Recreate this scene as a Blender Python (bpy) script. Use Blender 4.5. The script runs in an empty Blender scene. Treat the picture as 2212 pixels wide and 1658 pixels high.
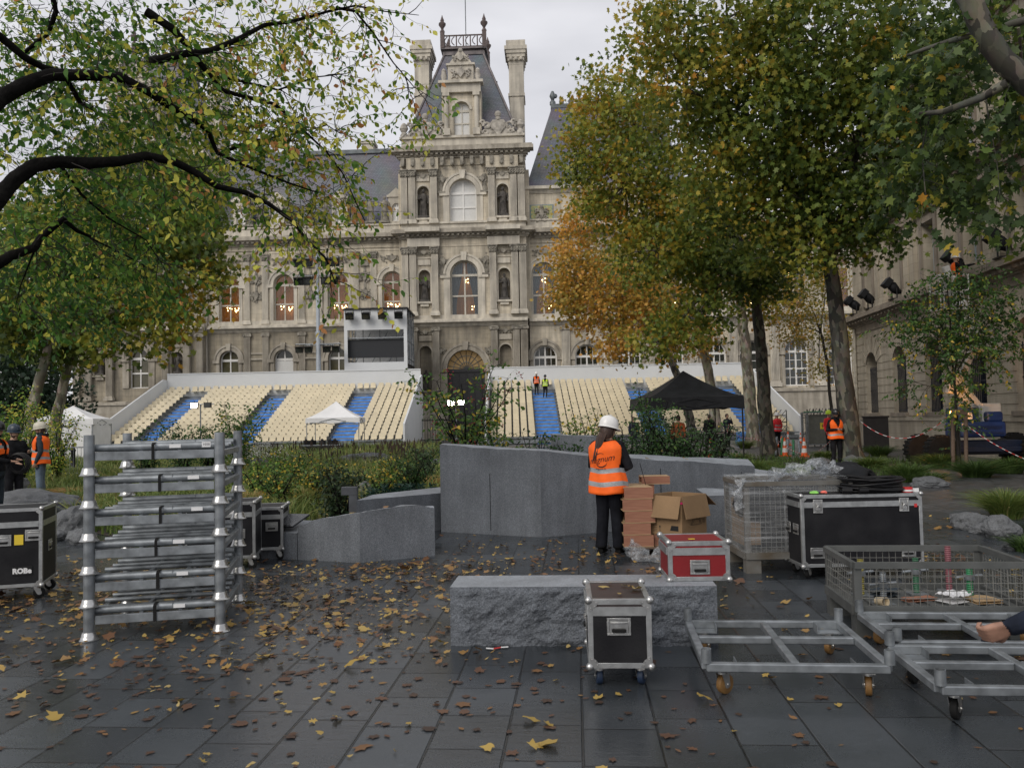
import bpy, bmesh, math, random
import numpy as np
from mathutils import Vector, Matrix, Euler, noise
from mathutils.bvhtree import BVHTree
R = math.radians
random.seed(7)
rng = np.random.default_rng(7)
sc = bpy.context.scene
col = sc.collection
# ---------------------------------------------------------------- camera
F = 1800.0; CX = 1106.0; CY = 829.0            # measured on the photograph at 2212 x 1658
cd = bpy.data.cameras.new('camera'); cam = bpy.data.objects.new('camera', cd); col.objects.link(cam)
cd.sensor_width = 36.0; cd.lens = 36.0 * F / 2212.0; cd.clip_start = 0.05; cd.clip_end = 2000
PITCH = math.atan((905 - CY) / F); ROLL = R(-1.15)
CAMM = Matrix.Translation((0, 0, 1.7)) @ Euler((R(90) + PITCH, 0, 0)).to_matrix().to_4x4() @ Matrix.Rotation(ROLL, 4, 'Z')
cam.matrix_world = CAMM
cd.dof.use_dof = True; cd.dof.focus_distance = 11.0; cd.dof.aperture_fstop = 5.6
sc.camera = cam
# ---------------------------------------------------------------- sky and sun
w = bpy.data.worlds.new('World'); sc.world = w; w.use_nodes = True
nt = w.node_tree; nt.nodes.clear(); N = nt.nodes.new; L = nt.links.new
out = N('ShaderNodeOutputWorld'); bg = N('ShaderNodeBackground'); sky = N('ShaderNodeTexSky')
sky.sky_type = 'NISHITA'; sky.sun_disc = False
SUN_EL = R(38); SUN_ROT = R(215)
sky.sun_elevation = SUN_EL; sky.sun_rotation = SUN_ROT; sky.air_density = 1.0; sky.dust_density = 4.0
tc = N('ShaderNodeTexCoord'); mp = N('ShaderNodeMapping'); mp.inputs['Scale'].default_value = (1, 1, 3.0)
nz = N('ShaderNodeTexNoise'); nz.inputs['Scale'].default_value = 2.2; nz.inputs['Detail'].default_value = 5
rp = N('ShaderNodeValToRGB'); rp.color_ramp.elements[0].color = (6.2, 6.2, 6.55, 1); rp.color_ramp.elements[1].color = (8.9, 8.85, 9.2, 1)
rp.color_ramp.elements[0].position = .38; rp.color_ramp.elements[1].position = .62
mx = N('ShaderNodeMix'); mx.data_type = 'RGBA'; mx.inputs['Factor'].default_value = .88
L(tc.outputs['Generated'], mp.inputs['Vector']); L(mp.outputs[0], nz.inputs['Vector']); L(nz.outputs['Fac'], rp.inputs['Fac'])
L(sky.outputs[0], mx.inputs['A']); L(rp.outputs[0], mx.inputs['B']); L(mx.outputs['Result'], bg.inputs['Color'])
bg.inputs['Strength'].default_value = .103; L(bg.outputs[0], out.inputs[0])
sl = bpy.data.lights.new('sun', 'SUN'); so = bpy.data.objects.new('sun', sl); col.objects.link(so)
sl.energy = 1.5; sl.angle = R(35); sl.color = (1, .95, .88)
d_ = Vector((math.sin(SUN_ROT) * math.cos(SUN_EL), math.cos(SUN_ROT) * math.cos(SUN_EL), math.sin(SUN_EL)))
so.rotation_euler = d_.to_track_quat('Z', 'Y').to_euler(); so.location = (0, 0, 60)
vs = sc.view_settings; vs.view_transform = 'Standard'; vs.look = 'None'; vs.exposure = 0; vs.gamma = 1
sc.cycles.use_denoising = True
sc.cycles.max_bounces = 6; sc.cycles.transparent_max_bounces = 16
sc.cycles.sample_clamp_indirect = 4
# ---------------------------------------------------------------- photo measurements -> places
def ray(x, y):
    return (CAMM.to_3x3() @ Vector(((x - CX) / F, (CY - y) / F, -1))).normalized()
def P(x, y, D):
    r = ray(x, y); return Vector((0, 0, 1.7)) + r * (D / r.y)
def G(x, y, z=0.0):
    r = ray(x, y); return Vector((0, 0, 1.7)) + r * ((z - 1.7) / r.z)
# ---------------------------------------------------------------- materials
MATS = {}
def mat(name, c, rough=.6, metal=0., var=.25, scale=6., bump=0., bscale=None, c2=None, coat=0., emit=None, es=0., stretch=None, spec=None, detail=4.):
    """noise-varied principled material"""
    if name in MATS: return MATS[name]
    m = bpy.data.materials.new(name); m.use_nodes = True; MATS[name] = m
    t = m.node_tree; b = t.nodes['Principled BSDF']
    tcn = t.nodes.new('ShaderNodeTexCoord'); n1 = t.nodes.new('ShaderNodeTexNoise')
    n1.inputs['Scale'].default_value = scale; n1.inputs['Detail'].default_value = detail
    src = tcn.outputs['Object']
    if stretch:
        mm = t.nodes.new('ShaderNodeMapping'); mm.inputs['Scale'].default_value = stretch
        t.links.new(src, mm.inputs[0]); src = mm.outputs[0]
    t.links.new(src, n1.inputs['Vector'])
    r = t.nodes.new('ShaderNodeValToRGB'); t.links.new(n1.outputs['Fac'], r.inputs[0])
    a = [max(0, v * (1 - var)) for v in c]; bb = [min(1, v * (1 + var)) for v in c]
    if c2: a, bb = c, c2
    r.color_ramp.elements[0].color = (*a[:3], 1); r.color_ramp.elements[1].color = (*bb[:3], 1)
    r.color_ramp.elements[0].position = .3; r.color_ramp.elements[1].position = .7
    t.links.new(r.outputs[0], b.inputs['Base Color'])
    b.inputs['Roughness'].default_value = rough; b.inputs['Metallic'].default_value = metal
    if spec is not None: b.inputs['Specular IOR Level'].default_value = spec
    if coat: b.inputs['Coat Weight'].default_value = coat; b.inputs['Coat Roughness'].default_value = .1
    if emit: b.inputs['Emission Color'].default_value = (*emit, 1); b.inputs['Emission Strength'].default_value = es
    if bump:
        n2 = t.nodes.new('ShaderNodeTexNoise'); n2.inputs['Scale'].default_value = bscale or scale * 4; n2.inputs['Detail'].default_value = 5
        t.links.new(src, n2.inputs['Vector'])
        bp = t.nodes.new('ShaderNodeBump'); bp.inputs['Strength'].default_value = bump; bp.inputs['Distance'].default_value = .02
        t.links.new(n2.outputs['Fac'], bp.inputs['Height']); t.links.new(bp.outputs[0], b.inputs['Normal'])
    return m
def leafmat(name, stops, trans=.35, rough=.5):
    """leaf material: colour of every leaf from its own value"""
    if name in MATS: return MATS[name]
    m = bpy.data.materials.new(name); m.use_nodes = True; MATS[name] = m
    t = m.node_tree; t.nodes.clear()
    o = t.nodes.new('ShaderNodeOutputMaterial'); at = t.nodes.new('ShaderNodeAttribute'); at.attribute_name = 'leafv'
    r = t.nodes.new('ShaderNodeValToRGB'); t.links.new(at.outputs['Fac'], r.inputs[0])
    r.color_ramp.interpolation = 'LINEAR'
    while len(r.color_ramp.elements) < len(stops): r.color_ramp.elements.new(.5)
    for e, (p, c) in zip(r.color_ramp.elements, stops): e.position = p; e.color = (*c, 1)
    d = t.nodes.new('ShaderNodeBsdfPrincipled'); d.inputs['Roughness'].default_value = rough; d.inputs['Specular IOR Level'].default_value = .35
    tr = t.nodes.new('ShaderNodeBsdfTranslucent'); ms = t.nodes.new('ShaderNodeMixShader'); ms.inputs[0].default_value = trans
    t.links.new(r.outputs[0], d.inputs['Base Color']); t.links.new(r.outputs[0], tr.inputs[0])
    t.links.new(d.outputs[0], ms.inputs[1]); t.links.new(tr.outputs[0], ms.inputs[2]); t.links.new(ms.outputs[0], o.inputs[0])
    return m
def glow(name, c, s):
    if name in MATS: return MATS[name]
    m = bpy.data.materials.new(name); m.use_nodes = True; MATS[name] = m
    b = m.node_tree.nodes['Principled BSDF']; b.inputs['Base Color'].default_value = (*c, 1)
    b.inputs['Emission Color'].default_value = (*c, 1); b.inputs['Emission Strength'].default_value = s
    return m
# ---------------------------------------------------------------- mesh helpers
class MB:
    """collects shapes, then links them as ONE mesh object"""
    def __init__(s): s.v = []; s.f = []; s.m = []; s.sm = []
    def add(s, vs, fs, m=0, smooth=False):
        o = len(s.v); s.v.extend([tuple(p) for p in vs])
        for f in fs: s.f.append([i + o for i in f]); s.m.append(m); s.sm.append(smooth)
        return s
    def box(s, c, d, m=0, rot=None):
        x, y, z = d[0] / 2, d[1] / 2, d[2] / 2
        vs = [Vector(p) for p in ((-x, -y, -z), (x, -y, -z), (x, y, -z), (-x, y, -z), (-x, -y, z), (x, -y, z), (x, y, z), (-x, y, z))]
        if rot is not None:
            M = rot if isinstance(rot, Matrix) else Euler(rot).to_matrix()
            vs = [M @ p for p in vs]
        c = Vector(c)
        return s.add([p + c for p in vs], [(0, 3, 2, 1), (4, 5, 6, 7), (0, 1, 5, 4), (1, 2, 6, 5), (2, 3, 7, 6), (3, 0, 4, 7)], m)
    def bb(s, x0, x1, y0, y1, z0, z1, m=0):
        return s.box(((x0 + x1) / 2, (y0 + y1) / 2, (z0 + z1) / 2), (abs(x1 - x0), abs(y1 - y0), abs(z1 - z0)), m)
    def beam(s, a, b, wd, h, m=0):
        a, b = Vector(a), Vector(b); d = b - a
        q = d.to_track_quat('X', 'Z').to_matrix()
        return s.box((a + b) / 2, (d.length, wd, h), m, q)
    def tube(s, a, b, r0, r1=None, n=8, m=0, cap=True):
        return s.path([a, b], [r0, r0 if r1 is None else r1], n, m, cap)
    def path(s, pts, rad, n=8, m=0, cap=True, ry=1.0, closed=False):
        pts = [Vector(p) for p in pts]
        if not hasattr(rad, '__len__'): rad = [rad] * len(pts)
        vs = []; up = None
        for i, p in enumerate(pts):
            if closed: t = pts[(i + 1) % len(pts)] - pts[i - 1]
            else: t = pts[min(i + 1, len(pts) - 1)] - pts[max(i - 1, 0)]
            t = t.normalized() if t.length > 1e-9 else Vector((0, 0, 1))
            if up is None:
                up = Vector((0, 0, 1)) if abs(t.z) < .9 else Vector((0, 1, 0))
            a = t.cross(up)
            if a.length < 1e-4: a = t.cross(Vector((1, 0, 0)))
            a.normalize(); b = a.cross(t).normalized(); up = b
            for k in range(n):
                an = 2 * math.pi * k / n
                vs.append(p + (a * math.cos(an) + b * math.sin(an) * ry) * rad[i])
        fs = []; q = len(pts)
        for i in range(q if closed else q - 1):
            j = (i + 1) % q
            for k in range(n):
                k2 = (k + 1) % n
                fs.append((i * n + k, i * n + k2, j * n + k2, j * n + k))
        s.add(vs, fs, m, True)
        if cap and not closed:
            o = len(s.v) - len(vs)
            s.f.append([o + k for k in range(n)][::-1]); s.m.append(m); s.sm.append(False)
            s.f.append([o + (q - 1) * n + k for k in range(n)]); s.m.append(m); s.sm.append(False)
        return s
    def lathe(s, c, prof, n=16, m=0, smooth=True, M=None, sx=1., sy=1.):
        vs = []; fs = []
        for r, z in prof:
            for k in range(n):
                a = 2 * math.pi * k / n; vs.append(Vector((r * math.cos(a) * sx, r * math.sin(a) * sy, z)))
        for i in range(len(prof) - 1):
            for k in range(n):
                k2 = (k + 1) % n; fs.append((i * n + k, i * n + k2, (i + 1) * n + k2, (i + 1) * n + k))
        fs.append(list(range(n))[::-1]); fs.append([(len(prof) - 1) * n + k for k in range(n)])
        c = Vector(c)
        vs = [(M @ p if M else p) + c for p in vs]
        return s.add(vs, fs, m, smooth)
    def ball(s, c, r, n=10, m=0, sx=1., sy=1., sz=1.):
        k = max(4, n // 2); pr = [(r * math.sin(math.pi * (i + .02) / (k + .04)), -r * sz * math.cos(math.pi * (i + .02) / (k + .04))) for i in range(k + 1)]
        return s.lathe(c, pr, n, m, True, None, sx, sy)
    def prism(s, pts, y0, y1, m=0):
        """outline (x,z), extruded along y"""
        n = len(pts); vs = [(x, y0, z) for x, z in pts] + [(x, y1, z) for x, z in pts]
        fs = [list(range(n)), [n + i for i in range(n)][::-1]] + [(i, n + i, n + (i + 1) % n, (i + 1) % n) for i in range(n)]
        return s.add(vs, fs, m)
    def slab(s, pts, z0, z1, m=0):
        """outline (x,y), extruded along z"""
        n = len(pts); vs = [(x, y, z0) for x, y in pts] + [(x, y, z1) for x, y in pts]
        fs = [list(range(n))[::-1], [n + i for i in range(n)]] + [(i, (i + 1) % n, n + (i + 1) % n, n + i) for i in range(n)]
        return s.add(vs, fs, m)
    def xf(s, M, i0=0):
        s.v[i0:] = [tuple(M @ Vector(p)) for p in s.v[i0:]]; return s
    def build(s, name, mats, parent=None, bevel=0., loc=None, rz=0., seg=1, remesh=0., smoothit=0, fix=True):
        me = bpy.data.meshes.new(name); me.from_pydata(s.v, [], s.f)
        mats = mats if isinstance(mats, (list, tuple)) else [mats]
        for x in mats: me.materials.append(x)
        me.polygons.foreach_set('material_index', s.m); me.polygons.foreach_set('use_smooth', s.sm)
        if fix:
            bm = bmesh.new(); bm.from_mesh(me); bmesh.ops.recalc_face_normals(bm, faces=bm.faces); bm.to_mesh(me); bm.free()
        me.update()
        if any(s.sm): me.set_sharp_from_angle(angle=R(42))
        o = bpy.data.objects.new(name, me); col.objects.link(o)
        if parent: o.parent = parent
        if loc is not None: o.location = loc
        o.rotation_euler.z = rz
        if bevel:
            b = o.modifiers.new('bevel', 'BEVEL'); b.width = bevel; b.segments = seg; b.limit_method = 'ANGLE'; b.angle_limit = R(40)
            if seg > 1: b.harden_normals = False
        return o
def tag(o, label, cat, group=None):
    o['kind'] = 'thing'
    o['label'] = label; o['category'] = cat
    if group: o['group'] = group
    return o
def thing(name, label, cat, loc=(0, 0, 0), rz=0., group=None):
    o = bpy.data.objects.new(name, None); col.objects.link(o); o.empty_display_size = .2
    o.location = loc; o.rotation_euler = (0, 0, rz)
    return tag(o, label, cat, group)
def dup(root, loc=None, rz=None, label=None, scale=None):
    r = root.copy(); col.objects.link(r)
    if loc is not None: r.location = loc
    if rz is not None: r.rotation_euler = (0, 0, rz)
    if label: r['label'] = label
    if scale: r.scale = (scale,) * 3
    for ch in list(root.children):
        c = ch.copy(); col.objects.link(c); c.parent = r
        for g in list(ch.children):
            d = g.copy(); col.objects.link(d); d.parent = c
    return r
def text_mb(mb, s, size, M, m=0, shear=0., depth=.001, align='CENTER', bold=0.):
    """lettering as mesh, written in the x-y plane of matrix M"""
    cu = bpy.data.curves.new('t', 'FONT'); cu.body = s; cu.size = size; cu.shear = shear; cu.align_x = align; cu.align_y = 'CENTER'; cu.extrude = depth; cu.offset = bold; cu.resolution_u = 3
    o = bpy.data.objects.new('t', cu); col.objects.link(o)
    dg = bpy.context.evaluated_depsgraph_get(); me = bpy.data.meshes.new_from_object(o.evaluated_get(dg))
    mb.add([M @ v.co for v in me.vertices], [list(p.vertices) for p in me.polygons], m)
    bpy.data.objects.remove(o); bpy.data.curves.remove(cu); bpy.data.meshes.remove(me)
def npmesh(name, V, Fc, mats, parent=None, leafv=None, smooth=False, mi=None):
    """fast mesh from arrays; Fc is (n,k)"""
    me = bpy.data.meshes.new(name); V = np.asarray(V, dtype=np.float32); Fc = np.asarray(Fc, dtype=np.int32)
    n, k = Fc.shape
    me.vertices.add(len(V)); me.vertices.foreach_set('co', V.ravel())
    me.loops.add(n * k); me.loops.foreach_set('vertex_index', Fc.ravel())
    me.polygons.add(n); me.polygons.foreach_set('loop_start', np.arange(n, dtype=np.int32) * k)
    me.update(calc_edges=True)
    for x in (mats if isinstance(mats, (list, tuple)) else [mats]): me.materials.append(x)
    if leafv is not None:
        at = me.attributes.new('leafv', 'FLOAT', 'FACE'); at.data.foreach_set('value', np.asarray(leafv, dtype=np.float32))
    if mi is not None: me.polygons.foreach_set('material_index', np.asarray(mi, dtype=np.int32))
    if smooth: me.polygons.foreach_set('use_smooth', np.ones(n, dtype=bool))
    me.validate()
    o = bpy.data.objects.new(name, me); col.objects.link(o)
    if parent: o.parent = parent
    return o
# ================================================================ setting
class NT:
    """short node maths"""
    def __init__(s, m): s.t = m.node_tree
    def n(s, k, **kw):
        o = s.t.nodes.new(k)
        for a, b in kw.items(): setattr(o, a, b)
        return o
    def m(s, op, a, b=None, c=None):
        o = s.t.nodes.new('ShaderNodeMath'); o.operation = op
        for i, v in enumerate((a, b, c)):
            if v is None: continue
            if hasattr(v, 'links'): s.t.links.new(v, o.inputs[i])
            else: o.inputs[i].default_value = v
        return o.outputs[0]
    def l(s, a, b): s.t.links.new(a, b)
def paving_mat(name, wd, ln, c, joint, rough0, rough1, ang, var=.3, rag=0.):
    m = bpy.data.materials.new(name); m.use_nodes = True; q = NT(m); b = m.node_tree.nodes['Principled BSDF']
    tcn = q.n('ShaderNodeTexCoord'); mp_ = q.n('ShaderNodeMapping'); mp_.inputs['Rotation'].default_value = (0, 0, ang)
    q.l(tcn.outputs['Object'], mp_.inputs[0]); sx = q.n('ShaderNodeSeparateXYZ'); q.l(mp_.outputs[0], sx.inputs[0])
    X, Y = sx.outputs[0], sx.outputs[1]
    u = q.m('DIVIDE', X, wd); cu = q.m('FLOOR', u); fu = q.m('SUBTRACT', u, cu)
    wn = q.n('ShaderNodeTexWhiteNoise', noise_dimensions='1D'); q.l(cu, wn.inputs['W'])
    vv = q.m('ADD', q.m('DIVIDE', Y, ln), q.m('MULTIPLY', wn.outputs['Value'], 7.3))
    cv = q.m('FLOOR', vv); fv = q.m('SUBTRACT', vv, cv)
    # every other slab split across
    cb = q.n('ShaderNodeCombineXYZ'); q.l(cu, cb.inputs[0]); q.l(cv, cb.inputs[1])
    w2 = q.n('ShaderNodeTexWhiteNoise', noise_dimensions='2D'); q.l(cb.outputs[0], w2.inputs['Vector'])
    sp = q.m('GREATER_THAN', w2.outputs['Value'], .4)
    fs_ = q.m('MULTIPLY', q.m('ABSOLUTE', q.m('SUBTRACT', fv, .5)), ln)
    fs_ = q.m('ADD', fs_, q.m('MULTIPLY', q.m('SUBTRACT', 1., sp), 9.))
    eu = q.m('MULTIPLY', q.m('MINIMUM', fu, q.m('SUBTRACT', 1., fu)), wd)
    ev = q.m('MULTIPLY', q.m('MINIMUM', fv, q.m('SUBTRACT', 1., fv)), ln)
    wob = q.n('ShaderNodeTexNoise'); wob.inputs['Scale'].default_value = 14; q.l(tcn.outputs['Object'], wob.inputs['Vector'])
    e = q.m('ADD', q.m('MINIMUM', q.m('MINIMUM', eu, ev), fs_), q.m('MULTIPLY', q.m('SUBTRACT', wob.outputs['Fac'], .5), .004 + rag))
    jm = q.n('ShaderNodeMapRange'); q.l(e, jm.inputs[0]); jm.inputs[1].default_value = joint * .5; jm.inputs[2].default_value = joint * 1.1; 
    J = jm.outputs[0]
    half = q.m('MULTIPLY', q.m('GREATER_THAN', fv, .5), sp)
    cb2 = q.n('ShaderNodeCombineXYZ'); q.l(cu, cb2.inputs[0]); q.l(cv, cb2.inputs[1]); q.l(half, cb2.inputs[2])
    w3 = q.n('ShaderNodeTexWhiteNoise', noise_dimensions='3D'); q.l(cb2.outputs[0], w3.inputs['Vector'])
    big = q.n('ShaderNodeTexNoise'); big.inputs['Scale'].default_value = .9; big.inputs['Detail'].default_value = 6; q.l(tcn.outputs['Object'], big.inputs['Vector'])
    fine = q.n('ShaderNodeTexNoise'); fine.inputs['Scale'].default_value = 90; fine.inputs['Detail'].default_value = 3; q.l(tcn.outputs['Object'], fine.inputs['Vector'])
    scr = q.n('ShaderNodeTexNoise'); scr.inputs['Scale'].default_value = 5; scr.inputs['Detail'].default_value = 8; scr.inputs['Roughness'].default_value = .7
    ms = q.n('ShaderNodeMapping'); ms.inputs['Scale'].default_value = (1, 3.2, 1); ms.inputs['Rotation'].default_value = (0, 0, .5); q.l(tcn.outputs['Object'], ms.inputs[0]); q.l(ms.outputs[0], scr.inputs['Vector'])
    tone = q.m('ADD', 1 - var, q.m('MULTIPLY', w3.outputs['Value'], 2 * var))
    tone = q.m('MULTIPLY', tone, q.m('ADD', .55, q.m('MULTIPLY', big.outputs['Fac'], .9)))
    tone = q.m('MULTIPLY', tone, q.m('ADD', .75, q.m('MULTIPLY', fine.outputs['Fac'], .5)))
    pal = q.n('ShaderNodeMapRange'); q.l(scr.outputs['Fac'], pal.inputs[0]); pal.inputs[1].default_value = .6; pal.inputs[2].default_value = .75; pal.inputs[4].default_value = 1.1
    tone = q.m('ADD', tone, q.m('MULTIPLY', pal.outputs[0], q.m('MULTIPLY', w3.outputs['Value'], 1.2)))
    tone = q.m('MULTIPLY', tone, q.m('ADD', .15, q.m('MULTIPLY', J, .85)))
    cm = q.n('ShaderNodeVectorMath', operation='SCALE'); cm.inputs[0].default_value = c; q.l(tone, cm.inputs['Scale'])
    q.l(cm.outputs[0], b.inputs['Base Color'])
    b.inputs['Specular IOR Level'].default_value = .75
    rr = q.n('ShaderNodeMapRange'); q.l(big.outputs['Fac'], rr.inputs[0]); rr.inputs[1].default_value = .38; rr.inputs[2].default_value = .62; rr.inputs[3].default_value = rough0; rr.inputs[4].default_value = rough1
    rf = q.m('ADD', rr.outputs[0], q.m('MULTIPLY', q.m('SUBTRACT', fine.outputs['Fac'], .5), .25))
    rf = q.m('ADD', rf, q.m('MULTIPLY', q.m('SUBTRACT', w3.outputs['Value'], .5), .12))
    q.l(rf, b.inputs['Roughness'])
    bp = q.n('ShaderNodeBump'); bp.inputs['Strength'].default_value = .6; bp.inputs['Distance'].default_value = .007
    hh = q.m('ADD', J, q.m('ADD', q.m('MULTIPLY', fine.outputs['Fac'], .22), q.m('MULTIPLY', scr.outputs['Fac'], .6)))
    q.l(hh, bp.inputs['Height']); q.l(bp.outputs[0], b.inputs['Normal'])
    return m
SLABS = paving_mat('granite_slabs', .405, .98, (.037, .043, .049), .008, .13, .36, R(4.3))
SETTS = paving_mat('granite_setts', .16, .2, (.075, .077, .08), .01, .3, .5, R(4.3), .35, .006)
ASPH = mat('asphalt', (.09, .09, .092), .55, scale=30, bump=.3)
def structure(o): o['kind'] = 'structure'; return o
g = MB(); g.add([(-400, -200, -.012), (400, -200, -.012), (400, 500, -.012), (-400, 500, -.012)], [(0, 1, 2, 3)]); structure(g.build('ground', ASPH))
g = MB(); g.add([(-16, -8, 0), (18, -8, 0), (18, 14.2, 0), (-16, 14.2, 0)], [(0, 1, 2, 3)]); structure(g.build('pavement', SLABS))
g = MB(); g.add([(-30, 14.2, -.004), (40, 14.2, -.004), (40, 70, -.004), (-30, 70, -.004)], [(0, 1, 2, 3)]); structure(g.build('path', SETTS))
# planting soil
SOIL = mat('soil', (.035, .027, .02), .95, scale=8, bump=.8)
def blob_poly(pts, z, name):
    g = MB(); n = len(pts); g.add([(p[0], p[1], z) for p in pts], [list(range(n))]); return structure(g.build(name, SOIL))
BED_LEFT = [G(60, 1085), G(200, 1150), G(330, 1180), G(560, 1160), G(760, 1120), G(950, 1080), G(953, 1000), G(950, 962), G(600, 966), G(200, 985), G(30, 1000)]
BED_LEFT = [(p.x, p.y) for p in BED_LEFT]
blob_poly(BED_LEFT, .006, 'planting_ground')
BED_MID = [(G(x, y).x, G(x, y).y) for x, y in ((960, 1060), (1170, 1080), (1640, 1040), (1990, 1035), (1990, 995), (1640, 990), (1300, 975), (960, 985))]
blob_poly(BED_MID, .01, 'planting_ground.001')
# ================================================================ the city hall
def stone_mat(name, c1, c2, dirt, bw=1.1, bh=.42, jt=.012, dscale=.35):
    m = bpy.data.materials.new(name); m.use_nodes = True; q = NT(m); b = m.node_tree.nodes['Principled BSDF']; MATS[name] = m
    tcn = q.n('ShaderNodeTexCoord'); sx = q.n('ShaderNodeSeparateXYZ'); q.l(tcn.outputs['Object'], sx.inputs[0])
    cb = q.n('ShaderNodeCombineXYZ'); q.l(q.m('ADD', sx.outputs[0], q.m('MULTIPLY', sx.outputs[1], .7)), cb.inputs[0]); q.l(sx.outputs[2], cb.inputs[1])
    br = q.n('ShaderNodeTexBrick'); q.l(cb.outputs[0], br.inputs['Vector']); br.inputs['Scale'].default_value = 1; br.inputs['Mortar Size'].default_value = jt
    br.inputs['Brick Width'].default_value = bw; br.inputs['Row Height'].default_value = bh; br.inputs['Mortar Smooth'].default_value = .3
    br.inputs['Color1'].default_value = (*c1, 1); br.inputs['Color2'].default_value = (*c2, 1); br.inputs['Mortar'].default_value = (*[v * .6 for v in c1], 1)
    n1 = q.n('ShaderNodeTexNoise'); n1.inputs['Scale'].default_value = dscale; n1.inputs['Detail'].default_value = 8; n1.inputs['Roughness'].default_value = .62; q.l(tcn.outputs['Object'], n1.inputs['Vector'])
    st = q.n('ShaderNodeMapping'); st.inputs['Scale'].default_value = (2.4, 2.4, .25); q.l(tcn.outputs['Object'], st.inputs[0])
    n2 = q.n('ShaderNodeTexNoise'); n2.inputs['Scale'].default_value = 1.0; n2.inputs['Detail'].default_value = 6; q.l(st.outputs[0], n2.inputs['Vector'])
    f = q.m('MULTIPLY', q.m('ADD', n1.outputs['Fac'], n2.outputs['Fac']), .5)
    mr = q.n('ShaderNodeMapRange'); q.l(f, mr.inputs[0]); mr.inputs[1].default_value = .38; mr.inputs[2].default_value = .62; mr.inputs[3].default_value = 0; mr.inputs[4].default_value = .85
    mx_ = q.n('ShaderNodeMix'); mx_.data_type = 'RGBA'; q.l(mr.outputs[0], mx_.inputs['Factor']); q.l(br.outputs['Color'], mx_.inputs['A']); mx_.inputs['B'].default_value = (*dirt, 1)
    q.l(mx_.outputs['Result'], b.inputs['Base Color']); b.inputs['Roughness'].default_value = .85
    bp = q.n('ShaderNodeBump'); bp.inputs['Strength'].default_value = .4; bp.inputs['Distance'].default_value = .03
    n3 = q.n('ShaderNodeTexNoise'); n3.inputs['Scale'].default_value = 9; n3.inputs['Detail'].default_value = 5; q.l(tcn.outputs['Object'], n3.inputs['Vector'])
    q.l(q.m('SUBTRACT', n3.outputs['Fac'], q.m('MULTIPLY', br.outputs['Fac'], .6)), bp.inputs['Height']); q.l(bp.outputs[0], b.inputs['Normal'])
    return m
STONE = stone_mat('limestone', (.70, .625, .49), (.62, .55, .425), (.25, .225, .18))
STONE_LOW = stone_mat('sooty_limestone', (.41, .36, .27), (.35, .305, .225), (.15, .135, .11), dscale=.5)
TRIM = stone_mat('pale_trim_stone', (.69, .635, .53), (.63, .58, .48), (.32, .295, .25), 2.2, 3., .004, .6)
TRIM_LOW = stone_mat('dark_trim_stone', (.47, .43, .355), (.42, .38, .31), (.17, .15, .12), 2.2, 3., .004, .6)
CARVED = mat('carved_stone', (.25, .23, .19), .9, scale=3, var=.45, bump=.8, bscale=14)
CARVED_PALE = mat('pale_carved_stone', (.40, .37, .32), .9, scale=2.5, var=.4, bump=.8, bscale=10)
STATUE = mat('sooty_statue_stone', (.075, .068, .06), .8, scale=4, var=.6, bump=.5)
def slate_mat():
    m = bpy.data.materials.new('slate'); m.use_nodes = True; q = NT(m); b = m.node_tree.nodes['Principled BSDF']
    tcn = q.n('ShaderNodeTexCoord'); sx = q.n('ShaderNodeSeparateXYZ'); q.l(tcn.outputs['Object'], sx.inputs[0])
    cb = q.n('ShaderNodeCombineXYZ'); q.l(q.m('ADD', sx.outputs[0], sx.outputs[1]), cb.inputs[0]); q.l(sx.outputs[2], cb.inputs[1])
    br = q.n('ShaderNodeTexBrick'); q.l(cb.outputs[0], br.inputs['Vector']); br.inputs['Scale'].default_value = 1; br.inputs['Brick Width'].default_value = .28; br.inputs['Row Height'].default_value = .17; br.inputs['Mortar Size'].default_value = .014
    br.inputs['Color1'].default_value = (.10, .105, .125, 1); br.inputs['Color2'].default_value = (.135, .14, .165, 1); br.inputs['Mortar'].default_value = (.05, .05, .06, 1)
    n1 = q.n('ShaderNodeTexNoise'); n1.inputs['Scale'].default_value = .5; n1.inputs['Detail'].default_value = 6; q.l(tcn.outputs['Object'], n1.inputs['Vector'])
    mx_ = q.n('ShaderNodeMix'); mx_.data_type = 'RGBA'; mx_.blend_type = 'MULTIPLY'; mx_.inputs['Factor'].default_value = .6; q.l(br.outputs[0], mx_.inputs['A']); q.l(n1.outputs['Color'], mx_.inputs['B'])
    sc_ = q.n('ShaderNodeVectorMath', operation='SCALE'); q.l(mx_.outputs['Result'], sc_.inputs[0]); sc_.inputs['Scale'].default_value = 1.35
    q.l(sc_.outputs[0], b.inputs['Base Color']); b.inputs['Roughness'].default_value = .45
    bp = q.n('ShaderNodeBump'); bp.inputs['Strength'].default_value = .3; bp.inputs['Distance'].default_value = .02; q.l(br.outputs['Fac'], bp.inputs['Height']); bp.invert = True; q.l(bp.outputs[0], b.inputs['Normal'])
    return m
SLATE = slate_mat()
LEAD = mat('weathered_lead', (.13, .115, .115), .5, .3, scale=2, var=.4)
ZINC = mat('dark_zinc', (.12, .135, .14), .5, .4, scale=2, var=.3)
FRAME_CREAM = mat('cream_window_paint', (.50, .47, .40), .5, var=.12)
FRAME_WHITE = mat('white_window_paint', (.72, .71, .68), .5, var=.06)
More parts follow.
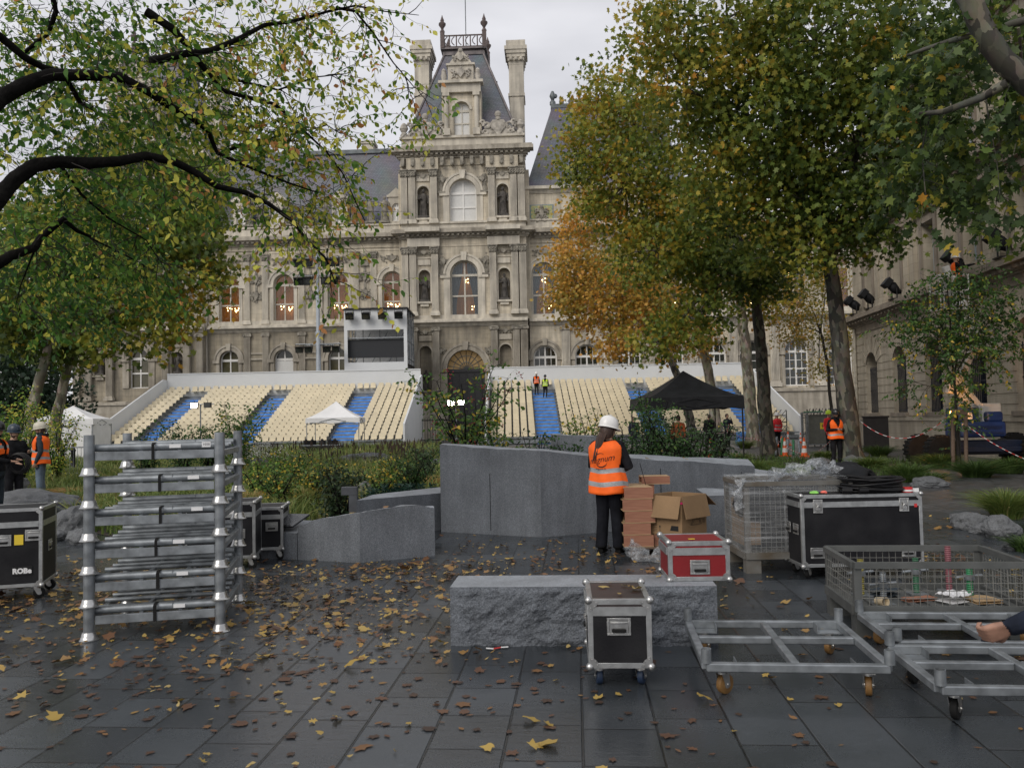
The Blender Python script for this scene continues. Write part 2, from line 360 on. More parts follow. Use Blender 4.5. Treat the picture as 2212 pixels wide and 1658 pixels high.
def glass_mat():
    m = bpy.data.materials.new('window_glass'); m.use_nodes = True; t = m.node_tree; t.nodes.clear()
    o = t.nodes.new('ShaderNodeOutputMaterial'); a = t.nodes.new('ShaderNodeBsdfTransparent'); a.inputs[0].default_value = (.9, .92, .9, 1)
    gl = t.nodes.new('ShaderNodeBsdfGlossy'); gl.inputs['Roughness'].default_value = .03; fr = t.nodes.new('ShaderNodeFresnel'); fr.inputs[0].default_value = 1.6
    ms = t.nodes.new('ShaderNodeMixShader'); t.links.new(fr.outputs[0], ms.inputs[0]); t.links.new(a.outputs[0], ms.inputs[1]); t.links.new(gl.outputs[0], ms.inputs[2]); t.links.new(ms.outputs[0], o.inputs[0])
    return m
GLASS = glass_mat()
DARKGLASS = mat('dark_window_glass', (.022, .026, .022), .04, var=.5, scale=.8, spec=.8)
GREENGLASS = mat('old_window_glass', (.05, .046, .022), .05, c2=(.10, .092, .05), scale=1.3, spec=.8)
BLIND = mat('white_blind', (.62, .62, .60), .7, var=.05)
LITROOM = mat('lit_room', (.14, .06, .02), .8, c2=(.34, .15, .05), scale=1.6, emit=(1, .36, .09), es=.085, stretch=(3, 1, .5))
LITROOM2 = mat('dim_lit_room', (.2, .1, .05), .8, c2=(.35, .18, .08), scale=1.6, emit=(1, .40, .14), es=.05, stretch=(3, 1, .5))
CURTAIN = mat('grey_blue_curtain', (.10, .125, .165), .8, c2=(.19, .225, .28), scale=7, stretch=(2.5, 1, .15))
BULB = glow('chandelier_bulbs', (1, .72, .35), 14)
FO = P(1005, 907, 78); FO.z = 0
FYAW = R(-2.4)
FMI = (Matrix.Translation(FO) @ Matrix.Rotation(FYAW, 4, 'Z')).inverted()
def Fp(x, y, off=0.):
    o = FMI @ Vector((0, 0, 1.7)); d = FMI.to_3x3() @ ray(x, y); t = (off - o.y) / d.y; p = o + d * t
    return p.x, p.z
hall = thing('city_hall', 'grand sooty limestone town hall with slate roofs and warmly lit arched windows', 'building', FO, FYAW)
def arcpts(uc, r, zs, n=14, a0=0, a1=math.pi):
    return [(uc + r * math.cos(a0 + (a1 - a0) * i / n), zs + r * math.sin(a0 + (a1 - a0) * i / n)) for i in range(n + 1)]
def arch_panel(mb, u0, u1, z0, z1, uc, h, zsill, zsp, y0, y1, m=0):
    """wall panel with an arched opening"""
    mb.bb(u0, uc - h, y0, y1, z0, z1, m); mb.bb(uc + h, u1, y0, y1, z0, z1, m)
    if zsill > z0 + .01: mb.bb(uc - h, uc + h, y0, y1, z0, zsill, m)
    mb.prism([(uc + h, z1), (uc - h, z1)] + arcpts(uc, h, zsp)[::-1], y0, y1, m)
def arch_ring(mb, uc, r0, r1, zs, y0, y1, n=14, m=0):
    a = arcpts(uc, r0, zs, n); b = arcpts(uc, r1, zs, n)
    for i in range(n): mb.prism([a[i], b[i], b[i + 1], a[i + 1]], y0, y1, m)
def cornice(u0, u1, z0, z1, y, d, trim, name='cornice', den=True, ends=True):
    """stepped moulding sticking out of the wall at y by d; dentils underneath"""
    mb = MB(); h = z1 - z0; e = 1 if ends else 0
    steps = [(0, .16, .22), (.16, .40, .38), (.40, .52, .62), (.52, .84, 1.0), (.84, 1.0, .86)]
    for a, b, f in steps: mb.bb(u0 - d * f * e, u1 + d * f * e, y - d * f, y + .3, z0 + h * a, z0 + h * b - .002)
    if den:
        k = max(2, int((u1 - u0) / .46))
        for i in range(k):
            u = u0 + (u1 - u0) * (i + .5) / k; mb.bb(u - .12, u + .12, y - d * .62 - .07, y - d * .3, z0 + h * .24, z0 + h * .398)
    return mb.build(name, trim, hall)
def pilaster(uc, wd, z0, z1, y, d, trim, capm, ionic=False):
    mb = MB(); h = z1 - z0; cz = z1 - wd * (1.05 if not ionic else .55)
    mb.bb(uc - wd * .72, uc + wd * .72, y - d * 1.35, y, z0, z0 + wd * .45); mb.bb(uc - wd * .6, uc + wd * .6, y - d * 1.18, y, z0 + wd * .45, z0 + wd * .7)
    mb.bb(uc - wd / 2, uc + wd / 2, y - d * .72, y, z0 + wd * .7, cz)
    for k in range(6):
        u = uc - wd / 2 + wd * (k + .5) / 6; mb.bb(u - wd * .052, u + wd * .052, y - d, y - d * .72, z0 + wd * .75, cz - .1)
    o = mb.build('pilaster', trim, hall)
    c = MB()
    if ionic:
        c.bb(uc - wd * .62, uc + wd * .62, y - d * 1.2, y, z1 - wd * .16, z1)
        for s in (-1, 1): c.tube((uc + s * wd * .52, y - d * 1.35, z1 - wd * .36), (uc + s * wd * .52, y, z1 - wd * .36), wd * .22, n=10)
        c.bb(uc - wd * .5, uc + wd * .5, y - d * 1.05, y, cz, z1 - wd * .16)
    else:
        for i, f in enumerate((.54, .60, .68)): c.bb(uc - wd * f, uc + wd * f, y - d * (1.0 + .14 * i), y, cz + wd * .3 * i, cz + wd * (.3 * i + .24))
        c.bb(uc - wd * .74, uc + wd * .74, y - d * 1.5, y, z1 - wd * .15, z1)
        for s in (-1, 0, 1):
            for j in range(2): c.ball((uc + s * wd * .42, y - d * 1.1, cz + wd * (.2 + .34 * j)), wd * .16, 6)
        for s in (-1, 1): c.ball((uc + s * wd * .6, y - d * 1.2, z1 - wd * .26), wd * .17, 6)
    c.build('capital', capm, o)
    return o
def window(uc, h, zs, zsp, y, kind, fm, tall=True):
    """frame with mullion and transoms; the pane, curtains and room as sub-parts"""
    fw = .10 if h < 1.1 else .13; mb = MB(); top = zsp + h
    mb.bb(uc - h, uc - h + fw, y, y + .12, zs, zsp); mb.bb(uc + h - fw, uc + h, y, y + .12, zs, zsp)
    mb.bb(uc - h + fw, uc + h - fw, y, y + .12, zs, zs + fw)
    arch_ring(mb, uc, h - fw, h, zsp, y, y + .12)
    mb.bb(uc - fw * .55, uc + fw * .55, y - .01, y + .11, zs + fw, top - fw * .4)
    mb.bb(uc - h + fw, uc + h - fw, y - .02, y + .10, zsp - .13, zsp + .09)
    if tall: mb.bb(uc - h + fw, uc + h - fw, y - .015, y + .095, zs + (zsp - zs) * .5 - .07, zs + (zsp - zs) * .5 + .07)
    if kind in ('dark', 'darkbig'):
        for s in (-1, 1):
            mb.bb(uc + s * h * .5 - .025, uc + s * h * .5 + .025, y + .01, y + .08, zs + fw, zsp + h * .72)
        for f in (.25, .75): mb.bb(uc - h + fw, uc + h - fw, y + .012, y + .078, zs + (zsp - zs) * f - .025, zs + (zsp - zs) * f + .025)
    o = mb.build('window', fm, hall)
    p = MB(); poly = [(uc - h + .02, zs + .02), (uc + h - .02, zs + .02)] + arcpts(uc, h - .02, zsp, 12)
    solid = {'dark': DARKGLASS, 'darkbig': DARKGLASS, 'green': GREENGLASS, 'blind': BLIND, 'day': BLIND}.get(kind)
    if kind == 'blind':
        p.prism([(uc - h + .02, zsp), (uc + h - .02, zsp)] + arcpts(uc, h - .02, zsp, 12)[1:-1], y + .06, y + .07); p.build('pane', DARKGLASS, o)
        p = MB(); p.bb(uc - h - .02, uc + h + .02, y - .03, y - .01, zs - .5, zsp - .16); p.build('white_board', BLIND, o)
        return o
    p.prism(poly, y + .06, y + .07); p.build('pane', solid if solid else GLASS, o)
    if kind in ('lit', 'curtain', 'dim'):
        rm = MB(); rm.bb(uc - h - .3, uc + h + .3, y + 1.6, y + 1.65, zs - .3, top + .3)
        rm.bb(uc - h - .3, uc - h - .25, y + .6, y + 1.6, zs - .3, top + .3); rm.bb(uc + h + .25, uc + h + .3, y + .6, y + 1.6, zs - .3, top + .3); rm.bb(uc - h - .25, uc + h + .25, y + .6, y + 1.6, top + .25, top + .3)
        rm.build('interior', LITROOM if kind == 'lit' else LITROOM2, o)
        ch = MB()
        for cx, cz, rr, nb in ((uc + h * .45, zs + (zsp - zs) * .42, .42, 12), (uc - h * .55, zs + (zsp - zs) * .46, .22, 5)) if kind == 'lit' else ((uc + h * .15, zsp - .35, .3, 8), (uc + h * .55, zs + 1.0, .2, 5)):
            for k in range(nb):
                an = 6.28 * k / nb; ch.ball((cx + rr * math.cos(an), y + 1.1 + rr * .5 * math.sin(an), cz + .16 * math.sin(k * 2.3)), .05, 6)
        ch.build('chandelier', BULB, o)
    if kind in ('curtain', 'lit'):
        cu = MB()
        for s in (-1, 1):
            wd = h * (.85 if kind == 'curtain' else .35); nn = 14; vs = []; fs = []
            for j in range(9):
                t = j / 8; z = top - .1 - (top - zs - .1) * t
                pull = 1 - .6 * math.sin(min(1, t * 1.15) * math.pi / 2) ** 2 if kind == 'curtain' else 1 - .25 * t
                for i in range(nn + 1):
                    f = i / nn; vs.append((uc + s * (h - .02 - wd * f * pull), y + .35 + .04 * math.sin(f * 26), z))
            for j in range(8):
                for i in range(nn): a = j * (nn + 1) + i; fs.append((a, a + 1, a + nn + 2, a + nn + 1))
            cu.add(vs, fs, 0, True)
        cu.build('curtain', CURTAIN if kind == 'curtain' else LITROOM, o)
    return o
def figure_mb(mb, c, h, m=0, seed=0):
    """small standing draped statue: robe, torso, bent arm, head"""
    rr = random.Random(seed); x, y, z = c; k = h / 1.8
    mb.lathe((x, y, z), [(.30 * k, 0), (.27 * k, .25 * k), (.2 * k, .8 * k), (.22 * k, 1.0 * k), (.26 * k, 1.3 * k), (.2 * k, 1.45 * k), (.07 * k, 1.5 * k), (.07 * k, 1.58 * k)], 10, m, True, None, 1, .75)
    mb.ball((x, y - .02 * k, z + 1.67 * k), .115 * k, 8, m, 1, 1, 1.2)
    s = rr.choice((-1, 1))
    mb.path([(x + s * .25 * k, y, z + 1.38 * k), (x + s * .36 * k, y - .08 * k, z + 1.1 * k), (x + s * .1 * k, y - .26 * k, z + 1.15 * k)], [.075 * k, .065 * k, .05 * k], 6, m)
    mb.path([(x - s * .25 * k, y, z + 1.38 * k), (x - s * .34 * k, y, z + 1.08 * k), (x - s * .3 * k, y - .1 * k, z + .82 * k)], [.075 * k, .065 * k, .05 * k], 6, m)
    for q_ in range(5): mb.path([(x + (-.2 + .1 * q_) * k, y - .2 * k, z + .03), (x + (-.14 + .07 * q_) * k, y - .16 * k, z + .8 * k)], [.035 * k, .02 * k], 5, m)
    mb.bb(x - .36 * k, x + .36 * k, y - .3 * k, y + .3 * k, z - .14 * k, z)
def ornament(mb, uc, zc, wd, h, y, m=0, crown=False, seed=1):
    """carved cartouche: shield, scrolls, leaves, both sides alike"""
    rr = random.Random(seed)
    mb.prism([(uc - wd * .16, zc + h * .3), (uc - wd * .2, zc), (uc, zc - h * .38), (uc + wd * .2, zc), (uc + wd * .16, zc + h * .3)], y - .22, y, m)
    mb.ball((uc, y - .1, zc + h * .38), h * .12, 8, m)
    for s in (-1, 1):
        for r, a, b in ((.18, .3, .05), (.13, .34, -.22), (.12, .42, .2)):
            pts = [(uc + s * (wd * a + math.cos(t * .7) * h * r * (1 - t / 12)), y - .1, zc + h * b + math.sin(t * .7) * h * r * (1 - t / 12)) for t in range(10)]
            mb.path(pts, h * .055, 6, m)
        for k in range(9): mb.ball((uc + s * wd * rr.uniform(.12, .48), y - .08, zc + h * rr.uniform(-.4, .3) * (1 if not crown else .6)), h * rr.uniform(.05, .1), 6, m)
def niche(uc, h, zb, zsp, y, trim, st, storey_h):
    mb = MB(); mb.bb(uc - h - .1, uc + h + .1, y + .5, y + .55, zb - .1, zsp + h + .1); n = mb.build('niche', STONE_LOW, hall)
    t = MB(); arch_ring(t, uc, h, h + .16, zsp, y - .1, y + .02); t.bb(uc - h - .16, uc - h, y - .1, y + .02, zb - .01, zsp); t.bb(uc + h, uc + h + .16, y - .1, y + .02, zb - .01, zsp)
    t.bb(uc - h - .15, uc + h + .15, y - .3, y + .4, zb - .18, zb); t.bb(uc - h * .7, uc + h * .7, y - .2, y, zb - .45, zb - .18); t.build('niche_surround', trim, n)
    f = MB(); figure_mb(f, (uc, y + .12, zb + .2), storey_h, 0, int(uc * 13) % 99); f.build('statue', STATUE, hall)
# ---- levels (m) read on the facade plane
Z0 = 0.; ZPL = Fp(240, 868)[1]; ZC1a = Fp(600, 716)[1]; ZC1 = Fp(600, 702)[1]; ZC2a = Fp(600, 548)[1]; ZC2 = Fp(600, 512)[1]; ZB = Fp(600, 494)[1]
U_L0, U_L1 = Fp(150, 800)[0], Fp(452, 800)[0]; U_T0, U_T1 = Fp(873, 700)[0], Fp(1142, 600)[0]; U_R1 = Fp(1960, 800)[0]
wall = MB()
wall.bb(U_L0, U_R1, .9, 16, .0, ZPL - .02); wall.bb(U_L1, U_R1, 3.2, 16, ZPL, ZC2 - .02)
ROOMBACK = wall.build('wall', STONE_LOW, hall)
# ---- storeys: a run of bays
def storey(u0, u1, centres, hs, z0, z1, zsill, zsp, y, kinds, stone, trim, fm, name='wall', keyst=True):
    mb = MB(); trs = []; edges = [u0] + [(a + b) / 2 for a, b in zip(centres, centres[1:])] + [u1]
    for i, c in enumerate(centres):
        arch_panel(mb, edges[i], edges[i + 1], z0, z1, c, hs[i], zsill[i], zsp[i], y, y + .7); tr = MB(); trs.append(tr)
        arch_ring(tr, c, hs[i], hs[i] + .32, zsp[i], y - .10, y + .002); arch_ring(tr, c, hs[i] + .34, hs[i] + .52, zsp[i], y - .17, y + .001)
        for s in (-1, 1):
            tr.box((c + s * (hs[i] + .3), y - .06, zsp[i] - .16), (.62, .26, .3)); tr.bb(c + s * (hs[i] + .16) - .16, c + s * (hs[i] + .16) + .16, y - .07, y, max(z0, zsill[i]), zsp[i] - .32)
        if keyst: tr.prism([(c - .16, zsp[i] + hs[i] - .05), (c + .16, zsp[i] + hs[i] - .05), (c + .24, zsp[i] + hs[i] + .62), (c - .24, zsp[i] + hs[i] + .62)], y - .3, y)
        window(c, hs[i], zsill[i], zsp[i], y + .38, kinds[i], fm)
    o = mb.build(name, stone, hall)
    for tr in trs: tr.build('arch_surround', trim, hall)
    return o
# left wing: first floor and ground floor
wx = [495, 613, 730, 848]
c1 = [Fp(x, 650)[0] for x in wx]; h1 = .98
storey(U_L1, U_T0, c1, [h1] * 4, ZC1, ZC2a, [Fp(613, 698)[1]] * 4, [Fp(613, 592)[1] - h1] * 4, 0, ['lit'] * 4, STONE, TRIM, FRAME_CREAM)
cg = [Fp(x, 780)[0] for x in wx]; hg = .92
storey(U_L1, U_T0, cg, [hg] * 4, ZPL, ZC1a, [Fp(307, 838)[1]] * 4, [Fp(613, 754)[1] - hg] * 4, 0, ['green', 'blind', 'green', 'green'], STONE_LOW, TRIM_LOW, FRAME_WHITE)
for i in range(4):
    a = c1[i]
    for s in (-1, 1):
        u = a + s * 1.75
        if u < U_L1 + .3 or u > U_T0 - .5: continue
        pilaster(u, .58, ZC1 + .1, ZC2a - .1, 0, .2, TRIM, CARVED); pilaster(u, .62, ZPL + .1, ZC1a - .1, 0, .2, TRIM_LOW, CARVED, True)
    f = MB(); ornament(f, a, ZC2a - .75, 2.4, .9, .02, seed=i); f.build('frieze_carving', CARVED, hall)
for i in range(3):
    m_ = (c1[i] + c1[i + 1]) / 2; f = MB()
    zz = [Fp(554, v)[1] for v in (560, 588, 604, 622, 640, 655)]
    ornament(f, m_, zz[2], 1.1, 1.3, .02, seed=20 + i); ornament(f, m_, zz[4], 1.2, 1.2, .02, seed=30 + i); f.ball((m_, -.12, zz[0]), .3, 8, 0, 1, .8, 1.25); f.bb(m_ - .12, m_ + .12, -.05, .02, zz[5], zz[0]); f.prism([(m_ - .4, zz[1] + .3), (m_ + .4, zz[1] + .3), (m_ + .3, zz[1] + .7), (m_ - .3, zz[1] + .7)], -.2, .02)
    f.build('wall_relief', CARVED, hall)
    mb = MB(); zq = Fp(554, 765)[1]; mb.bb(m_ - .8, m_ + .8, -.1, 0, zq, zq + .16); mb.bb(m_ - .8, m_ + .8, -.14, 0, zq - .55, zq - .38); mb.build('string_course', TRIM_LOW, hall)
def bands(u0, u1, y, up=True, d=.55):
    mb = MB(); mb.bb(u0, u1, y, y + 3.0, ZC1a, ZC1 - .5); mb.build('entablature', STONE_LOW, hall)
    cornice(u0, u1, ZC1 - .62, ZC1, y, d, TRIM, den=False, ends=False)
    mb = MB(); mb.bb(u0, u1, y - .04, y + .4, ZC1a - .1, ZC1a + .16); mb.build('string_course', TRIM_LOW, hall)
    mb = MB(); mb.bb(u0, u1, y - .12, y + .5, ZC1 + .001, ZC1 + .42); mb.build('window_ledge', TRIM, hall)
    if up:
        mb = MB(); mb.bb(u0, u1, y, y + 3., ZC2a, ZC2 - .3); mb.bb(u0, u1, y - .05, y + .1, ZC2a + .001, ZC2a + .22); mb.bb(u0, u1, y - .1, y + .1, ZC2a + .3, ZC2a + .4); mb.build('entablature', STONE, hall)
        cornice(u0, u1, ZC2 - .85, ZC2, y, d + .25, TRIM_LOW, ends=False)
        mb = MB(); mb.bb(u0, u1, y - .1, y + .6, ZC2 + .002, ZB); mb.bb(u0, u1, y - .2, y + .7, ZB + .002, ZB + .16); mb.build('parapet', TRIM, hall)
bands(U_L1, U_T0, 0)
def plinth(u0, u1, y):
    mb = MB(); mb.bb(u0, u1, y - .35, y + .9, 0, ZPL - .35); mb.bb(u0 - .1, u1 + .1, y - .5, y + .9, ZPL - .35, ZPL - .12); mb.bb(u0, u1, y - .4, y + .9, ZPL - .12, ZPL); mb.build('plinth', TRIM_LOW, hall)
plinth(U_L1, U_T0, 0)
# ---- pavilions: the tall one in the middle and the corner one
def pavilion(uc, W, y, mid, kinds):
    u0, u1 = uc - W / 2, uc + W / 2; hw = 1.33; no = 3.72; nh = .55
    zS = Fp(1005, 683, y)[1]; zT = Fp(1005, 562, y)[1]
    # ground floor
    if mid: gk, gh, gs, gt = 'door', 1.75, 0.05, Fp(1005, 755, y)[1]
    else: gk, gh, gs, gt = 'green', .95, Fp(307, 838, y)[1], Fp(307, 752, y)[1]
    zbase = 0.0 if mid else ZPL
    def front(z0, z1, h, zs, zt, kind, nb, nsp, nstat, stone, trim, fm, dark):
        mb = MB(); e0 = uc - no + 1.0; e1 = uc + no - 1.0
        arch_panel(mb, e0, e1, z0, z1, uc, h, zs, zt - h, y, y + .7)
        for s in (-1, 1):
            c = uc + s * no; a, b = (u0, e0) if s < 0 else (e1, u1)
            arch_panel(mb, a, b, z0, z1, c, nh, nb, nsp, y, y + .7)
        o = mb.build('wall', stone, hall)
        tr = MB(); arch_ring(tr, uc, h, h + .4, zt - h, y - .14, y + .002); arch_ring(tr, uc, h + .42, h + .62, zt - h, y - .2, y + .001)
        for s in (-1, 1): tr.box((uc + s * (h + .45), y - .06, zt - h - .16), (.95, .3, .3)); tr.bb(uc + s * (h + .3) - .3, uc + s * (h + .3) + .3, y - .09, y, max(z0, zs), zt - h - .32)
        tr.prism([(uc - .2, zt - .05), (uc + .2, zt - .05), (uc + .3, zt + .75), (uc - .3, zt + .75)], y - .4, y)
        tr.build('arch_surround', trim, hall)
        for s in (-1, 1):
            tr = MB(); tr.bb(uc + s * no - .7, uc + s * no + .7, y - .08, y, nsp + nh + 1.05, nsp + nh + 1.15); tr.bb(uc + s * no - .6, uc + s * no + .6, y - .12, y, nsp + nh + .45, nsp + nh + .95); tr.build('name_tablet', trim, hall)
        for s in (-1, 1): niche(uc + s * no, nh, nb, nsp, y, trim, dark, nstat)
        if kind != 'door': window(uc, h, zs, zt - h, y + .38, kind, fm)
        for s in (-1, 1):
            sp = MB(); figure_mb(sp, (uc + s * (h + .75), y + .1, zt - h + .1), 2.0, 0, 5 + s); ornament(sp, uc + s * (h + .55), zt - .1, 1.0, .8, y, seed=3)
            sp.build('spandrel_carving', CARVED, hall); sp = MB(); ornament(sp, uc + s * no, z1 - .55, 1.3, .6, y, seed=8); sp.build('frieze_carving', CARVED, hall)
    def cols(z0, z1, trim, ionic=False):
        for s in (-1, 1):
            for o in (no - 1.02, no + 1.02, W / 2 - .36): pilaster(uc + s * o, .62, z0, z1, y - (.12 if o < no + 2 else 0), .34, trim, CARVED, ionic)
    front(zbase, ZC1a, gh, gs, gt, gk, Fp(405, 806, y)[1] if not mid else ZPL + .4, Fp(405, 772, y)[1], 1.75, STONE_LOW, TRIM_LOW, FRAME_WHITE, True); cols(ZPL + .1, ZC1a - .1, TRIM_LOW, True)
    front(ZC1, ZC2a, hw, zS, zT, kinds[0], Fp(915, 652, y)[1], Fp(915, 596, y)[1], 2.3, STONE, TRIM, FRAME_CREAM, True); cols(ZC1 + .35, ZC2a - .05, TRIM)
    if mid:
        for a, b in ((u0, uc - gh), (uc + gh, u1)):
            plinth(a + .12, b - .12, y)
        dr = MB(); dr.bb(uc - gh, uc + gh, y + .5, y + .6, 0, gt - gh - .3)
        for i in range(-2, 3): dr.bb(uc + i * gh * .4 - .04, uc + i * gh * .4 + .04, y + .42, y + .5, .1, gt - gh - .35)
        dr.bb(uc - gh, uc + gh, y + .4, y + .62, gt - gh - .3, gt - gh); d = dr.build('door', mat('dark_door_iron', (.02, .02, .022), .5, var=.3), hall)
        fl = MB(); fl.prism([(uc - gh + .02, gt - gh), (uc + gh - .02, gt - gh)] + arcpts(uc, gh - .02, gt - gh, 14)[1:-1], y + .5, y + .52); fl.build('fanlight', mat('warm_fanlight', (.3, .2, .08), .4, emit=(1, .6, .2), es=.05, var=.4, scale=1.5), d)
        gr = MB()
        for k in range(9): an = math.pi * (k + .5) / 9; gr.tube((uc, y + .45, gt - gh), (uc + math.cos(an) * gh, y + .45, gt - gh + math.sin(an) * gh), .03, n=4)
        for f in (.35, .68): arch_ring(gr, uc, gh * f, gh * f + .05, gt - gh, y + .43, y + .47)
        gr.build('grille', ZINC, d)
    else: plinth(u0, u1, y)
    bands(u0, u1, y, False, .6)
    mb = MB(); mb.bb(u0, u1, y, y + 3, ZC2a, ZC2 - .3); mb.bb(u0, u1, y - .06, y + .1, ZC2a + .002, ZC2a + .25); mb.build('entablature', STONE, hall)
    cornice(u0, u1, ZC2 - .85, ZC2, y, .85, TRIM_LOW)
    mb = MB(); mb.bb(u0, u1, y - .25, y + 1, ZC2 + .002, ZC2 + .5); mb.bb(u0 - .15, u1 + .15, y - .4, y + 1, ZC2 + .5, ZC2 + .68); mb.build('parapet', TRIM, hall)
    for s in (-1, 1):   # the entablature breaks forward over the paired columns
        mb = MB(); a = uc + s * no; mb.bb(a - 1.5, a + 1.5, y - .45, y - .002, ZC2a + .003, ZC2 - .85); mb.bb(a - 1.6, a + 1.6, y - 1.25, y - .6, ZC2 - .36, ZC2 + .01); mb.build('entablature', TRIM, hall)
    # upper stage
    zA = Fp(1005, 483, y)[1]; zBt = Fp(1005, 366, y)[1]; zE = Fp(1005, 318, y)[1]; zAt = Fp(1005, 297, y)[1]
    mb = MB(); mb.bb(u0, u1, y - .1, y + 2, ZC2 + .682, zA); mb.build('wall', TRIM, hall)
    front(zA, zBt, 1.28, zA + .25, Fp(1005, 386, y)[1], kinds[1], Fp(912, 472, y)[1], Fp(912, 415, y)[1], 2.6, STONE, TRIM, FRAME_WHITE, True); cols(zA + .02, zBt - .02, TRIM)
    sd = MB()
    for s in (-1, 1): x = uc + s * W / 2; sd.bb(x - .35, x + .35, y + .702, y + W, .0 if not mid else ZC1, zBt)
    sd.bb(u0 + .4, u1 - .4, y + 2.2, y + 2.4, ZC1, zBt); sd.build('side_wall', STONE, hall)
    mb = MB(); mb.bb(u0, u1, y - .02, y + W, zBt, zE - .6)
    for s in (-1, 1): a = uc + s * no; mb.bb(a - 1.5, a + 1.5, y - .42, y - .022, zBt + .003, zE - 1.02)
    mb.bb(u0 - .06, u1 + .06, y - .1, y + .4, zBt + .4, zBt + .6); mb.build('entablature', STONE, hall)
    cornice(u0, u1, zE - 1.0, zE, y, .85, TRIM_LOW)
    k = 13
    for i in range(k): br = MB(); u = u0 + .3 + (W - .6) * i / (k - 1); br.bb(u - .16, u + .16, y - .62, y - .02, zE - 1.75, zE - 1.02); br.ball((u, y - .55, zE - 1.7), .17, 6); br.build('bracket', CARVED, hall)
    mb = MB(); mb.bb(u0 + .1, u1 - .1, y + .1, y + W - .1, zE + .002, zAt); mb.bb(u0 - .05, u1 + .05, y - .1, y + .5, zAt + .002, zAt + .22); mb.build('attic', TRIM, hall)
    for s in (-1, 1):
        ca = MB(); a = uc + s * (W / 2 - 2.4); ornament(ca, a, zAt + .9, 3.4, 2.2, y + .15, seed=12, crown=True); ca.ball((a, y, zAt + 2.1), .33, 8)
        ca.prism([(a - 1.9, zAt + .2), (a + 1.9, zAt + .2), (a + 1.2, zAt + .8), (a + .6, zAt + 1.5), (a - .6, zAt + 1.5), (a - 1.2, zAt + .8)], y + .05, y + .4); ca.build('cartouche', CARVED_PALE, hall)
        ca = MB(); a = uc + s * (W / 2 - .35); ca.lathe((a, y + .2, zAt + .2), [(.35, 0), (.35, .3), (.22, .5), (.42, .85), (.3, 1.2), (.12, 1.4)], 8); ca.build('urn', CARVED_PALE, hall)
    # steep roof
    rb, rt = W / 2 - .45, 1.98 * W / 11.9; yb0, yb1 = y + .7, y + W - .7; dy = (rb - rt) * .8; zR = Fp(1005, 119, y + .7 + dy)[1]
    r = MB(); z0 = zAt + .1
    vs = [(uc - rb, yb0, z0), (uc + rb, yb0, z0), (uc + rb, yb1, z0), (uc - rb, yb1, z0), (uc - rt, yb0 + dy, zR), (uc + rt, yb0 + dy, zR), (uc + rt, yb1 - dy, zR), (uc - rt, yb1 - dy, zR)]
    r.add(vs, [(0, 1, 5, 4), (1, 2, 6, 5), (2, 3, 7, 6), (3, 0, 4, 7), (4, 5, 6, 7)]); ro = r.build('roof', SLATE, hall)
    c = MB(); yy = yb0 + dy; zP = Fp(1005, 98, y + dy)[1]; zr2 = zP + 1.25; hx = rt + .12
    c.bb(uc - hx, uc + hx, yy - .1, yb1 - dy + .1, zR, zR + .35); c.bb(uc - hx + .1, uc + hx - .1, yy, yb1 - dy, zR + .35, zP - .12); c.bb(uc - hx - .2, uc + hx + .2, yy - .3, yb1 - dy + .3, zP - .12, zP + .05)
    for i in range(3): c.ball((uc + (i - 1) * rt * .6, yy, zR + .6), .14, 6)
    c.build('roof_cap', LEAD, ro)
    for a, b in ((0, 4), (1, 5)):
        hp = MB(); hp.tube(vs[a], vs[b], .12, n=6); hp.build('hip_flashing', LEAD, ro)
    ra = MB()
    for yv in (yy - .15, yb1 - dy + .15):
        for z in (zP + .12, zr2): ra.bb(uc - hx, uc + hx, yv - .05, yv + .05, z - .06, z + .06)
        for i in range(7): u = uc - hx + 2 * hx * i / 6; ra.bb(u - .06, u + .06, yv - .05, yv + .05, zP + .1, zr2)
        for i in range(6):
            u = uc - hx + 2 * hx * (i + .5) / 6; ra.path([(u + .14 * math.cos(t * .7), yv, (zP + zr2) / 2 + .1 + .42 * math.sin(t * .35 - 1.6)) for t in range(10)], .05, 5)
    for s in (-1, 1): ra.bb(uc + s * hx - .05, uc + s * hx + .05, yy - .15, yb1 - dy + .15, zr2 - .06, zr2 + .06)
    for s in (-1, 1):
        for yv in (yy - .15, yb1 - dy + .15): ra.bb(uc + s * hx - .2, uc + s * hx + .2, yv - .2, yv + .2, zP, zr2 + .35); ra.lathe((uc + s * hx, yv, zr2 + .35), [(.24, 0), (.24, .12), (.12, .3), (.16, .45), (.34, .7), (.36, .9), (.16, 1.05), (.2, 1.2), (.1, 1.45), (.02, 1.75)], 8)
    ra.build('roof_railing', mat('rusty_iron', (.10, .075, .07), .7, var=.4), hall)
    if mid:
        fp = MB(); fp.tube((uc + .15, yy + 1, zP), (uc + .15, yy + 1, zP + 14), .045, n=6); fp.build('flagpole', ZINC, hall)
    # dormer
    dw = 1.85; zd0 = zAt + .22; zd1 = Fp(1005, 192, y)[1]; dm = MB(); dh = .78; ds = Fp(1005, 291, y)[1]; dsp = Fp(1005, 218, y)[1] - dh
    arch_panel(dm, uc - dw, uc + dw, zd0, zd1, uc, dh, ds, dsp, y + .15, y + .8); dm.bb(uc - dw, uc - dw + .3, y + .8, y + 4.2, zd0, zd1); dm.bb(uc + dw - .3, uc + dw, y + .8, y + 4.2, zd0, zd1); dm.bb(uc - dw + .3, uc + dw - .3, y + .9, y + 4.6, zd1 - .2, zd1)
    do = dm.build('dormer', STONE, hall); dt = MB()
    arch_ring(dt, uc, dh, dh + .22, dsp, y + .05, y + .152); 
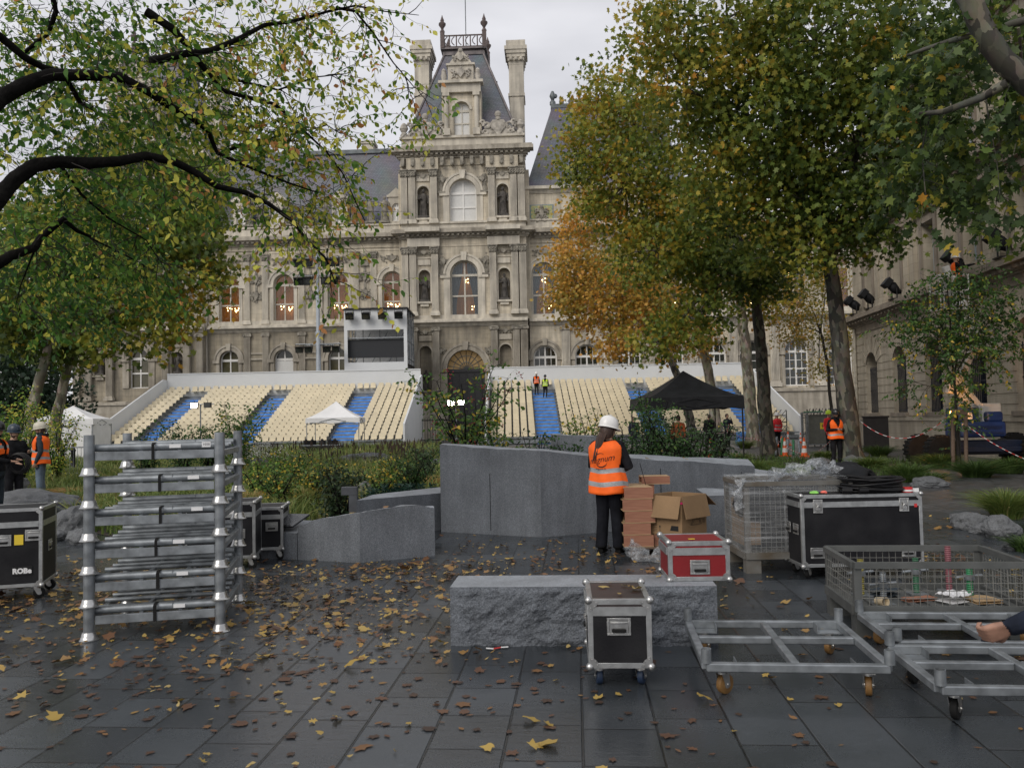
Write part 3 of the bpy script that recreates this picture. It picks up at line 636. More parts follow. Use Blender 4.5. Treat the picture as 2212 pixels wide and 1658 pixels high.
    for s in (-1, 1): dt.tube((uc + s * 1.42, y + .02, zd0), (uc + s * 1.42, y + .02, zd1 - .7), .22, n=10); dt.bb(uc + s * 1.42 - .32, uc + s * 1.42 + .32, y - .28, y + .3, zd1 - .7, zd1 - .35); dt.bb(uc + s * 1.42 - .34, uc + s * 1.42 + .34, y - .3, y + .3, zd0 - .02, zd0 + .6)
    dt.bb(uc - dw, uc + dw, y - .2, y + .3, zd1 - .35, zd1 + .45); dt.bb(uc - dw - .25, uc + dw + .25, y - .5, y + .6, zd1 + .45, zd1 + .7); dt.bb(uc - 1.2, uc + 1.2, y - .1, y + 1.6, zd1 + .7, zd1 + 2.2); dt.bb(uc - 1.35, uc + 1.35, y - .25, y + 1.6, zd1 + 2.2, zd1 + 2.4)
    dt.prism([(uc - 1.1, zd1 + 2.4), (uc + 1.1, zd1 + 2.4), (uc + .75, zd1 + 2.9), (uc + .2, zd1 + 3.6), (uc - .2, zd1 + 3.6), (uc - .75, zd1 + 2.9)], y - .05, y + .4)
    dt.build('dormer_surround', TRIM, do); oc = MB(); ornament(oc, uc, zd1 + 1.45, 1.9, 1.2, y - .1, seed=4); ornament(oc, uc, zd1 + 2.9, 1.6, .8, y - .05, seed=5); oc.ball((uc, y, zd1 + 3.7), .22, 8); oc.bb(uc - 1.6, uc + 1.6, y - .04, y + .02, zd1 + .72, zd1 + .8); oc.bb(uc - .1, uc + .1, y - .06, y, zd1 + .8, zd1 + 3.6)
    for s in (-1, 1): oc.lathe((uc + s * 1.6, y, zd1 + .7), [(.22, 0), (.2, .2), (.3, .6), (.2, .9), (.25, 1.05), (.04, 1.3)], 8)
    oc.build('dormer_carving', CARVED_PALE, do)
    window(uc, dh, ds, dsp, y + .5, 'day', FRAME_CREAM)
    # chimneys
    for s in (-1, 1):
        zt = Fp(920 if s < 0 else 1118, 88, y + 4.5)[1]; ch = MB(); a = uc + s * (W / 2 - (1.5 if s < 0 else .75)); yv = y + 4.5; zq = zAt - .2
        ch.bb(a - .72, a + .72, yv, yv + 2.4, zq, zt - 2.4); ch.bb(a - .82, a + .82, yv - .1, yv + 2.5, zt - 5.6, zt - 5.3); ch.bb(a - .62, a + .62, yv - .06, yv + .1, zq + 1, zt - 5.8)
        for i in range(4): f = .74 + .08 * i; ch.bb(a - f, a + f, yv - .1 * i - .02, yv + 2.4 + .1 * i, zt - 2.4 + .35 * i, zt - 2.4 + .35 * (i + 1) - .003)
        ch.bb(a - 1.12, a + 1.12, yv - .4, yv + 2.8, zt - 1.0, zt - .62); ch.bb(a - .95, a + .95, yv - .2, yv + 2.6, zt - .62, zt)
        for i in range(3): ch.ball((a + (i - 1) * .5, yv - .25, zt - 1.9), .2, 6)
        ch.build('chimney', TRIM, hall)
    if mid:
        ld = MB(); a = uc + W / 2 - 2.2
        for i, zz in enumerate((zAt + 2.8, zAt + 5.6, zAt + 8.4)):
            x = a - 1.05 * i; yv = y + 3.6
            ld.bb(x - .7, x + .7, yv, yv + 1, zz, zz + .08)
            for q_ in (x - .65, x, x + .65): ld.tube((q_, yv, zz), (q_, yv, zz + 1.1), .03, n=4)
            for h_ in (.55, 1.1): ld.tube((x - .65, yv, zz + h_), (x + .65, yv, zz + h_), .03, n=4)
            ld.tube((x + .5, yv + .3, zz - 2.6), (x + .1, yv + .3, zz), .04, n=4); ld.tube((x + .75, yv + .3, zz - 2.6), (x + .35, yv + .3, zz), .04, n=4)
        ld.build('roof_walkway', ZINC, hall)
UT = (U_T0 + U_T1) / 2; WT = Fp(1142, 600, -1.)[0] - Fp(872, 600, -1.)[0]
pavilion(Fp(1003, 600, -1.)[0], WT, -1., True, ['curtain', 'day'])
pavilion(Fp(300, 700, -.6)[0], 12.6, -.6, False, ['dim', 'day'])
# ---- right wing
rx = [1175, 1265, 1356, 1448, 1540, 1620, 1717, 1812, 1910]
cr = [Fp(x, 650)[0] for x in rx]
storey(U_T1, U_R1, cr, [1.12] * 9, ZC1, ZC2a, [Fp(1175, 681)[1]] * 9, [Fp(1175, 566)[1] - 1.12] * 9, 0, ['curtain', 'curtain', 'dim', 'curtain', 'lit', 'dim', 'curtain', 'dim', 'dim'], STONE, TRIM, FRAME_CREAM)
zg = Fp(1717, 852)[1]
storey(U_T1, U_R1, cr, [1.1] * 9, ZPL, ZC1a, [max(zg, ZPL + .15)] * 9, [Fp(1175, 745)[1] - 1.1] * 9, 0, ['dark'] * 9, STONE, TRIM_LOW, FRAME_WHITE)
for i in range(8):
    u = (cr[i] + cr[i + 1]) / 2; pilaster(u, .72, ZC1 + .1, ZC2a - .1, 0, .25, TRIM, CARVED); pilaster(u, .78, ZPL + .1, ZC1a - .1, 0, .3, TRIM, CARVED, True)
for i in (0, 1, 2): f = MB(); ornament(f, cr[i], ZC2a - .6, 2.2, .8, .02, seed=40 + i); f.build('frieze_carving', CARVED, hall)
bands(U_T1, U_R1, 0); plinth(U_T1, U_R1, 0)
# attic storey with the painted panel, then the hipped slate roof
zE2 = Fp(1170, 406)[1]; uA1 = Fp(1560, 440)[0]
mb = MB(); mb.bb(U_T1, uA1, .1, 10, ZB + .17, zE2); mb.build('attic', STONE, hall)
cornice(U_T1, uA1, zE2 - .5, zE2 + .15, .1, .5, TRIM, den=False)
for px in (1170, 1290, 1410):
    a = Fp(px, 462)[0]; z0_, z1_ = Fp(1170, 482)[1], Fp(1170, 444)[1]
    mb = MB(); mb.bb(a - 1.12, a + 1.12, .04, .1, z0_ - .1, z1_ + .1); pn = mb.build('painted_panel', mat('panel_border', (.22, .27, .28), .6), hall)
    mb = MB(); mb.bb(a - 1.0, a + 1.0, .01, .04, z0_, z1_); mb.build('panel_field', mat('mosaic', (.55, .42, .16), .5, c2=(.12, .26, .14), scale=5, detail=6), pn)
    mb = MB(); ornament(mb, a, (z0_ + z1_) / 2, 1.0, 1.7, .0, seed=9); mb.build('coat_of_arms', CARVED, pn)
uh0, uh1 = Fp(1136, 400)[0], Fp(1480, 400)[0]; ut0, ut1 = Fp(1192, 232, 5)[0], Fp(1420, 232, 5)[0]; zt = Fp(1190, 232, 5)[1]
r = MB(); r.add([(uh0, .2, zE2 + .15), (uh1, .2, zE2 + .15), (uh1, 11, zE2 + .15), (uh0, 11, zE2 + .15), (ut0, 5, zt), (ut1, 5, zt), (ut1, 6.5, zt), (ut0, 6.5, zt)], [(0, 1, 5, 4), (1, 2, 6, 5), (2, 3, 7, 6), (3, 0, 4, 7), (4, 5, 6, 7)]); ro = r.build('roof', SLATE, hall)
c = MB(); c.bb(ut0 - .1, ut1 + .1, 4.9, 6.6, zt - .1, zt + .3); c.lathe((ut0 + .1, 5.2, zt + .3), [(.3, 0), (.3, .3), (.15, .5), (.32, .9), (.12, 1.4)], 8); c.ball((ut0 + .35, 5.2, zt + 1.2), .25, 8)
for i in range(10): c.lathe((ut0 + 1 + i * .9, 5.2, zt + .3), [(.2, 0), (.25, .4), (.05, .7)], 6)
c.build('ridge_crest', ZINC, ro)
# left wing mansard with attic dormers and figures
zr = Fp(640, 338, 4)[1]; r = MB(); a, b = U_L1 + .2, U_T0 + .8
r.add([(a, .9, ZB), (b, .9, ZB), (b, 14, ZB), (a, 14, ZB), (a + 1.2, 3.6, zr), (b - 1.2, 3.6, zr), (b - 1.2, 11, zr), (a + 1.2, 11, zr)], [(0, 1, 5, 4), (1, 2, 6, 5), (2, 3, 7, 6), (3, 0, 4, 7), (4, 5, 6, 7)]); ro = r.build('roof', SLATE, hall)
c = MB(); c.bb(a + 1, b - 1, 3.4, 3.8, zr - .1, zr + .3); c.build('ridge_crest', ZINC, ro)
c = MB(); uq = Fp(797, 320, 6)[0]; c.bb(uq - .55, uq + .55, 5.5, 7, zr - .5, Fp(797, 314, 6)[1]); c.bb(uq - .7, uq + .7, 5.4, 7.1, Fp(797, 314, 6)[1], Fp(797, 308, 6)[1]); c.build('chimney', TRIM, hall)
for px in (517, 597, 732, 855):
    u = Fp(px, 460)[0]; z0 = ZB + .17; d = MB(); arch_panel(d, u - .75, u + .75, z0, z0 + 2.6, u, .42, z0 + .3, z0 + 1.6, .3, .8); d.bb(u - .9, u + .9, .2, 2, z0 + 2.6, z0 + 2.8); d.bb(u - .75, u - .5, .8, 2.4, z0, z0 + 2.6); d.bb(u + .5, u + .75, .8, 2.4, z0, z0 + 2.6); d.prism([(u - .8, z0 + 2.8), (u + .8, z0 + 2.8), (u, z0 + 3.5)], .25, .7); d.build('dormer', TRIM, hall); window(u, .42, z0 + .3, z0 + 1.6, .5, 'day', FRAME_WHITE, False)
for px in (537, 560, 620, 668, 700, 765, 800, 830):
    u = Fp(px, 460)[0]; f = MB(); figure_mb(f, (u, .2, ZB + .45), 2.4, 0, px); f.build('statue', CARVED, hall)
mb = MB()
for px in (451, 872): u = Fp(px, 600)[0]; mb.tube((u - .2, -.1, 0), (u - .2, -.1, ZC2a), .09, n=8)
mb.build('downpipe', TRIM, hall)
# ================================================================ people
SKIN = mat('skin', (.42, .25, .17), .55, var=.12, scale=20)
BLACKCLOTH = mat('black_cloth', (.012, .012, .014), .85, var=.5, scale=9, bump=.6, bscale=12)
NAVYCLOTH = mat('navy_cloth', (.02, .025, .04), .85, var=.4, scale=9, bump=.5, bscale=12)
DENIM = mat('worn_denim', (.07, .10, .14), .85, c2=(.14, .19, .24), scale=5, bump=.5, bscale=16)
GREYCLOTH = mat('grey_jersey', (.035, .045, .055), .9, var=.3, scale=12, bump=.4)
HIVIS = mat('orange_hivis', (.90, .13, .008), .75, var=.14, scale=6, bump=.7, bscale=7, emit=(1, .13, .0), es=.05)
HIVISY = mat('yellow_hivis', (.55, .75, .05), .75, var=.14, scale=6, bump=.4)
HIVISR = mat('red_hivis', (.75, .03, .04), .75, var=.14, scale=6, bump=.4)
BAND = mat('reflective_band', (.32, .33, .34), .45, .2, var=.12, scale=8, bump=.3)
BOOT = mat('black_boot', (.01, .01, .01), .5)
WHITEHELM = mat('white_helmet_shell', (.78, .77, .75), .32, var=.05, coat=.3)
CREAMHELM = mat('cream_helmet_shell', (.55, .52, .42), .4, var=.12)
BLACKHELM = mat('black_helmet_shell', (.012, .012, .014), .3, var=.2, coat=.3)
HAIRB = mat('dark_brown_hair', (.028, .014, .010), .5, c2=(.07, .035, .022), scale=9, stretch=(6, 6, .5))
INK = mat('black_print', (.008, .008, .008), .7)
def loft(mb, rings, n=20, m=0, cap=True):
    """rings of (x,y,z,rx,ry)"""
    vs = []; fs = []
    for x, y, z, rx, ry in rings:
        for k in range(n): a = 6.28318 * k / n; vs.append((x + rx * math.cos(a), y + ry * math.sin(a), z))
    q = len(rings)
    for i in range(q - 1):
        for k in range(n): k2 = (k + 1) % n; fs.append((i * n + k, i * n + k2, (i + 1) * n + k2, (i + 1) * n + k))
    if cap: fs.append(list(range(n))[::-1]); fs.append([(q - 1) * n + k for k in range(n)])
    return mb.add(vs, fs, m, True)
TORSO = [(.84, .165, .115, .0), (.92, .175, .12, .0), (1.0, .168, .115, 0), (1.1, .158, .108, 0), (1.2, .168, .115, 0), (1.3, .182, .122, .0), (1.38, .185, .115, .01), (1.43, .165, .095, .012), (1.47, .11, .075, .012), (1.50, .065, .06, .01)]
def torso_at(z):
    for a, b in zip(TORSO, TORSO[1:]):
        if z <= b[0]: t = max(0, (z - a[0]) / (b[0] - a[0])); return [a[i] + (b[i] - a[i]) * t for i in range(1, 4)]
    return TORSO[-1][1:]
def hand(mb, w_, d, palmn, k=1., curl=.85, grip=False):
    """palm, four bent fingers of unequal length and a thumb from the palm's side"""
    w_, d, pn = Vector(w_), Vector(d).normalized(), Vector(palmn).normalized(); s = d.cross(pn).normalized(); pn = s.cross(d).normalized()
    for t in (-.75, -.25, .25, .75): mb.path([w_ + s * t * .022 * k, w_ + d * .045 * k + s * t * .034 * k, w_ + d * .085 * k + s * t * .04 * k], [.015 * k, .0165 * k, .0135 * k], 8)
    for i, (t, ln) in enumerate(((-.95, .062), (-.32, .075), (.32, .080), (.95, .070))):
        p0 = w_ + d * .085 * k + s * t * .03 * k; pts = [p0]; a = 0; p = p0
        for j, f in enumerate((.44, .32, .24)):
            a += curl * (.55 + .25 * j); p = p + (d * math.cos(a) + pn * math.sin(a) + s * t * .08) * ln * f * k; pts.append(p)
        mb.path(pts, [.0095 * k, .0092 * k, .0085 * k, .0065 * k], 8)
    b = w_ + d * .025 * k + s * .028 * k
    mb.path([b, b + (d * .5 + s * .75 + pn * .3) * .04 * k, b + (d * .85 + s * .75 + pn * .75) * .062 * k, b + (d * 1.3 + s * .6 + pn * .9) * .075 * k], [.0135 * k, .012 * k, .010 * k, .0075 * k], 8)
def person(label, loc, rz=0., H=1.75, arms=None, legs=None, mats=None, vox=.02, helmet=None, vest=None, hem=.80, hair=None, head=(0, 0), lean=0., loose=1., fingers=False, group=None, hood=False, beard=None):
    """standing person facing -y; arms: per side (elbow, wrist); returns the body, a single mesh"""
    k = H / 1.75; mb = MB()
    arms = arms or [((.25, .03, 1.13), (.25, -.08, .89)), ((-.25, .03, 1.13), (-.25, -.08, .89))]
    legs = legs or [((.10, -.01, .49), (.11, .02, .085)), ((-.10, -.01, .49), (-.11, .02, .085))]
    loft(mb, [(0, cy, z, rx * (loose if z > .86 else 1), ry * loose) for z, rx, ry, cy in TORSO])
    loft(mb, [(0, .0, .80, .12, .1), (0, .0, .86, .165, .115), (0, 0, .95, .17, .118)])
    mb.path([(0, .012, 1.44), (0, .005, 1.52), (0, -.01, 1.58)], [.062, .058, .055], 12)
    hands = []
    for (e, w_), s in zip(arms, (1, -1)):
        sh = Vector((s * .178, .01, 1.415)); e, w_ = Vector(e), Vector(w_)
        mb.path([sh + Vector((-s * .05, 0, .01)), sh, sh.lerp(e, .5), e, e.lerp(w_, .5), w_], [.062, .068 * loose, .058 * loose, .05 * loose, .046 * loose, .034], 10); mb.ball(sh, .066 * loose, 10)
        d = (w_ - e).normalized()
        if fingers: hand(mb, w_, d, Vector((-s, -.3, .1)), 1.0, .85 if fingers is True else fingers)
        else: mb.path([w_, w_ + d * .06, w_ + d * .12, w_ + d * .15], [.03, .036, .03, .015], 8, ry=.6)
        hands.append(w_ + d * .09)
    for (kn, an), s in zip(legs, (1, -1)):
        hp = Vector((s * .092, 0, .90)); kn, an = Vector(kn), Vector(an)
        mb.path([hp, hp.lerp(kn, .35), kn, kn.lerp(an, .4), an], [.098, .092, .066 * loose, .064 * loose, .052 * loose * loose], 12)
        mb.path([an + Vector((0, .04, -.045)), an + Vector((0, -.05, -.04)), an + Vector((s * .02, -.13, -.05)), an + Vector((s * .03, -.19, -.06))], [.048, .047, .042, .024], 10, ry=.75)
    # head
    i0 = len(mb.v); hz = 1.635
    loft(mb, [(0, .0, 1.53, .035, .04), (0, -.012, 1.545, .05, .062), (0, -.012, 1.575, .063, .083), (0, -.002, 1.62, .072, .094), (0, .006, 1.66, .075, .098), (0, .008, 1.70, .07, .093), (0, .008, 1.735, .048, .066), (0, .008, 1.75, .02, .03)])
    mb.path([(0, -.092, 1.655), (0, -.112, 1.62), (0, -.098, 1.608)], [.010, .0155, .010], 8)
    for s in (-1, 1): mb.ball((s * .076, .012, 1.628), .022, 8, 0, .5, 1, 1.5); mb.ball((s * .032, -.084, 1.655), .018, 8)
    mb.ball((0, -.086, 1.578), .022, 8, 0, 1.3, .8, .6); mb.ball((0, -.075, 1.548), .026, 8)
    HM = Matrix.Translation((0, 0, 1.54)) @ Euler((head[1], 0, head[0])).to_matrix().to_4x4() @ Matrix.Translation((0, 0, -1.54))
    mb.xf(HM, i0)
    if lean: mb.xf(Matrix.Translation((0, 0, .95)) @ Matrix.Rotation(lean, 4, 'X') @ Matrix.Translation((0, 0, -.95)), 0) if False else None
    mb.xf(Matrix.Scale(k, 4))
    tmp = mb.build('tmp', SKIN, fix=True); rm = tmp.modifiers.new('r', 'REMESH'); rm.mode = 'VOXEL'; rm.voxel_size = vox; rm.use_smooth_shade = True
    sm = tmp.modifiers.new('s', 'SMOOTH'); sm.iterations = 3; sm.factor = .5
    me = bpy.data.meshes.new_from_object(tmp.evaluated_get(bpy.context.evaluated_depsgraph_get())); bpy.data.objects.remove(tmp)
    me.name = 'person'; me.materials.clear()
    for x in mats or (SKIN, BLACKCLOTH, BLACKCLOTH, BOOT): me.materials.append(x)
    mi = np.zeros(len(me.polygons), dtype=np.int32)
    for p in me.polygons:
        c = p.center / k
        if min((c - h).length for h in hands) < .085: q = 0
        elif c.z > 1.50 and Vector((c.x, c.y)).length < .25 and (not hood or c.z > 1.56): q = 0
        elif c.z < .11: q = 3
        elif c.z < .93 and min(abs(c.x - l[0][0]) for l in legs) < .16 and all((c - h).length > .12 for h in hands): q = 2
        else: q = 1
        if q == 2 and any((c - Vector(a[1])).length < .1 or (c - (Vector(a[0]) + Vector(a[1])) / 2).length < .12 for a in arms): q = 1
        mi[p.index] = q
    me.polygons.foreach_set('material_index', mi); me.polygons.foreach_set('use_smooth', [True] * len(mi))
    o = bpy.data.objects.new('person', me); col.objects.link(o); o.location = loc; o.rotation_euler = (0, 0, rz); tag(o, label, 'person', group)
    S = Matrix.Scale(k, 4)
    if helmet:
        h = MB(); pr = [(.118, 1.655), (.122, 1.69), (.118, 1.73), (.102, 1.775), (.07, 1.805), (.03, 1.818), (.004, 1.82)]
        h.lathe((0, .004, 0), pr, 24, 0, True, None, .94, 1.16); b0 = len(h.v)
        h.lathe((0, -.012, 0), [(.118, 1.652), (.14, 1.648), (.14, 1.656), (.118, 1.668)], 24, 0, True, None, .93, 1.22)
        h.path([(0, -.13, 1.71), (0, -.09, 1.79), (0, .0, 1.823), (0, .09, 1.79), (0, .135, 1.72)], .012, 6)
        h.xf(HM).xf(S); ho = h.build('helmet', helmet, o)
        st = MB(); st.path([(.082, -.02, 1.66), (.07, -.03, 1.6), (.03, -.06, 1.525), (-.03, -.06, 1.525), (-.07, -.03, 1.6), (-.082, -.02, 1.66)], .006, 5); st.xf(HM).xf(S); st.build('strap', BLACKCLOTH, ho)
    ey = MB()
    for s in (-1, 1): ey.ball((s * .031, -.092, 1.642), .010, 8)
    ey.xf(HM).xf(S); ey.build('eyes', INK, o)
    if beard:
        be = MB(); loft(be, [(0, -.022, 1.535, .035, .05), (0, -.018, 1.55, .054, .068), (0, -.016, 1.58, .066, .083), (0, -.006, 1.60, .066, .07)], 16); be.xf(HM).xf(S); be.build('beard', beard, o)
    if hair == 'long':
        h = MB(); loft(h, [(0, .03, 1.50, .07, .05), (0, .03, 1.56, .086, .085), (0, .02, 1.62, .09, .098), (0, .014, 1.68, .088, .105), (0, .01, 1.72, .07, .09)], 20)
        rr = random.Random(3)
        for j in range(24):
            a = rr.uniform(-1, 1); x = a * .06; ln = rr.uniform(.16, .34) * (1.15 - abs(a) * .4); y = .105 - abs(a) * .03
            h.path([(x, y * .85, 1.60), (x * 1.05 + .01, y + .02, 1.50), (x * .9 + .02, y + .035, 1.50 - ln * .45), (x * .5 + .03 + rr.uniform(-.015, .015), y + .045, 1.50 - ln)], [.016, .02, .016, .003], 6)
        h.xf(HM).xf(S); h.build('hair', HAIRB, o)
    elif hair == 'short':
        h = MB(); loft(h, [(0, .03, 1.56, .06, .07), (0, .022, 1.62, .08, .09), (0, .016, 1.68, .082, .10), (0, .012, 1.73, .06, .08), (0, .01, 1.757, .02, .03)], 16); h.xf(HM).xf(S); h.build('hair', HAIRB, o)
    if hood:
        h = MB(); h.path([(.10 * math.cos(t), .03 + .10 * math.sin(t), 1.475 + .035 * math.sin(t)) for t in [i * .45 for i in range(14)]], .04, 8, closed=True); h.xf(S); h.build('hood', BLACKCLOTH, o)
    if vest:
        zs = sorted(set([hem + (1.475 - hem) * i / 22 for i in range(23)] + [hem + .10, hem + .16, hem + .27, hem + .33])); n = 56
        vs = []; fs = []; ms = []
        for z in zs:
            rx, ry, cy = torso_at(max(z, .9)); fl = max(0, (1.15 - z)) * .09; of = .022
            for q in range(n):
                a = 6.28318 * q / n; wr = .006 * math.sin(a * 7 + z * 9)
                sq = (abs(math.cos(a)) ** 4 + abs(math.sin(a)) ** 4) ** -.12
                vs.append(((rx * loose + of + fl + wr) * math.cos(a) * sq, cy + (ry * loose + of + fl + wr) * math.sin(a) * sq, z + .01 * math.sin(a * 3)))
        for i in range(len(zs) - 1):
            for q in range(n):
                q2 = (q + 1) % n; ids = (i * n + q, i * n + q2, (i + 1) * n + q2, (i + 1) * n + q); c = sum((Vector(vs[j]) for j in ids), Vector()) / 4
                a = 6.28318 * (q + .5) / n
                if zs[i] > 1.12 and abs(math.cos(a)) > .93 - max(0, .5 * (1.2 - c.z)): continue
                if math.sin(a) < 0 and abs(c.x) < (c.z - 1.2) * .42: continue
                fs.append(ids); z = zs[i] - hem + .001; ms.append(1 if .10 <= z < .16 or .27 <= z < .33 else 0)
        v = MB(); v.v = vs; v.f = fs; v.m = ms; v.sm = [True] * len(fs); v.xf(S)
        vo = v.build('vest', [vest, BAND], o, fix=False); sd = vo.modifiers.new('s', 'SOLIDIFY'); sd.thickness = .008; sd.offset = 1
        o['_'] = 0; del o['_']
    return o
for _n in ('black_cloth', 'navy_cloth', 'black_boot', 'grey_jersey'): MATS[_n].node_tree.nodes['Principled BSDF'].inputs['Specular IOR Level'].default_value = .12
def on_surface(vest_o, body_pts_mb, back=True, off=.006):
    """press flat lettering onto a vest: every point moves along y onto it"""
    bm = bmesh.new(); bm.from_mesh(vest_o.data); bv = BVHTree.FromBMesh(bm); s = 1 if back else -1; nv = []
    for p in body_pts_mb.v:
        h = bv.ray_cast(Vector((p[0], s * .6, p[2])), Vector((0, -s, 0)), 1.0)
        nv.append((p[0], (h[0].y if h[0] else s * .15) + s * (off + .008), p[2]))
    body_pts_mb.v = nv; bm.free()
def kid(o, name): return next(c for c in o.children if c.name.split('.')[0] == name)
# ================================================================ grandstands
WHITEPANEL = mat('white_panel', (.66, .68, .69), .55, var=.04, scale=.6)
GREYDECK = mat('grey_deck', (.20, .21, .21), .7, var=.3, scale=3)
STEEL = mat('galvanised_steel', (.25, .27, .285), .45, .6, var=.35, scale=9, bump=.05)
DARKSTEEL = mat('dark_steel', (.05, .052, .055), .5, .5, var=.3)
SEATM = mat('cream_plastic', (.66, .58, .41), .45, var=.10, scale=.8)
BLUEC = mat('blue_plastic_sheet', (.045, .21, .60), .4, c2=(.10, .33, .76), scale=2.5, bump=.9, bscale=3)
BLACKFAB = mat('black_canopy', (.014, .015, .017), .6, var=.3, scale=3, bump=.4, bscale=4)
WHITEFAB = mat('white_canopy', (.74, .74, .73), .6, var=.05, scale=2, bump=.5, bscale=2.5)
BLACKM = mat('black_metal', (.012, .012, .013), .45, .3, var=.3)
def seat_geo(mb, x, y, z, j=0.):
    pr = [(-.21, .36, .36), (-.20, .42, .40), (.06, .39, .41), (.12, .44, .41), (.15, .58, .41), (.185, .74, .39), (.195, .80, .30)]
    vs = []; fs = []; n = len(pr)
    for dy, dz in ((0, 0), (.03, -.03)):
        for a, b, w_ in pr: vs += [(x - w_ / 2, y + a + dy, z + b + dz + j), (x + w_ / 2, y + a + dy, z + b + dz + j)]
    for i in range(n - 1):
        a = i * 2; fs.append((a, a + 1, a + 3, a + 2)); o = n * 2; fs.append((o + a, o + a + 2, o + a + 3, o + a + 1)); fs.append((a, a + 2, o + a + 2, o + a)); fs.append((a + 1, o + a + 1, o + a + 3, a + 3))
    fs.append((0, n * 2, n * 2 + 1, 1)); a = 2 * n - 2; fs.append((a, a + 1, a + n * 2 + 1, a + n * 2))
    return mb.add(vs, fs, 0, False)
ROWS, PITCH_R, RISE, Z1 = 17, .655, .243, .16
def grandstand(label, x0, x1, D0, aisles):
    o = thing('grandstand', label, 'grandstand', ((x0 + x1) / 2, D0, 0), 0, 'temporary grandstands before the hall'); W = x1 - x0; h = W / 2
    dk = MB()
    for r in range(ROWS): z = Z1 + r * RISE; y = r * PITCH_R; dk.bb(-h, h, y, y + PITCH_R - .003, z - .10, z); dk.bb(-h, h, y + .02, y + .05, z - RISE + .001, z - .101)
    yb = ROWS * PITCH_R
    dk.bb(-h, h, .1, .14, 0, .06)
    dk.build('deck', GREYDECK, o)
    zt = Z1 + (ROWS - 1) * RISE
    bw = MB(); bw.bb(-h, h, yb, yb + .08, 0, zt + 1.83); n = int(W / 2.4)
    bw.bb(-h, h, yb - .05, yb - .002, zt + 1.79, zt + 1.87); bw.build('back_wall', WHITEPANEL, o)
    for s in (-1, 1):
        sw = MB(); x = s * h
        i0 = len(sw.v); sw.prism([(-.35, -.0), (-.35, 1.55), (yb - .6, zt + 1.35), (yb, zt + 1.35), (yb, 0)], -.06, .06)
        sw.xf(Matrix.Translation((x + s * .08, 0, 0)) @ Matrix.Rotation(R(90), 4, 'Z'), i0); sw.build('side_wall', WHITEPANEL, o)
    aw = 1.65
    for a in aisles:
        b = MB(); ax = a - (x0 + x1) / 2; i0 = len(b.v); nx = 8; vs = []; fs = []
        rows = []
        for r in range(ROWS - 1):
            for st in (0, 1): z = Z1 + r * RISE - RISE * .5 + st * RISE * .5; y = r * PITCH_R + st * PITCH_R * .5 - .02; rows += [(y, z + .012 - RISE * .48), (y, z + .02), (y + PITCH_R * .46, z + .012)]
        for y, z in rows:
            for i in range(nx + 1): vs.append((ax - aw / 2 + aw * i / nx, y + random.uniform(-.012, .012), z + random.uniform(-.008, .014)))
        for j in range(len(rows) - 1):
            for i in range(nx): q = j * (nx + 1) + i; fs.append((q, q + 1, q + nx + 2, q + nx + 1))
        b.add(vs, fs, 0, False); b.build('stair_cover', BLUEC, o)
        rl = MB()
        for s in (-1, 1): rl.beam((ax + s * (aw / 2 + .04), 0, Z1), (ax + s * (aw / 2 + .04), yb - 1, zt - .3), .03, .10)
        rl.build('stair_stringer', STEEL, o)
    # seats
    segs = []; xs = [-h + .12] + sum([[a - (x0 + x1) / 2 - aw / 2 - .06, a - (x0 + x1) / 2 + aw / 2 + .06] for a in aisles], []) + [h - .12]
    base = MB(); seat_geo(base, 0, 0, 0); proto = None; rest = MB(); cnt = 0
    for r in range(ROWS):
        runs = [(xs[i], xs[i + 1]) for i in range(0, len(xs), 2)]
        if r == ROWS - 1: runs += [(xs[i] + .1, xs[i + 1] - .1) for i in range(1, len(xs) - 1, 2)]
        for a, b in runs:
            k = int((b - a) / .49)
            for i in range(k):
                x = a + (b - a) * (i + .5) / k; y = r * PITCH_R + .36; z = Z1 + r * RISE
                if cnt < 100:
                    if proto is None: proto = base.build('seat', SEATM, o); s_ = proto
                    else: s_ = proto.copy(); col.objects.link(s_)
                    s_.location = (x, y, z); cnt += 1
                else: seat_geo(rest, x, y, z, random.uniform(-.008, .008))
    rs = rest.build('seat_rows', SEATM, o, fix=False); rs['kind'] = 'stuff'
    ft = MB()
    for i in range(8): ft.bb(-h + W * (i + .5) / 8 - .04, -h + W * (i + .5) / 8 + .04, -.25, -.2, 0, .42)
    ft.bb(-h, h, -.26, -.19, .42, .5); ft.bb(-h, h, -.24, -.21, .08, .3); ft.build('front_rail', STEEL, o)
    return o
SD = 56.0
grandstand('cream seated grandstand left of the hall door with the white tent before it', -27.8, -7.35, SD, [-25.0, -18.4, -11.7])
grandstand('cream seated grandstand right of the hall door, with two workers on its stairs', -1.75, 19.1, SD, [2.45, 9.8, 16.6])
# ---- white scaffold box with the screen
D = 69.5; a = P(743, 700, D).x; b = P(879, 700, D).x; z1 = P(810, 668, D).z; z0 = P(810, 798, D).z
st = thing('screen_tower', 'white panelled scaffold tower holding a dark screen above the left grandstand', 'screen tower', ((a + b) / 2, D, 0)); h = (b - a) / 2
o0, o1 = P(810, 712, D).z, P(810, 782, D).z; cw = .28
mb = MB(); mb.bb(-h, h, 0, .1, o0, z1); mb.bb(-h, h, 0, .1, z0 - 1.5, o1); mb.bb(-h, -h + cw, 0, .1, o1, o0); mb.bb(h - cw, h, 0, .1, o1, o0); mb.build('front_panel', WHITEPANEL, st)
mb = MB(); mb.bb(-h + .2, h - .2, .5, .7, P(810, 771, D).z, P(810, 731, D).z); mb.build('screen', mat('dark_screen', (.012, .014, .018), .5, var=.1), st)
mb = MB(); mb.tube((-h + .2, .3, P(810, 729, D).z), (h - .2, .3, P(810, 729, D).z), .06); mb.build('screen_rail', STEEL, st)
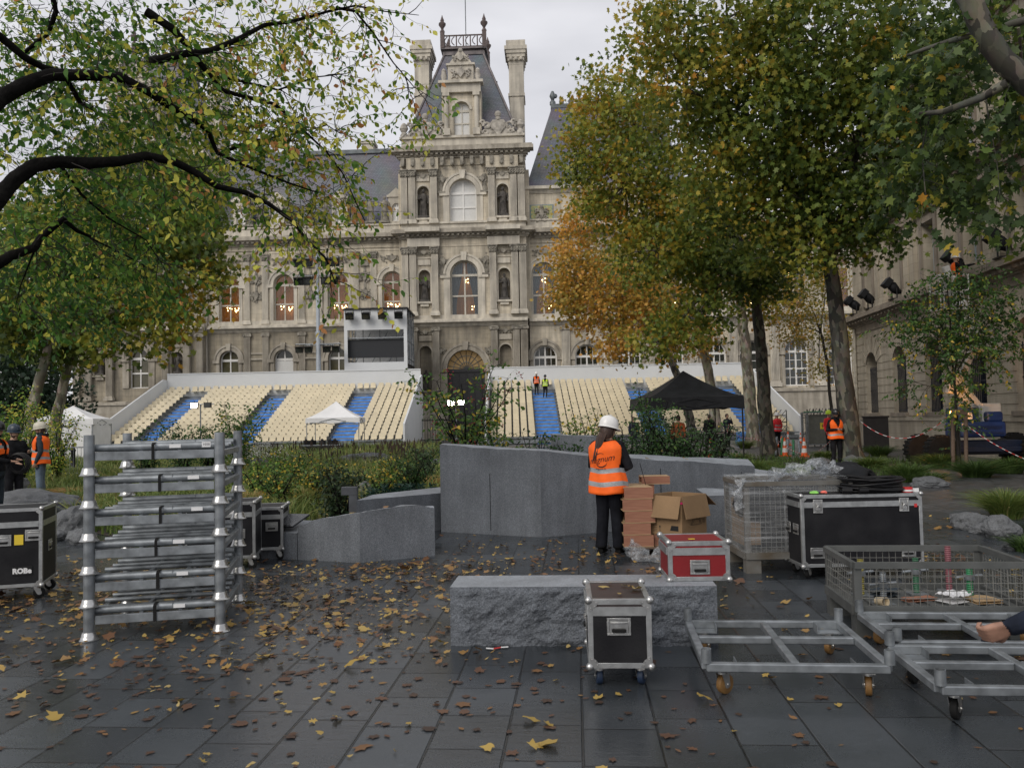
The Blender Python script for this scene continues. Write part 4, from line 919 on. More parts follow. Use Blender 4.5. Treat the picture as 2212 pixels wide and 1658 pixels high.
mb = MB(); mb.bb(-h + .1, h - .1, 4.8, 4.9, z0 - 1, z1 - .3); mb.build('back_sheet', mat('grey_sheet', (.55, .56, .56), .7, var=.15), st)
mb = MB(); mb.bb(-h, h, .1, 5, o1 - .3, o1 - .12); mb.build('floor', BLACKM, st); mb = MB(); mb.bb(-h - .1, h + .1, -.2, 5.2, z1, z1 + .12); mb.build('roof', BLACKM, st)
mb = MB()
for y in (.2, 1.8, 3.4, 5.0):
    for x in (-h + .05, h - .05): mb.tube((x, y, 0), (x, y, z1), .05, n=6)
for z in np.arange(1, z1, 1.5):
    for x in (-h + .05, h - .05): mb.tube((x, .2, z), (x, 5, z), .04, n=5); mb.tube((x, .2, z), (x, 1.8, min(z1, z + 1.5)), .03, n=5); mb.tube((x, 3.4, z), (x, 5, min(z1, z + 1.5)), .03, n=5)
for i in range(3): x = -h + 1.2 + i * (2 * h - 2.4) / 2; mb.tube((x - .7, 2, o1), (x + .7, 2, o0), .04, n=5); mb.tube((x, 2.2, o1), (x, 2.2, o0 + .4), .04, n=5)
mb.build('scaffold_frame', STEEL, st)
def fixture(parent, loc, s=1., name='floodlight', tilt=.4):
    f = MB(); f.box((0, 0, 0), (.42 * s, .3 * s, .36 * s)); f.box((0, -.2 * s, .02), (.5 * s, .12 * s, .42 * s)); f.box((0, -.3 * s, .24 * s), (.5 * s, .18 * s, .03)); f.tube((-.26 * s, 0, 0), (-.26 * s, 0, .34 * s), .02, n=5); f.tube((.26 * s, 0, 0), (.26 * s, 0, .34 * s), .02, n=5); f.tube((-.26 * s, 0, .34 * s), (.26 * s, 0, .34 * s), .02, n=5)
    f.xf(Matrix.Translation(loc) @ Matrix.Rotation(tilt, 4, 'X')); o = f.build(name, BLACKM, parent)
    g_ = MB(); g_.box((0, -.262 * s, .02), (.4 * s, .01, .32 * s)); g_.xf(Matrix.Translation(loc) @ Matrix.Rotation(tilt, 4, 'X')); g_.build('lens', DARKGLASS, o); return o
for i in range(4): fixture(st, (-h + .6 + i * (2 * h - 1.2) / 3, -.45, P(810, 682, D).z), 1.35)
# ---- lighting mast
D = 68.6; p = P(688, 790, D); ms = thing('lighting_mast', 'tall grey mast with three cross arms of black floodlights behind the grandstand', 'mast', (p.x, D, 0))
zt = P(688, 548, D).z; mb = MB(); zs = [0, P(688, 716, D).z, P(688, 640, D).z, zt]
for i in range(3): mb.tube((0, 0, zs[i]), (0, 0, zs[i + 1]), .2 - .04 * i, n=12); mb.tube((0, 0, zs[i + 1] - .15), (0, 0, zs[i + 1]), .23 - .04 * i, n=12)
mb.build('pole', mat('pale_grey_paint', (.42, .46, .50), .45, .2, var=.08), ms)
for y in (743, 596, 557):
    z = P(688, y, D).z; am = MB(); am.tube((-1.85, -.1, z), (1.85, -.1, z), .05, n=8); am.tube((-1.2, .5, z - .05), (1.2, .5, z - .05), .04, n=8); am.tube((-.7, -.1, z), (-.7, .5, z), .04, n=6); am.tube((.7, -.1, z), (.7, .5, z), .04, n=6); am.build('cross_arm', STEEL, ms)
    for i in range(4): fixture(ms, ((-1.5, -.75, .75, 1.5)[i], -.1, z - .42), 1.2 if y == 743 else 1.5, tilt=.3)
LAMPW = glow('lit_floodlight', (1, .93, .78), 60)
def work_light(label, px, py, D, lamps, tri=True, tilt=.2):
    p = P(px, py, D); o = thing('work_light', label, 'work light', (p.x, D, 0)); z = p.z
    mb = MB(); mb.tube((0, 0, 0), (0, 0, z), .04, n=8)
    for i in range(3): an = 2.1 * i; mb.tube((0, 0, .7), (.6 * math.cos(an), .6 * math.sin(an), 0), .025, n=6)
    mb.tube((-.8, 0, z), (.8, 0, z), .03, n=6); mb.build('stand', STEEL, o)
    for dx, lit in lamps:
        f = MB(); f.box((dx, 0, z - .05), (.40, .18, .3)); f.box((dx, .12, z - .05), (.3, .1, .2)); f.tube((dx, 0, z), (dx, 0, z + .2), .02, n=5); fo = f.build('lamp_housing', BLACKM, o)
        g_ = MB(); g_.box((dx, -.096, z - .05), (.34, .01, .24)); g_.build('lamp_glass', LAMPW if lit else DARKGLASS, fo)
    return o
work_light('work light on a stand with its left lamp shining over the left grandstand seats', 433, 873, 48, [(-.34, True), (.42, False)])
work_light('twin work light shining on a mast in front of the hall door', 985, 868, 48, [(-.30, True), (.30, True)])
# ---- canopies
def canopy(label, loc, rz, w_, eave, peak, fab, legm, walls=False, drop=.28, name='canopy_tent'):
    o = thing(name, label, 'tent', loc, rz); h = w_ / 2; n = 12; mb = MB(); vs = []; fs = []
    for j in range(n + 1):
        t = j / n; r = h * (1 - t); z = eave + (peak - eave) * (t ** 1.45 * .75 + t * .25)
        for i in range(4):
            a, b = [(-1, -1), (1, -1), (1, 1), (-1, 1)][i], [(1, -1), (1, 1), (-1, 1), (-1, -1)][i]
            for k in range(8): f = k / 8; sag = .10 * math.sin(f * math.pi) * (1 - t) * t * 4 * .6; q = 1 - .05 * math.sin(f * math.pi) * (1 - t); vs.append(((a[0] + (b[0] - a[0]) * f) * r * q, (a[1] + (b[1] - a[1]) * f) * r * q, z - sag))
    for j in range(n):
        for k in range(32): k2 = (k + 1) % 32; fs.append((j * 32 + k, j * 32 + k2, (j + 1) * 32 + k2, (j + 1) * 32 + k))
    for k in range(32): x, y, z = vs[k]; vs.append((x * 1.01, y * 1.01, z - drop + .03 * math.sin(k * 1.3)))
    q0 = (n + 1) * 32
    for k in range(32): k2 = (k + 1) % 32; fs.append((q0 + k, q0 + k2, k2, k))
    mb.add(vs, fs, 0, False); c = mb.build('roof_cover', fab, o, fix=False); sd = c.modifiers.new('s', 'SOLIDIFY'); sd.thickness = .01
    for x in (-1, 1):
        for y in (-1, 1):
            l = MB(); l.bb(x * (h - .05) - .022, x * (h - .05) + .022, y * (h - .05) - .022, y * (h - .05) + .022, 0, eave); l.bb(x * (h - .05) - .07, x * (h - .05) + .07, y * (h - .05) - .07, y * (h - .05) + .07, 0, .02); l.build('leg', legm, o)
    t = MB()
    for s in (-1, 1):
        for (ax, ay), (bx, by) in (((-1, s), (1, s)), ((s, -1), (s, 1))):
            A = Vector((ax * (h - .05), ay * (h - .05), eave - .05)); B = Vector((bx * (h - .05), by * (h - .05), eave - .05)); M_ = (A + B) / 2
            for u, v in ((A, M_), (M_, B)): t.beam(u, v - Vector((0, 0, .32)), .02, .035); t.beam(u - Vector((0, 0, .32)), v, .02, .035)
    t.build('folding_frame', legm, o)
    if walls:
        wl = MB(); vs = []; fs = []
        for z in (0.02, .7, 1.4, eave - .1):
            for k in range(48):
                f = k / 12; i = int(f) % 4; a, b = [(-1, -1), (1, -1), (1, 1), (-1, 1)][i], [(1, -1), (1, 1), (-1, 1), (-1, -1)][i]; f -= int(f); vs.append(((a[0] + (b[0] - a[0]) * f) * h * .97 + random.uniform(-.05, .05), (a[1] + (b[1] - a[1]) * f) * h * .97 + random.uniform(-.05, .05), z))
        for j in range(3):
            for k in range(48): k2 = (k + 1) % 48; fs.append((j * 48 + k, j * 48 + k2, (j + 1) * 48 + k2, (j + 1) * 48 + k))
        wl.add(vs, fs, 0, True); wl.build('side_sheet', fab, o, fix=False)
    return o
p = P(715, 905, 48); canopy('open white pop-up tent standing before the left grandstand', (p.x + .2, 48.5, 0), R(4), 3.0, 1.98, 2.95, WHITEFAB, STEEL)
gz0, gz1 = P(1400, 890, 29.0), P(1610, 890, 29.0)
canopy('black pop-up tent with open sides above the dark shrubs', ((gz0.x + gz1.x) / 2 - .1, 30.6, 0), R(3), 3.35, 2.35, 3.35, BLACKFAB, BLACKM, drop=.42)
p = P(140, 900, 42); canopy('closed white tent with hanging side sheets left of the left grandstand', (p.x - .1, 43, 0), R(8), 2.9, 2.15, 2.85, WHITEFAB, STEEL, True)
# gear under the white tent
p = P(700, 940, 46); o = thing('equipment_rack', 'low black equipment racks on the ground under the white pop-up tent', 'equipment', (p.x, 46.5, 0))
mb = MB(); mb.bb(-1.3, .9, -.4, .4, .08, .45); mb.build('flight_case', BLACKM, o, .02); mb = MB(); mb.bb(-1.3, .9, -.42, .42, .45, .5); mb.bb(-1.3, .9, -.42, .42, .05, .1); mb.build('trim', STEEL, o)
for x in (-1.1, -.75, -.2, .2, .5): mb = MB(); mb.box((x, 0, .62), (.25, .3, .24), 0, (0, 0, x)); mb.ball((x, -.1, .75), .09, 6); mb.build('gear', BLACKM, o)
# ================================================================ foreground equipment and granite
ALU = mat('aluminium_trim', (.42, .43, .43), .38, .8, var=.18, scale=14, bump=.05)
CHROME = mat('steel_fitting', (.48, .48, .47), .3, .9, var=.2, scale=20)
BLACKPANEL = mat('black_laminate', (.007, .007, .009), .5, c2=(.020, .020, .022), scale=4, detail=8, bump=.12, bscale=90)
BROWNPANEL = mat('dark_brown_laminate', (.032, .024, .024), .42, var=.25, scale=4)
REDPANEL = mat('red_laminate', (.20, .008, .011), .45, var=.12, scale=4, bump=.08, bscale=80)
RUBBER = mat('black_rubber', (.012, .012, .012), .7)
BLUETYRE = mat('dark_blue_tyre', (.01, .025, .06), .6)
OCHRETYRE = mat('ochre_polyurethane', (.19, .10, .03), .55, var=.3, scale=20)
YELLOWST = mat('yellow_sticker', (.75, .55, .04), .5, var=.05)
WHITEST = mat('white_sticker', (.72, .72, .72), .5, var=.05)
REDST = mat('red_sticker', (.55, .03, .03), .5, var=.05)
def granite(name, c, sp, rough=.7, bump=.25, bs=120):
    m = bpy.data.materials.new(name); m.use_nodes = True; q = NT(m); b = m.node_tree.nodes['Principled BSDF']; MATS[name] = m
    tcn = q.n('ShaderNodeTexCoord'); v = q.n('ShaderNodeTexVoronoi'); v.inputs['Scale'].default_value = 130; q.l(tcn.outputs['Object'], v.inputs['Vector'])
    n = q.n('ShaderNodeTexNoise'); n.inputs['Scale'].default_value = 2.2; n.inputs['Detail'].default_value = 6; q.l(tcn.outputs['Object'], n.inputs['Vector'])
    n2 = q.n('ShaderNodeTexNoise'); n2.inputs['Scale'].default_value = 70; n2.inputs['Detail'].default_value = 4; q.l(tcn.outputs['Object'], n2.inputs['Vector'])
    bw = q.n('ShaderNodeRGBToBW'); q.l(v.outputs['Color'], bw.inputs[0])
    t = q.m('MULTIPLY', q.m('ADD', 1 - sp, q.m('MULTIPLY', bw.outputs[0], 2 * sp)), q.m('ADD', .55, q.m('MULTIPLY', n.outputs['Fac'], .9)))
    t = q.m('MULTIPLY', t, q.m('ADD', .6, q.m('MULTIPLY', n2.outputs['Fac'], .8)))
    ms_ = q.n('ShaderNodeMapping'); ms_.inputs['Scale'].default_value = (5, 5, .5); q.l(tcn.outputs['Object'], ms_.inputs[0]); n4 = q.n('ShaderNodeTexNoise'); n4.inputs['Scale'].default_value = 1; n4.inputs['Detail'].default_value = 7; n4.inputs['Roughness'].default_value = .65; q.l(ms_.outputs[0], n4.inputs['Vector']); t = q.m('MULTIPLY', t, q.m('ADD', .5, n4.outputs['Fac']))
    s = q.n('ShaderNodeVectorMath', operation='SCALE'); s.inputs[0].default_value = c; q.l(t, s.inputs['Scale']); q.l(s.outputs[0], b.inputs['Base Color'])
    b.inputs['Roughness'].default_value = rough; bp = q.n('ShaderNodeBump'); bp.inputs['Strength'].default_value = bump; bp.inputs['Distance'].default_value = .008
    q.l(n2.outputs['Fac'], bp.inputs['Height']); q.l(bp.outputs[0], b.inputs['Normal']); return m
GRAN = granite('dark_granite', (.135, .147, .163), .4)
GRANTOP = granite('sawn_granite', (.25, .27, .295), .25, .5, .1)
GRANROUGH = granite('split_granite', (.105, .116, .132), .5, .8, .8)
ROCKM = granite('grey_rock', (.11, .115, .12), .4, .8, .7)
def rotz(a): return Matrix.Rotation(a, 4, 'Z')
def caster(parent, x, y, r, top, wheelm, wd=.035, a=0.):
    mb = MB(); c, s = math.cos(a), math.sin(a)
    mb.bb(-.05, .05, -.04, .04, top - .012, top); mb.tube((0, 0, top - .03), (0, 0, top - .012), .03, n=10)
    for q in (-1, 1): mb.prism([(-.025, top - .03), (.035, top - .03), (.045, r - .012), (.005, r - .012)], q * (wd / 2 + .006) - .002, q * (wd / 2 + .006) + .002)
    mb.tube((.025, -wd / 2 - .012, r), (.025, wd / 2 + .012, r), .008, n=6)
    mb.xf(Matrix.Translation((x, y, 0)) @ rotz(a)); o = mb.build('caster', CHROME, parent)
    w_ = MB(); pr = [(r * .82, -wd / 2), (r * .97, -wd / 2 + .004), (r, -wd * .25), (r, wd * .25), (r * .97, wd / 2 - .004), (r * .82, wd / 2)]
    w_.lathe((.025, 0, r), pr, 20, 0, True, Matrix.Rotation(R(90), 3, 'X')); w_.tube((.025, -wd / 2 - .003, r), (.025, wd / 2 + .003, r), r * .4, n=12, m=1)
    w_.xf(Matrix.Translation((x, y, 0)) @ rotz(a)); w_.build('wheel', [wheelm, CHROME], o)
    return o
def dish(parent, M, w_=.15, h=.11, name='handle', latch=False):
    """recessed steel dish with its spring handle or butterfly latch"""
    mb = MB(); t = .012
    mb.bb(-w_ / 2, w_ / 2, -.006, .002, -h / 2, -h / 2 + .016); mb.bb(-w_ / 2, w_ / 2, -.006, .002, h / 2 - .016, h / 2)
    mb.bb(-w_ / 2, -w_ / 2 + .016, -.006, .002, -h / 2 + .016, h / 2 - .016); mb.bb(w_ / 2 - .016, w_ / 2, -.006, .002, -h / 2 + .016, h / 2 - .016)
    mb.bb(-w_ / 2 + .016, w_ / 2 - .016, -.001, .003, -h / 2 + .016, h / 2 - .016)
    for x in (-1, 0, 1):
        for z in (-1, 1): mb.ball((x * (w_ / 2 - .012), -.007, z * (h / 2 - .008)), .004, 6)
    if latch: mb.box((0, -.012, .01), (w_ * .35, .012, h * .3)); mb.path([(-.02, -.02, -.01), (0, -.024, .012), (.02, -.02, -.01)], .006, 6); mb.box((0, -.012, -h * .22), (w_ * .4, .014, .018))
    else: mb.tube((-w_ * .36, -.012, h * .24), (w_ * .36, -.012, h * .24), .006, n=6)
    mb.xf(M); o = mb.build(name, CHROME, parent, .002)
    if not latch: g_ = MB(); g_.bb(-w_ * .30, w_ * .30, -.02, -.006, -h * .3, -h * .12); g_.xf(M); g_.build('grip', RUBBER, o, .004)
    return o
def flight_case(label, loc, rz, w_, d, h, z0, panel, top=None, wheelm=RUBBER, r=.05, lid=.13, fr=None, sides=None, latches=None, band=True):
    o = thing('flight_case', label, 'flight case', loc, rz, 'flight cases for the equipment'); e = .034; x, y = w_ / 2, d / 2; z1 = z0 + h
    mb = MB(); mb.bb(-x + .004, x - .004, -y + .004, y - .004, z0 + .004, z1 - lid); mb.build('body', panel, o)
    mb = MB(); mb.bb(-x + .004, x - .004, -y + .004, y - .004, z1 - lid + .002, z1 - .004); ld = mb.build('lid', top or panel, o)
    mb = MB()
    for s in (-1, 1):
        for z in (z0, z1 - e): mb.bb(-x, x, s * y - (e if s > 0 else 0), s * y + (e if s < 0 else 0), z, z + e); mb.bb(s * x - (e if s > 0 else 0), s * x + (e if s < 0 else 0), -y + e, y - e, z, z + e)
        for t in (-1, 1): mb.bb(s * x - (e if s > 0 else 0), s * x + (e if s < 0 else 0), t * y - (e if t > 0 else 0), t * y + (e if t < 0 else 0), z0 + e, z1 - e)
    n = int(w_ / .13)
    for i in range(1, n):
        u = -x + w_ * i / n
        for z in (z0 + e / 2, z1 - e / 2): mb.ball((u, -y - .001, z), .004, 6)
    for i in range(1, int(h / .13)):
        for s in (-1, 1): mb.ball((s * (x - e / 2), -y - .001, z0 + h * i / int(h / .13)), .004, 6)
    mb.build('edge_trim', ALU, o, .003)
    if band:
        mb = MB(); zb = z1 - lid - .028
        mb.bb(-x + e, x - e, -y - .003, -y + .01, zb, zb + .056); mb.bb(-x + e, x - e, y - .01, y + .003, zb, zb + .056)
        for s in (-1, 1): mb.bb(s * x - .01, s * x + .003 if s > 0 else s * x - .003 + .013, -y + e, y - e, zb, zb + .056)
        mb.build('lid_band', ALU, o)
    for sx_ in (-1, 1):
        for sy_ in (-1, 1):
            for z in (z0, z1):
                c = MB(); c.ball((sx_ * (x - .008), sy_ * (y - .008), z + (.008 if z == z0 else -.008)), .027, 10); q = -1 if z == z1 else 1
                c.prism([(sx_ * x, z), (sx_ * (x - .075), z + q * .012), (sx_ * (x - .05), z + q * .05), (sx_ * (x - .012), z + q * .075)], sy_ * (y + .004), sy_ * (y - .004)); 
                for a, b in ((.055, .022), (.022, .055), (.045, .045)): c.ball((sx_ * (x - a), sy_ * (y + .004), z + q * b), .006, 6)
                c.build('corner', CHROME, o)
    for hx, hz in fr or []: dish(o, Matrix.Translation((hx, -y, hz)))
    for hx, hz in latches or []: dish(o, Matrix.Translation((hx, -y - .003, hz)), .10, .14, 'latch', True)
    for s, hy, hz in sides or []: dish(o, Matrix.Translation((s * x, hy, hz)) @ rotz(R(90) * s))
    if r:
        for sx_ in (-1, 1):
            for sy_ in (-1, 1): caster(o, sx_ * (x - .07), sy_ * (y - .08), r, z0, wheelm, .04, random.choice((R(80), R(95), R(70))) if wheelm is BLUETYRE else random.uniform(-.5, .9))
    return o
def sticker(parent, x, y, z, w_, h, m, rot=None, name='sticker', M=None, txt=None):
    mb = MB(); mb.bb(-w_ / 2, w_ / 2, -.0015, 0, -h / 2, h / 2)
    M = M or Matrix.Translation((x, y, z)); mb.xf(M); o = mb.build(name, m, parent)
    if txt:
        t = MB(); text_mb(t, txt[0], txt[1], Matrix.Translation((0, -.002, txt[2] if len(txt) > 2 else 0)) @ Matrix.Rotation(R(90), 4, 'X'), depth=.0003); t.xf(M); t.build('lettering', INK, o)
    return o
# ---- the small black case in front
p0 = G(1271, 1443, .125); A = Vector((.485, 5.30)); ang = R(-3.5)
fc = flight_case('small black wheeled case with fallen leaves on its lid, in front of the granite bench', (A.x + .18, 5.30 + .30, 0), ang, .40, .60, .43, .125, BLACKPANEL, BROWNPANEL, BLUETYRE, .052, .075, fr=[(-.005, .385)], sides=[(1, .1, .33), (-1, .1, .33)])
# ---- bench
def rough_grid(mb, f, nu, nv, m=0, smooth=False):
    """grid from f(u,v)"""
    vs = [f(i / nu, j / nv) for j in range(nv + 1) for i in range(nu + 1)]
    fs = [(j * (nu + 1) + i, j * (nu + 1) + i + 1, (j + 1) * (nu + 1) + i + 1, (j + 1) * (nu + 1) + i) for j in range(nv) for i in range(nu)]
    mb.add(vs, fs, m, smooth)
b0, b1 = G(974, 1393), G(1552, 1393); bx = (b0 + b1) / 2; bz = .435; bw_ = (b1 - b0).length; bd = .46
bang = math.atan2(b1.y - b0.y, b1.x - b0.x)
bench = thing('granite_bench', 'long granite block bench with rough split front and smooth pale top', 'bench', (bx.x, bx.y, 0), bang)
def nzv(p, sc_=1.): return noise.fractal(Vector(p) * sc_, 1.0, 2.1, 5)
mb = MB(); x = bw_ / 2
def fr_(u, v):
    e = min(1, min(u, 1 - u) * 14, (1 - v) * 12); return (-x + bw_ * u, -(.028 * nzv((u * 9, v * 2.4, 0), 1.6) + .02) * max(.15, e) + .0, bz * v)
rough_grid(mb, fr_, 150, 40)
for s in (-1, 1): rough_grid(mb, lambda u, v, s=s: (s * (x + (.012 * nzv((u * 3, v * 2.4, 4 + s), 2)) * min(1, min(u, 1 - u) * 8, (1 - v) * 8)), bd * u, bz * v), 24, 20)
rough_grid(mb, lambda u, v: (-x + bw_ * u, bd, bz * v), 4, 2)
mb.build('block', GRANROUGH, bench, fix=True)
mb = MB(); rough_grid(mb, lambda u, v: (-x + bw_ * u + 0, fr_(u, 1)[1] * (1 - v) + bd * v, bz + .001), 150, 2); mb.build('top_face', GRANTOP, bench, fix=False)
# ---- red case on the bench
q0 = P(1447, 1262, 6.42); rw = P(1580, 1262, 6.42).x - q0.x
red = flight_case('red case with aluminium edges standing on the right end of the granite bench', (q0.x + rw / 2, 6.42 + .23, bz + .003), R(-1.5), rw, .46, .30, 0.0, REDPANEL, None, RUBBER, 0, .075, fr=[(.005, .105)])
sticker(red, 0, 0, 0, .05, .035, YELLOWST, M=Matrix.Translation((-.03, -.1, .301)) @ Matrix.Rotation(R(-90), 4, 'X'))
# ---- large black case
p = G(1734, 1262); bxl, bxr = P(1733, 1240, 8.6).x, P(1998, 1230, 8.6).x
big = flight_case('large black double latch case carrying coiled cable, beside the wrapped cage', ((bxl + bxr) / 2, 8.6 + .26, 0), R(1.0), bxr - bxl, .52, .735, .125, BLACKPANEL, None, RUBBER, .05, .10, fr=[(-(bxr - bxl) / 2 + .16, .27), ((bxr - bxl) / 2 - .16, .27)], latches=[(-(bxr - bxl) / 2 + .175, .745), ((bxr - bxl) / 2 - .19, .745)], sides=[(-1, -.1, .5), (-1, .13, .5)])
sticker(big, (bxr - bxl) / 2 - .07, -.264, .735, .03, .035, REDST)
# ---- three cases at the left
c_ = G(42, 1300); rb = flight_case('black wheeled case with white lettering and yellow sticker at the left edge', (-5.24, 8.58, 0), R(17), .86, .62, .78, .13, BLACKPANEL, None, RUBBER, .055, .16, fr=[(.08, .60), (.35, .64)], sides=[(1, 0, .5)])
sticker(rb, .22, -.312, .60, .08, .10, YELLOWST)
t = MB(); text_mb(t, 'ROBe', .068, Matrix.Translation((.25, -.315, .29)) @ Matrix.Rotation(R(90), 4, 'X'), depth=.001, bold=.004); lb = t.build('lettering', WHITEST, rb)
t = MB(); t.bb(.16, .34, -.3135, -.311, .25, .335); t.build('logo_plate', BLACKM, rb)
c1_ = P(548, 1150, 9.85); c2_ = P(587, 1160, 10.0)
k1 = flight_case('black case with white barcode sticker just behind the steel frame stack', (c1_.x - .44, 10.12, 0), R(10), .8, .6, .66, .13, BLACKPANEL, None, RUBBER, .055, .15, fr=[(.21, .42)]); sticker(k1, .10, -.304, .68, .15, .05, WHITEST)
k2 = flight_case('shorter black case with yellow sticker beside the low granite plinth', (c2_.x - .40, 10.75, 0), R(8), .72, .6, .53, .13, BLACKPANEL, None, RUBBER, .055, .12, fr=[(.22, .42)]); sticker(k2, -.02, -.304, .37, .11, .12, YELLOWST)
# ---- stack of galvanised frames
e0, e1 = Vector(G(192, 1382)), Vector(G(477, 1362)); sa = R(11.5); SW = (e1 - e0).length; SDp = 1.22; UH = .262
def frame_unit(label, z):
    o = thing('steel_base_frame', label, 'steel frame', (e0.x, e0.y, z), sa, 'galvanised steel frames in a stack')
    for x in (0, SW):
        for y in (0, SDp):
            pm = MB(); pm.lathe((x, y, 0), [(.041, .065), (.041, .33), (.037, .33), (.037, .30)], 18); pp = pm.build('post', STEEL, o)
            f = MB(); f.lathe((x, y, 0), [(.074, 0), (.076, .006), (.066, .012), (.058, .035), (.050, .062), (.046, .066)], 20); f.build('foot', CHROME, pp)
    for y in (0, SDp):
        m = MB(); s = -1 if y == 0 else 1
        m.bb(.044, SW - .044, y - .004, y + .004, .125, .185); m.bb(.044, SW - .044, y - .004, y - .004 - s * .035, .181, .189); m.bb(.044, SW - .044, y - .004, y - .004 - s * .035, .121, .129); m.build('channel_rail', STEEL, o, .002)
    for x in (0, SW):
        m = MB(); m.bb(x - .02, x + .02, .045, SDp - .045, .13, .18); m.build('side_rail', STEEL, o, .004)
    for y, r_, zz in ((.06, .031, .222), (SDp - .06, .031, .226), (.30, .016, .2), (.55, .02, .205), (.80, .016, .2), (.98, .022, .208)):
        m = MB(); m.tube((-.02, y, zz), (SW - .03, y, zz + .004), r_, n=14); m.bb(SW * .62, SW * .625, y - r_ - .001, y + r_ + .001, zz - .002, zz + r_ + .001); m.build('tube', STEEL, o)
    for x in (SW * .38, SW * .68): m = MB(); m.beam((x, .05, .185), (x - .02, SDp - .05, .185), .03, .03); m.build('cross_bar', STEEL, o)
    m = MB(); xs = SW * random.uniform(.46, .54); sw_ = random.choice((.011, .013))
    m.bb(xs - sw_, xs + sw_, -.014, -.010, .118, .24); m.bb(xs - sw_, xs + sw_, .092, .096, .15, .24); m.box((xs, .0, .248), (2 * sw_, .035, .004), 0, (.5, 0, 0)); m.box((xs, .05, .256), (2 * sw_, .075, .004)); m.box((xs, .088, .247), (2 * sw_, .03, .004), 0, (-.7, 0, 0)); m.build('strap', RUBBER, o)
    sticker(o, SW * random.uniform(.6, .85), .026, .225, .09, .03, WHITEST)
    return o
names = ['lowest frame of the galvanised stack, standing on the leafy paving', 'second frame from the ground in the galvanised stack', 'third frame from the ground in the galvanised stack', 'third frame from the top of the galvanised stack', 'second frame from the top of the galvanised stack', 'topmost frame of the galvanised stack, level with the plants behind']
units = [frame_unit(n_, i * UH) for i, n_ in enumerate(names)]
sticker(units[5], SW - .11, .029, .232, .07, .045, WHITEST, txt=('1050', .028))
# ---- rolling frames (dollies)
def dolly(label, loc, rz, w_, d, mids, tyre):
    o = thing('rolling_frame', label, 'dolly', loc, rz, 'galvanised rolling frames'); x, y = w_ / 2, d / 2; z0, z1 = .165, .215; b = .05
    m = MB()
    for s in (-1, 1): m.bb(-x, x, s * y - b / 2, s * y + b / 2, z0, z1); m.bb(s * x - b / 2, s * x + b / 2, -y + b / 2, y - b / 2, z0, z1)
    m.bb(-.025, .025, -y + b / 2, y - b / 2, z0, z1 - .002)
    for t in mids: m.bb(-x + b / 2, -.025, t - .025, t + .025, z0 + .001, z1 - .003); m.bb(.025, x - b / 2, t - .025, t + .025, z0 + .001, z1 - .003)
    m.build('frame', STEEL, o, .006)
    for s in (-1, 1):
        for t in (-1, 1):
            k = MB(); k.lathe((s * x, t * y, 0), [(.030, z1 + .001), (.030, z1 + .085), (.026, z1 + .085), (.026, z1 + .03)], 18); k.build('socket', STEEL, o)
            k = MB(); u, v = s * (x - .1), t * (y - .085); k.bb(u - .085, u + .085, v - t * -.058, v - t * -.062, z0 + .001, z1 - .001); k.bb(u - .085, u + .085, v - .06, v + .06, z0 - .008, z0 - .001); k.bb(u - s * .085, u - s * .081, v - .06, v + .06, z0 + .001, z1 - .001); k.build('bracket', STEEL, o)
            caster(o, u, v, .062, z0 - .008, tyre, .04, random.uniform(.3, 1.4))
    return o
q = [G(1505, 1452, .165), G(1922, 1446, .165), G(1805, 1337, .215), G(1488, 1338, .215)]
cx_ = sum((v for v in q), Vector()) / 4
d1 = dolly('galvanised rolling frame nearest the granite bench, with ochre wheels', (cx_.x + .01, cx_.y - .02, 0), R(-6), 1.06, 1.06, [.1], OCHRETYRE)
dolly('galvanised rolling frame close before the open mesh crate', (3.12, 5.82, 0), R(-6), 1.22, .80, [.08], OCHRETYRE)
dolly('galvanised rolling frame nearest the right edge, under the reaching hand', (2.94, 4.92, 0), R(-6), 1.22, .80, [.06], RUBBER)
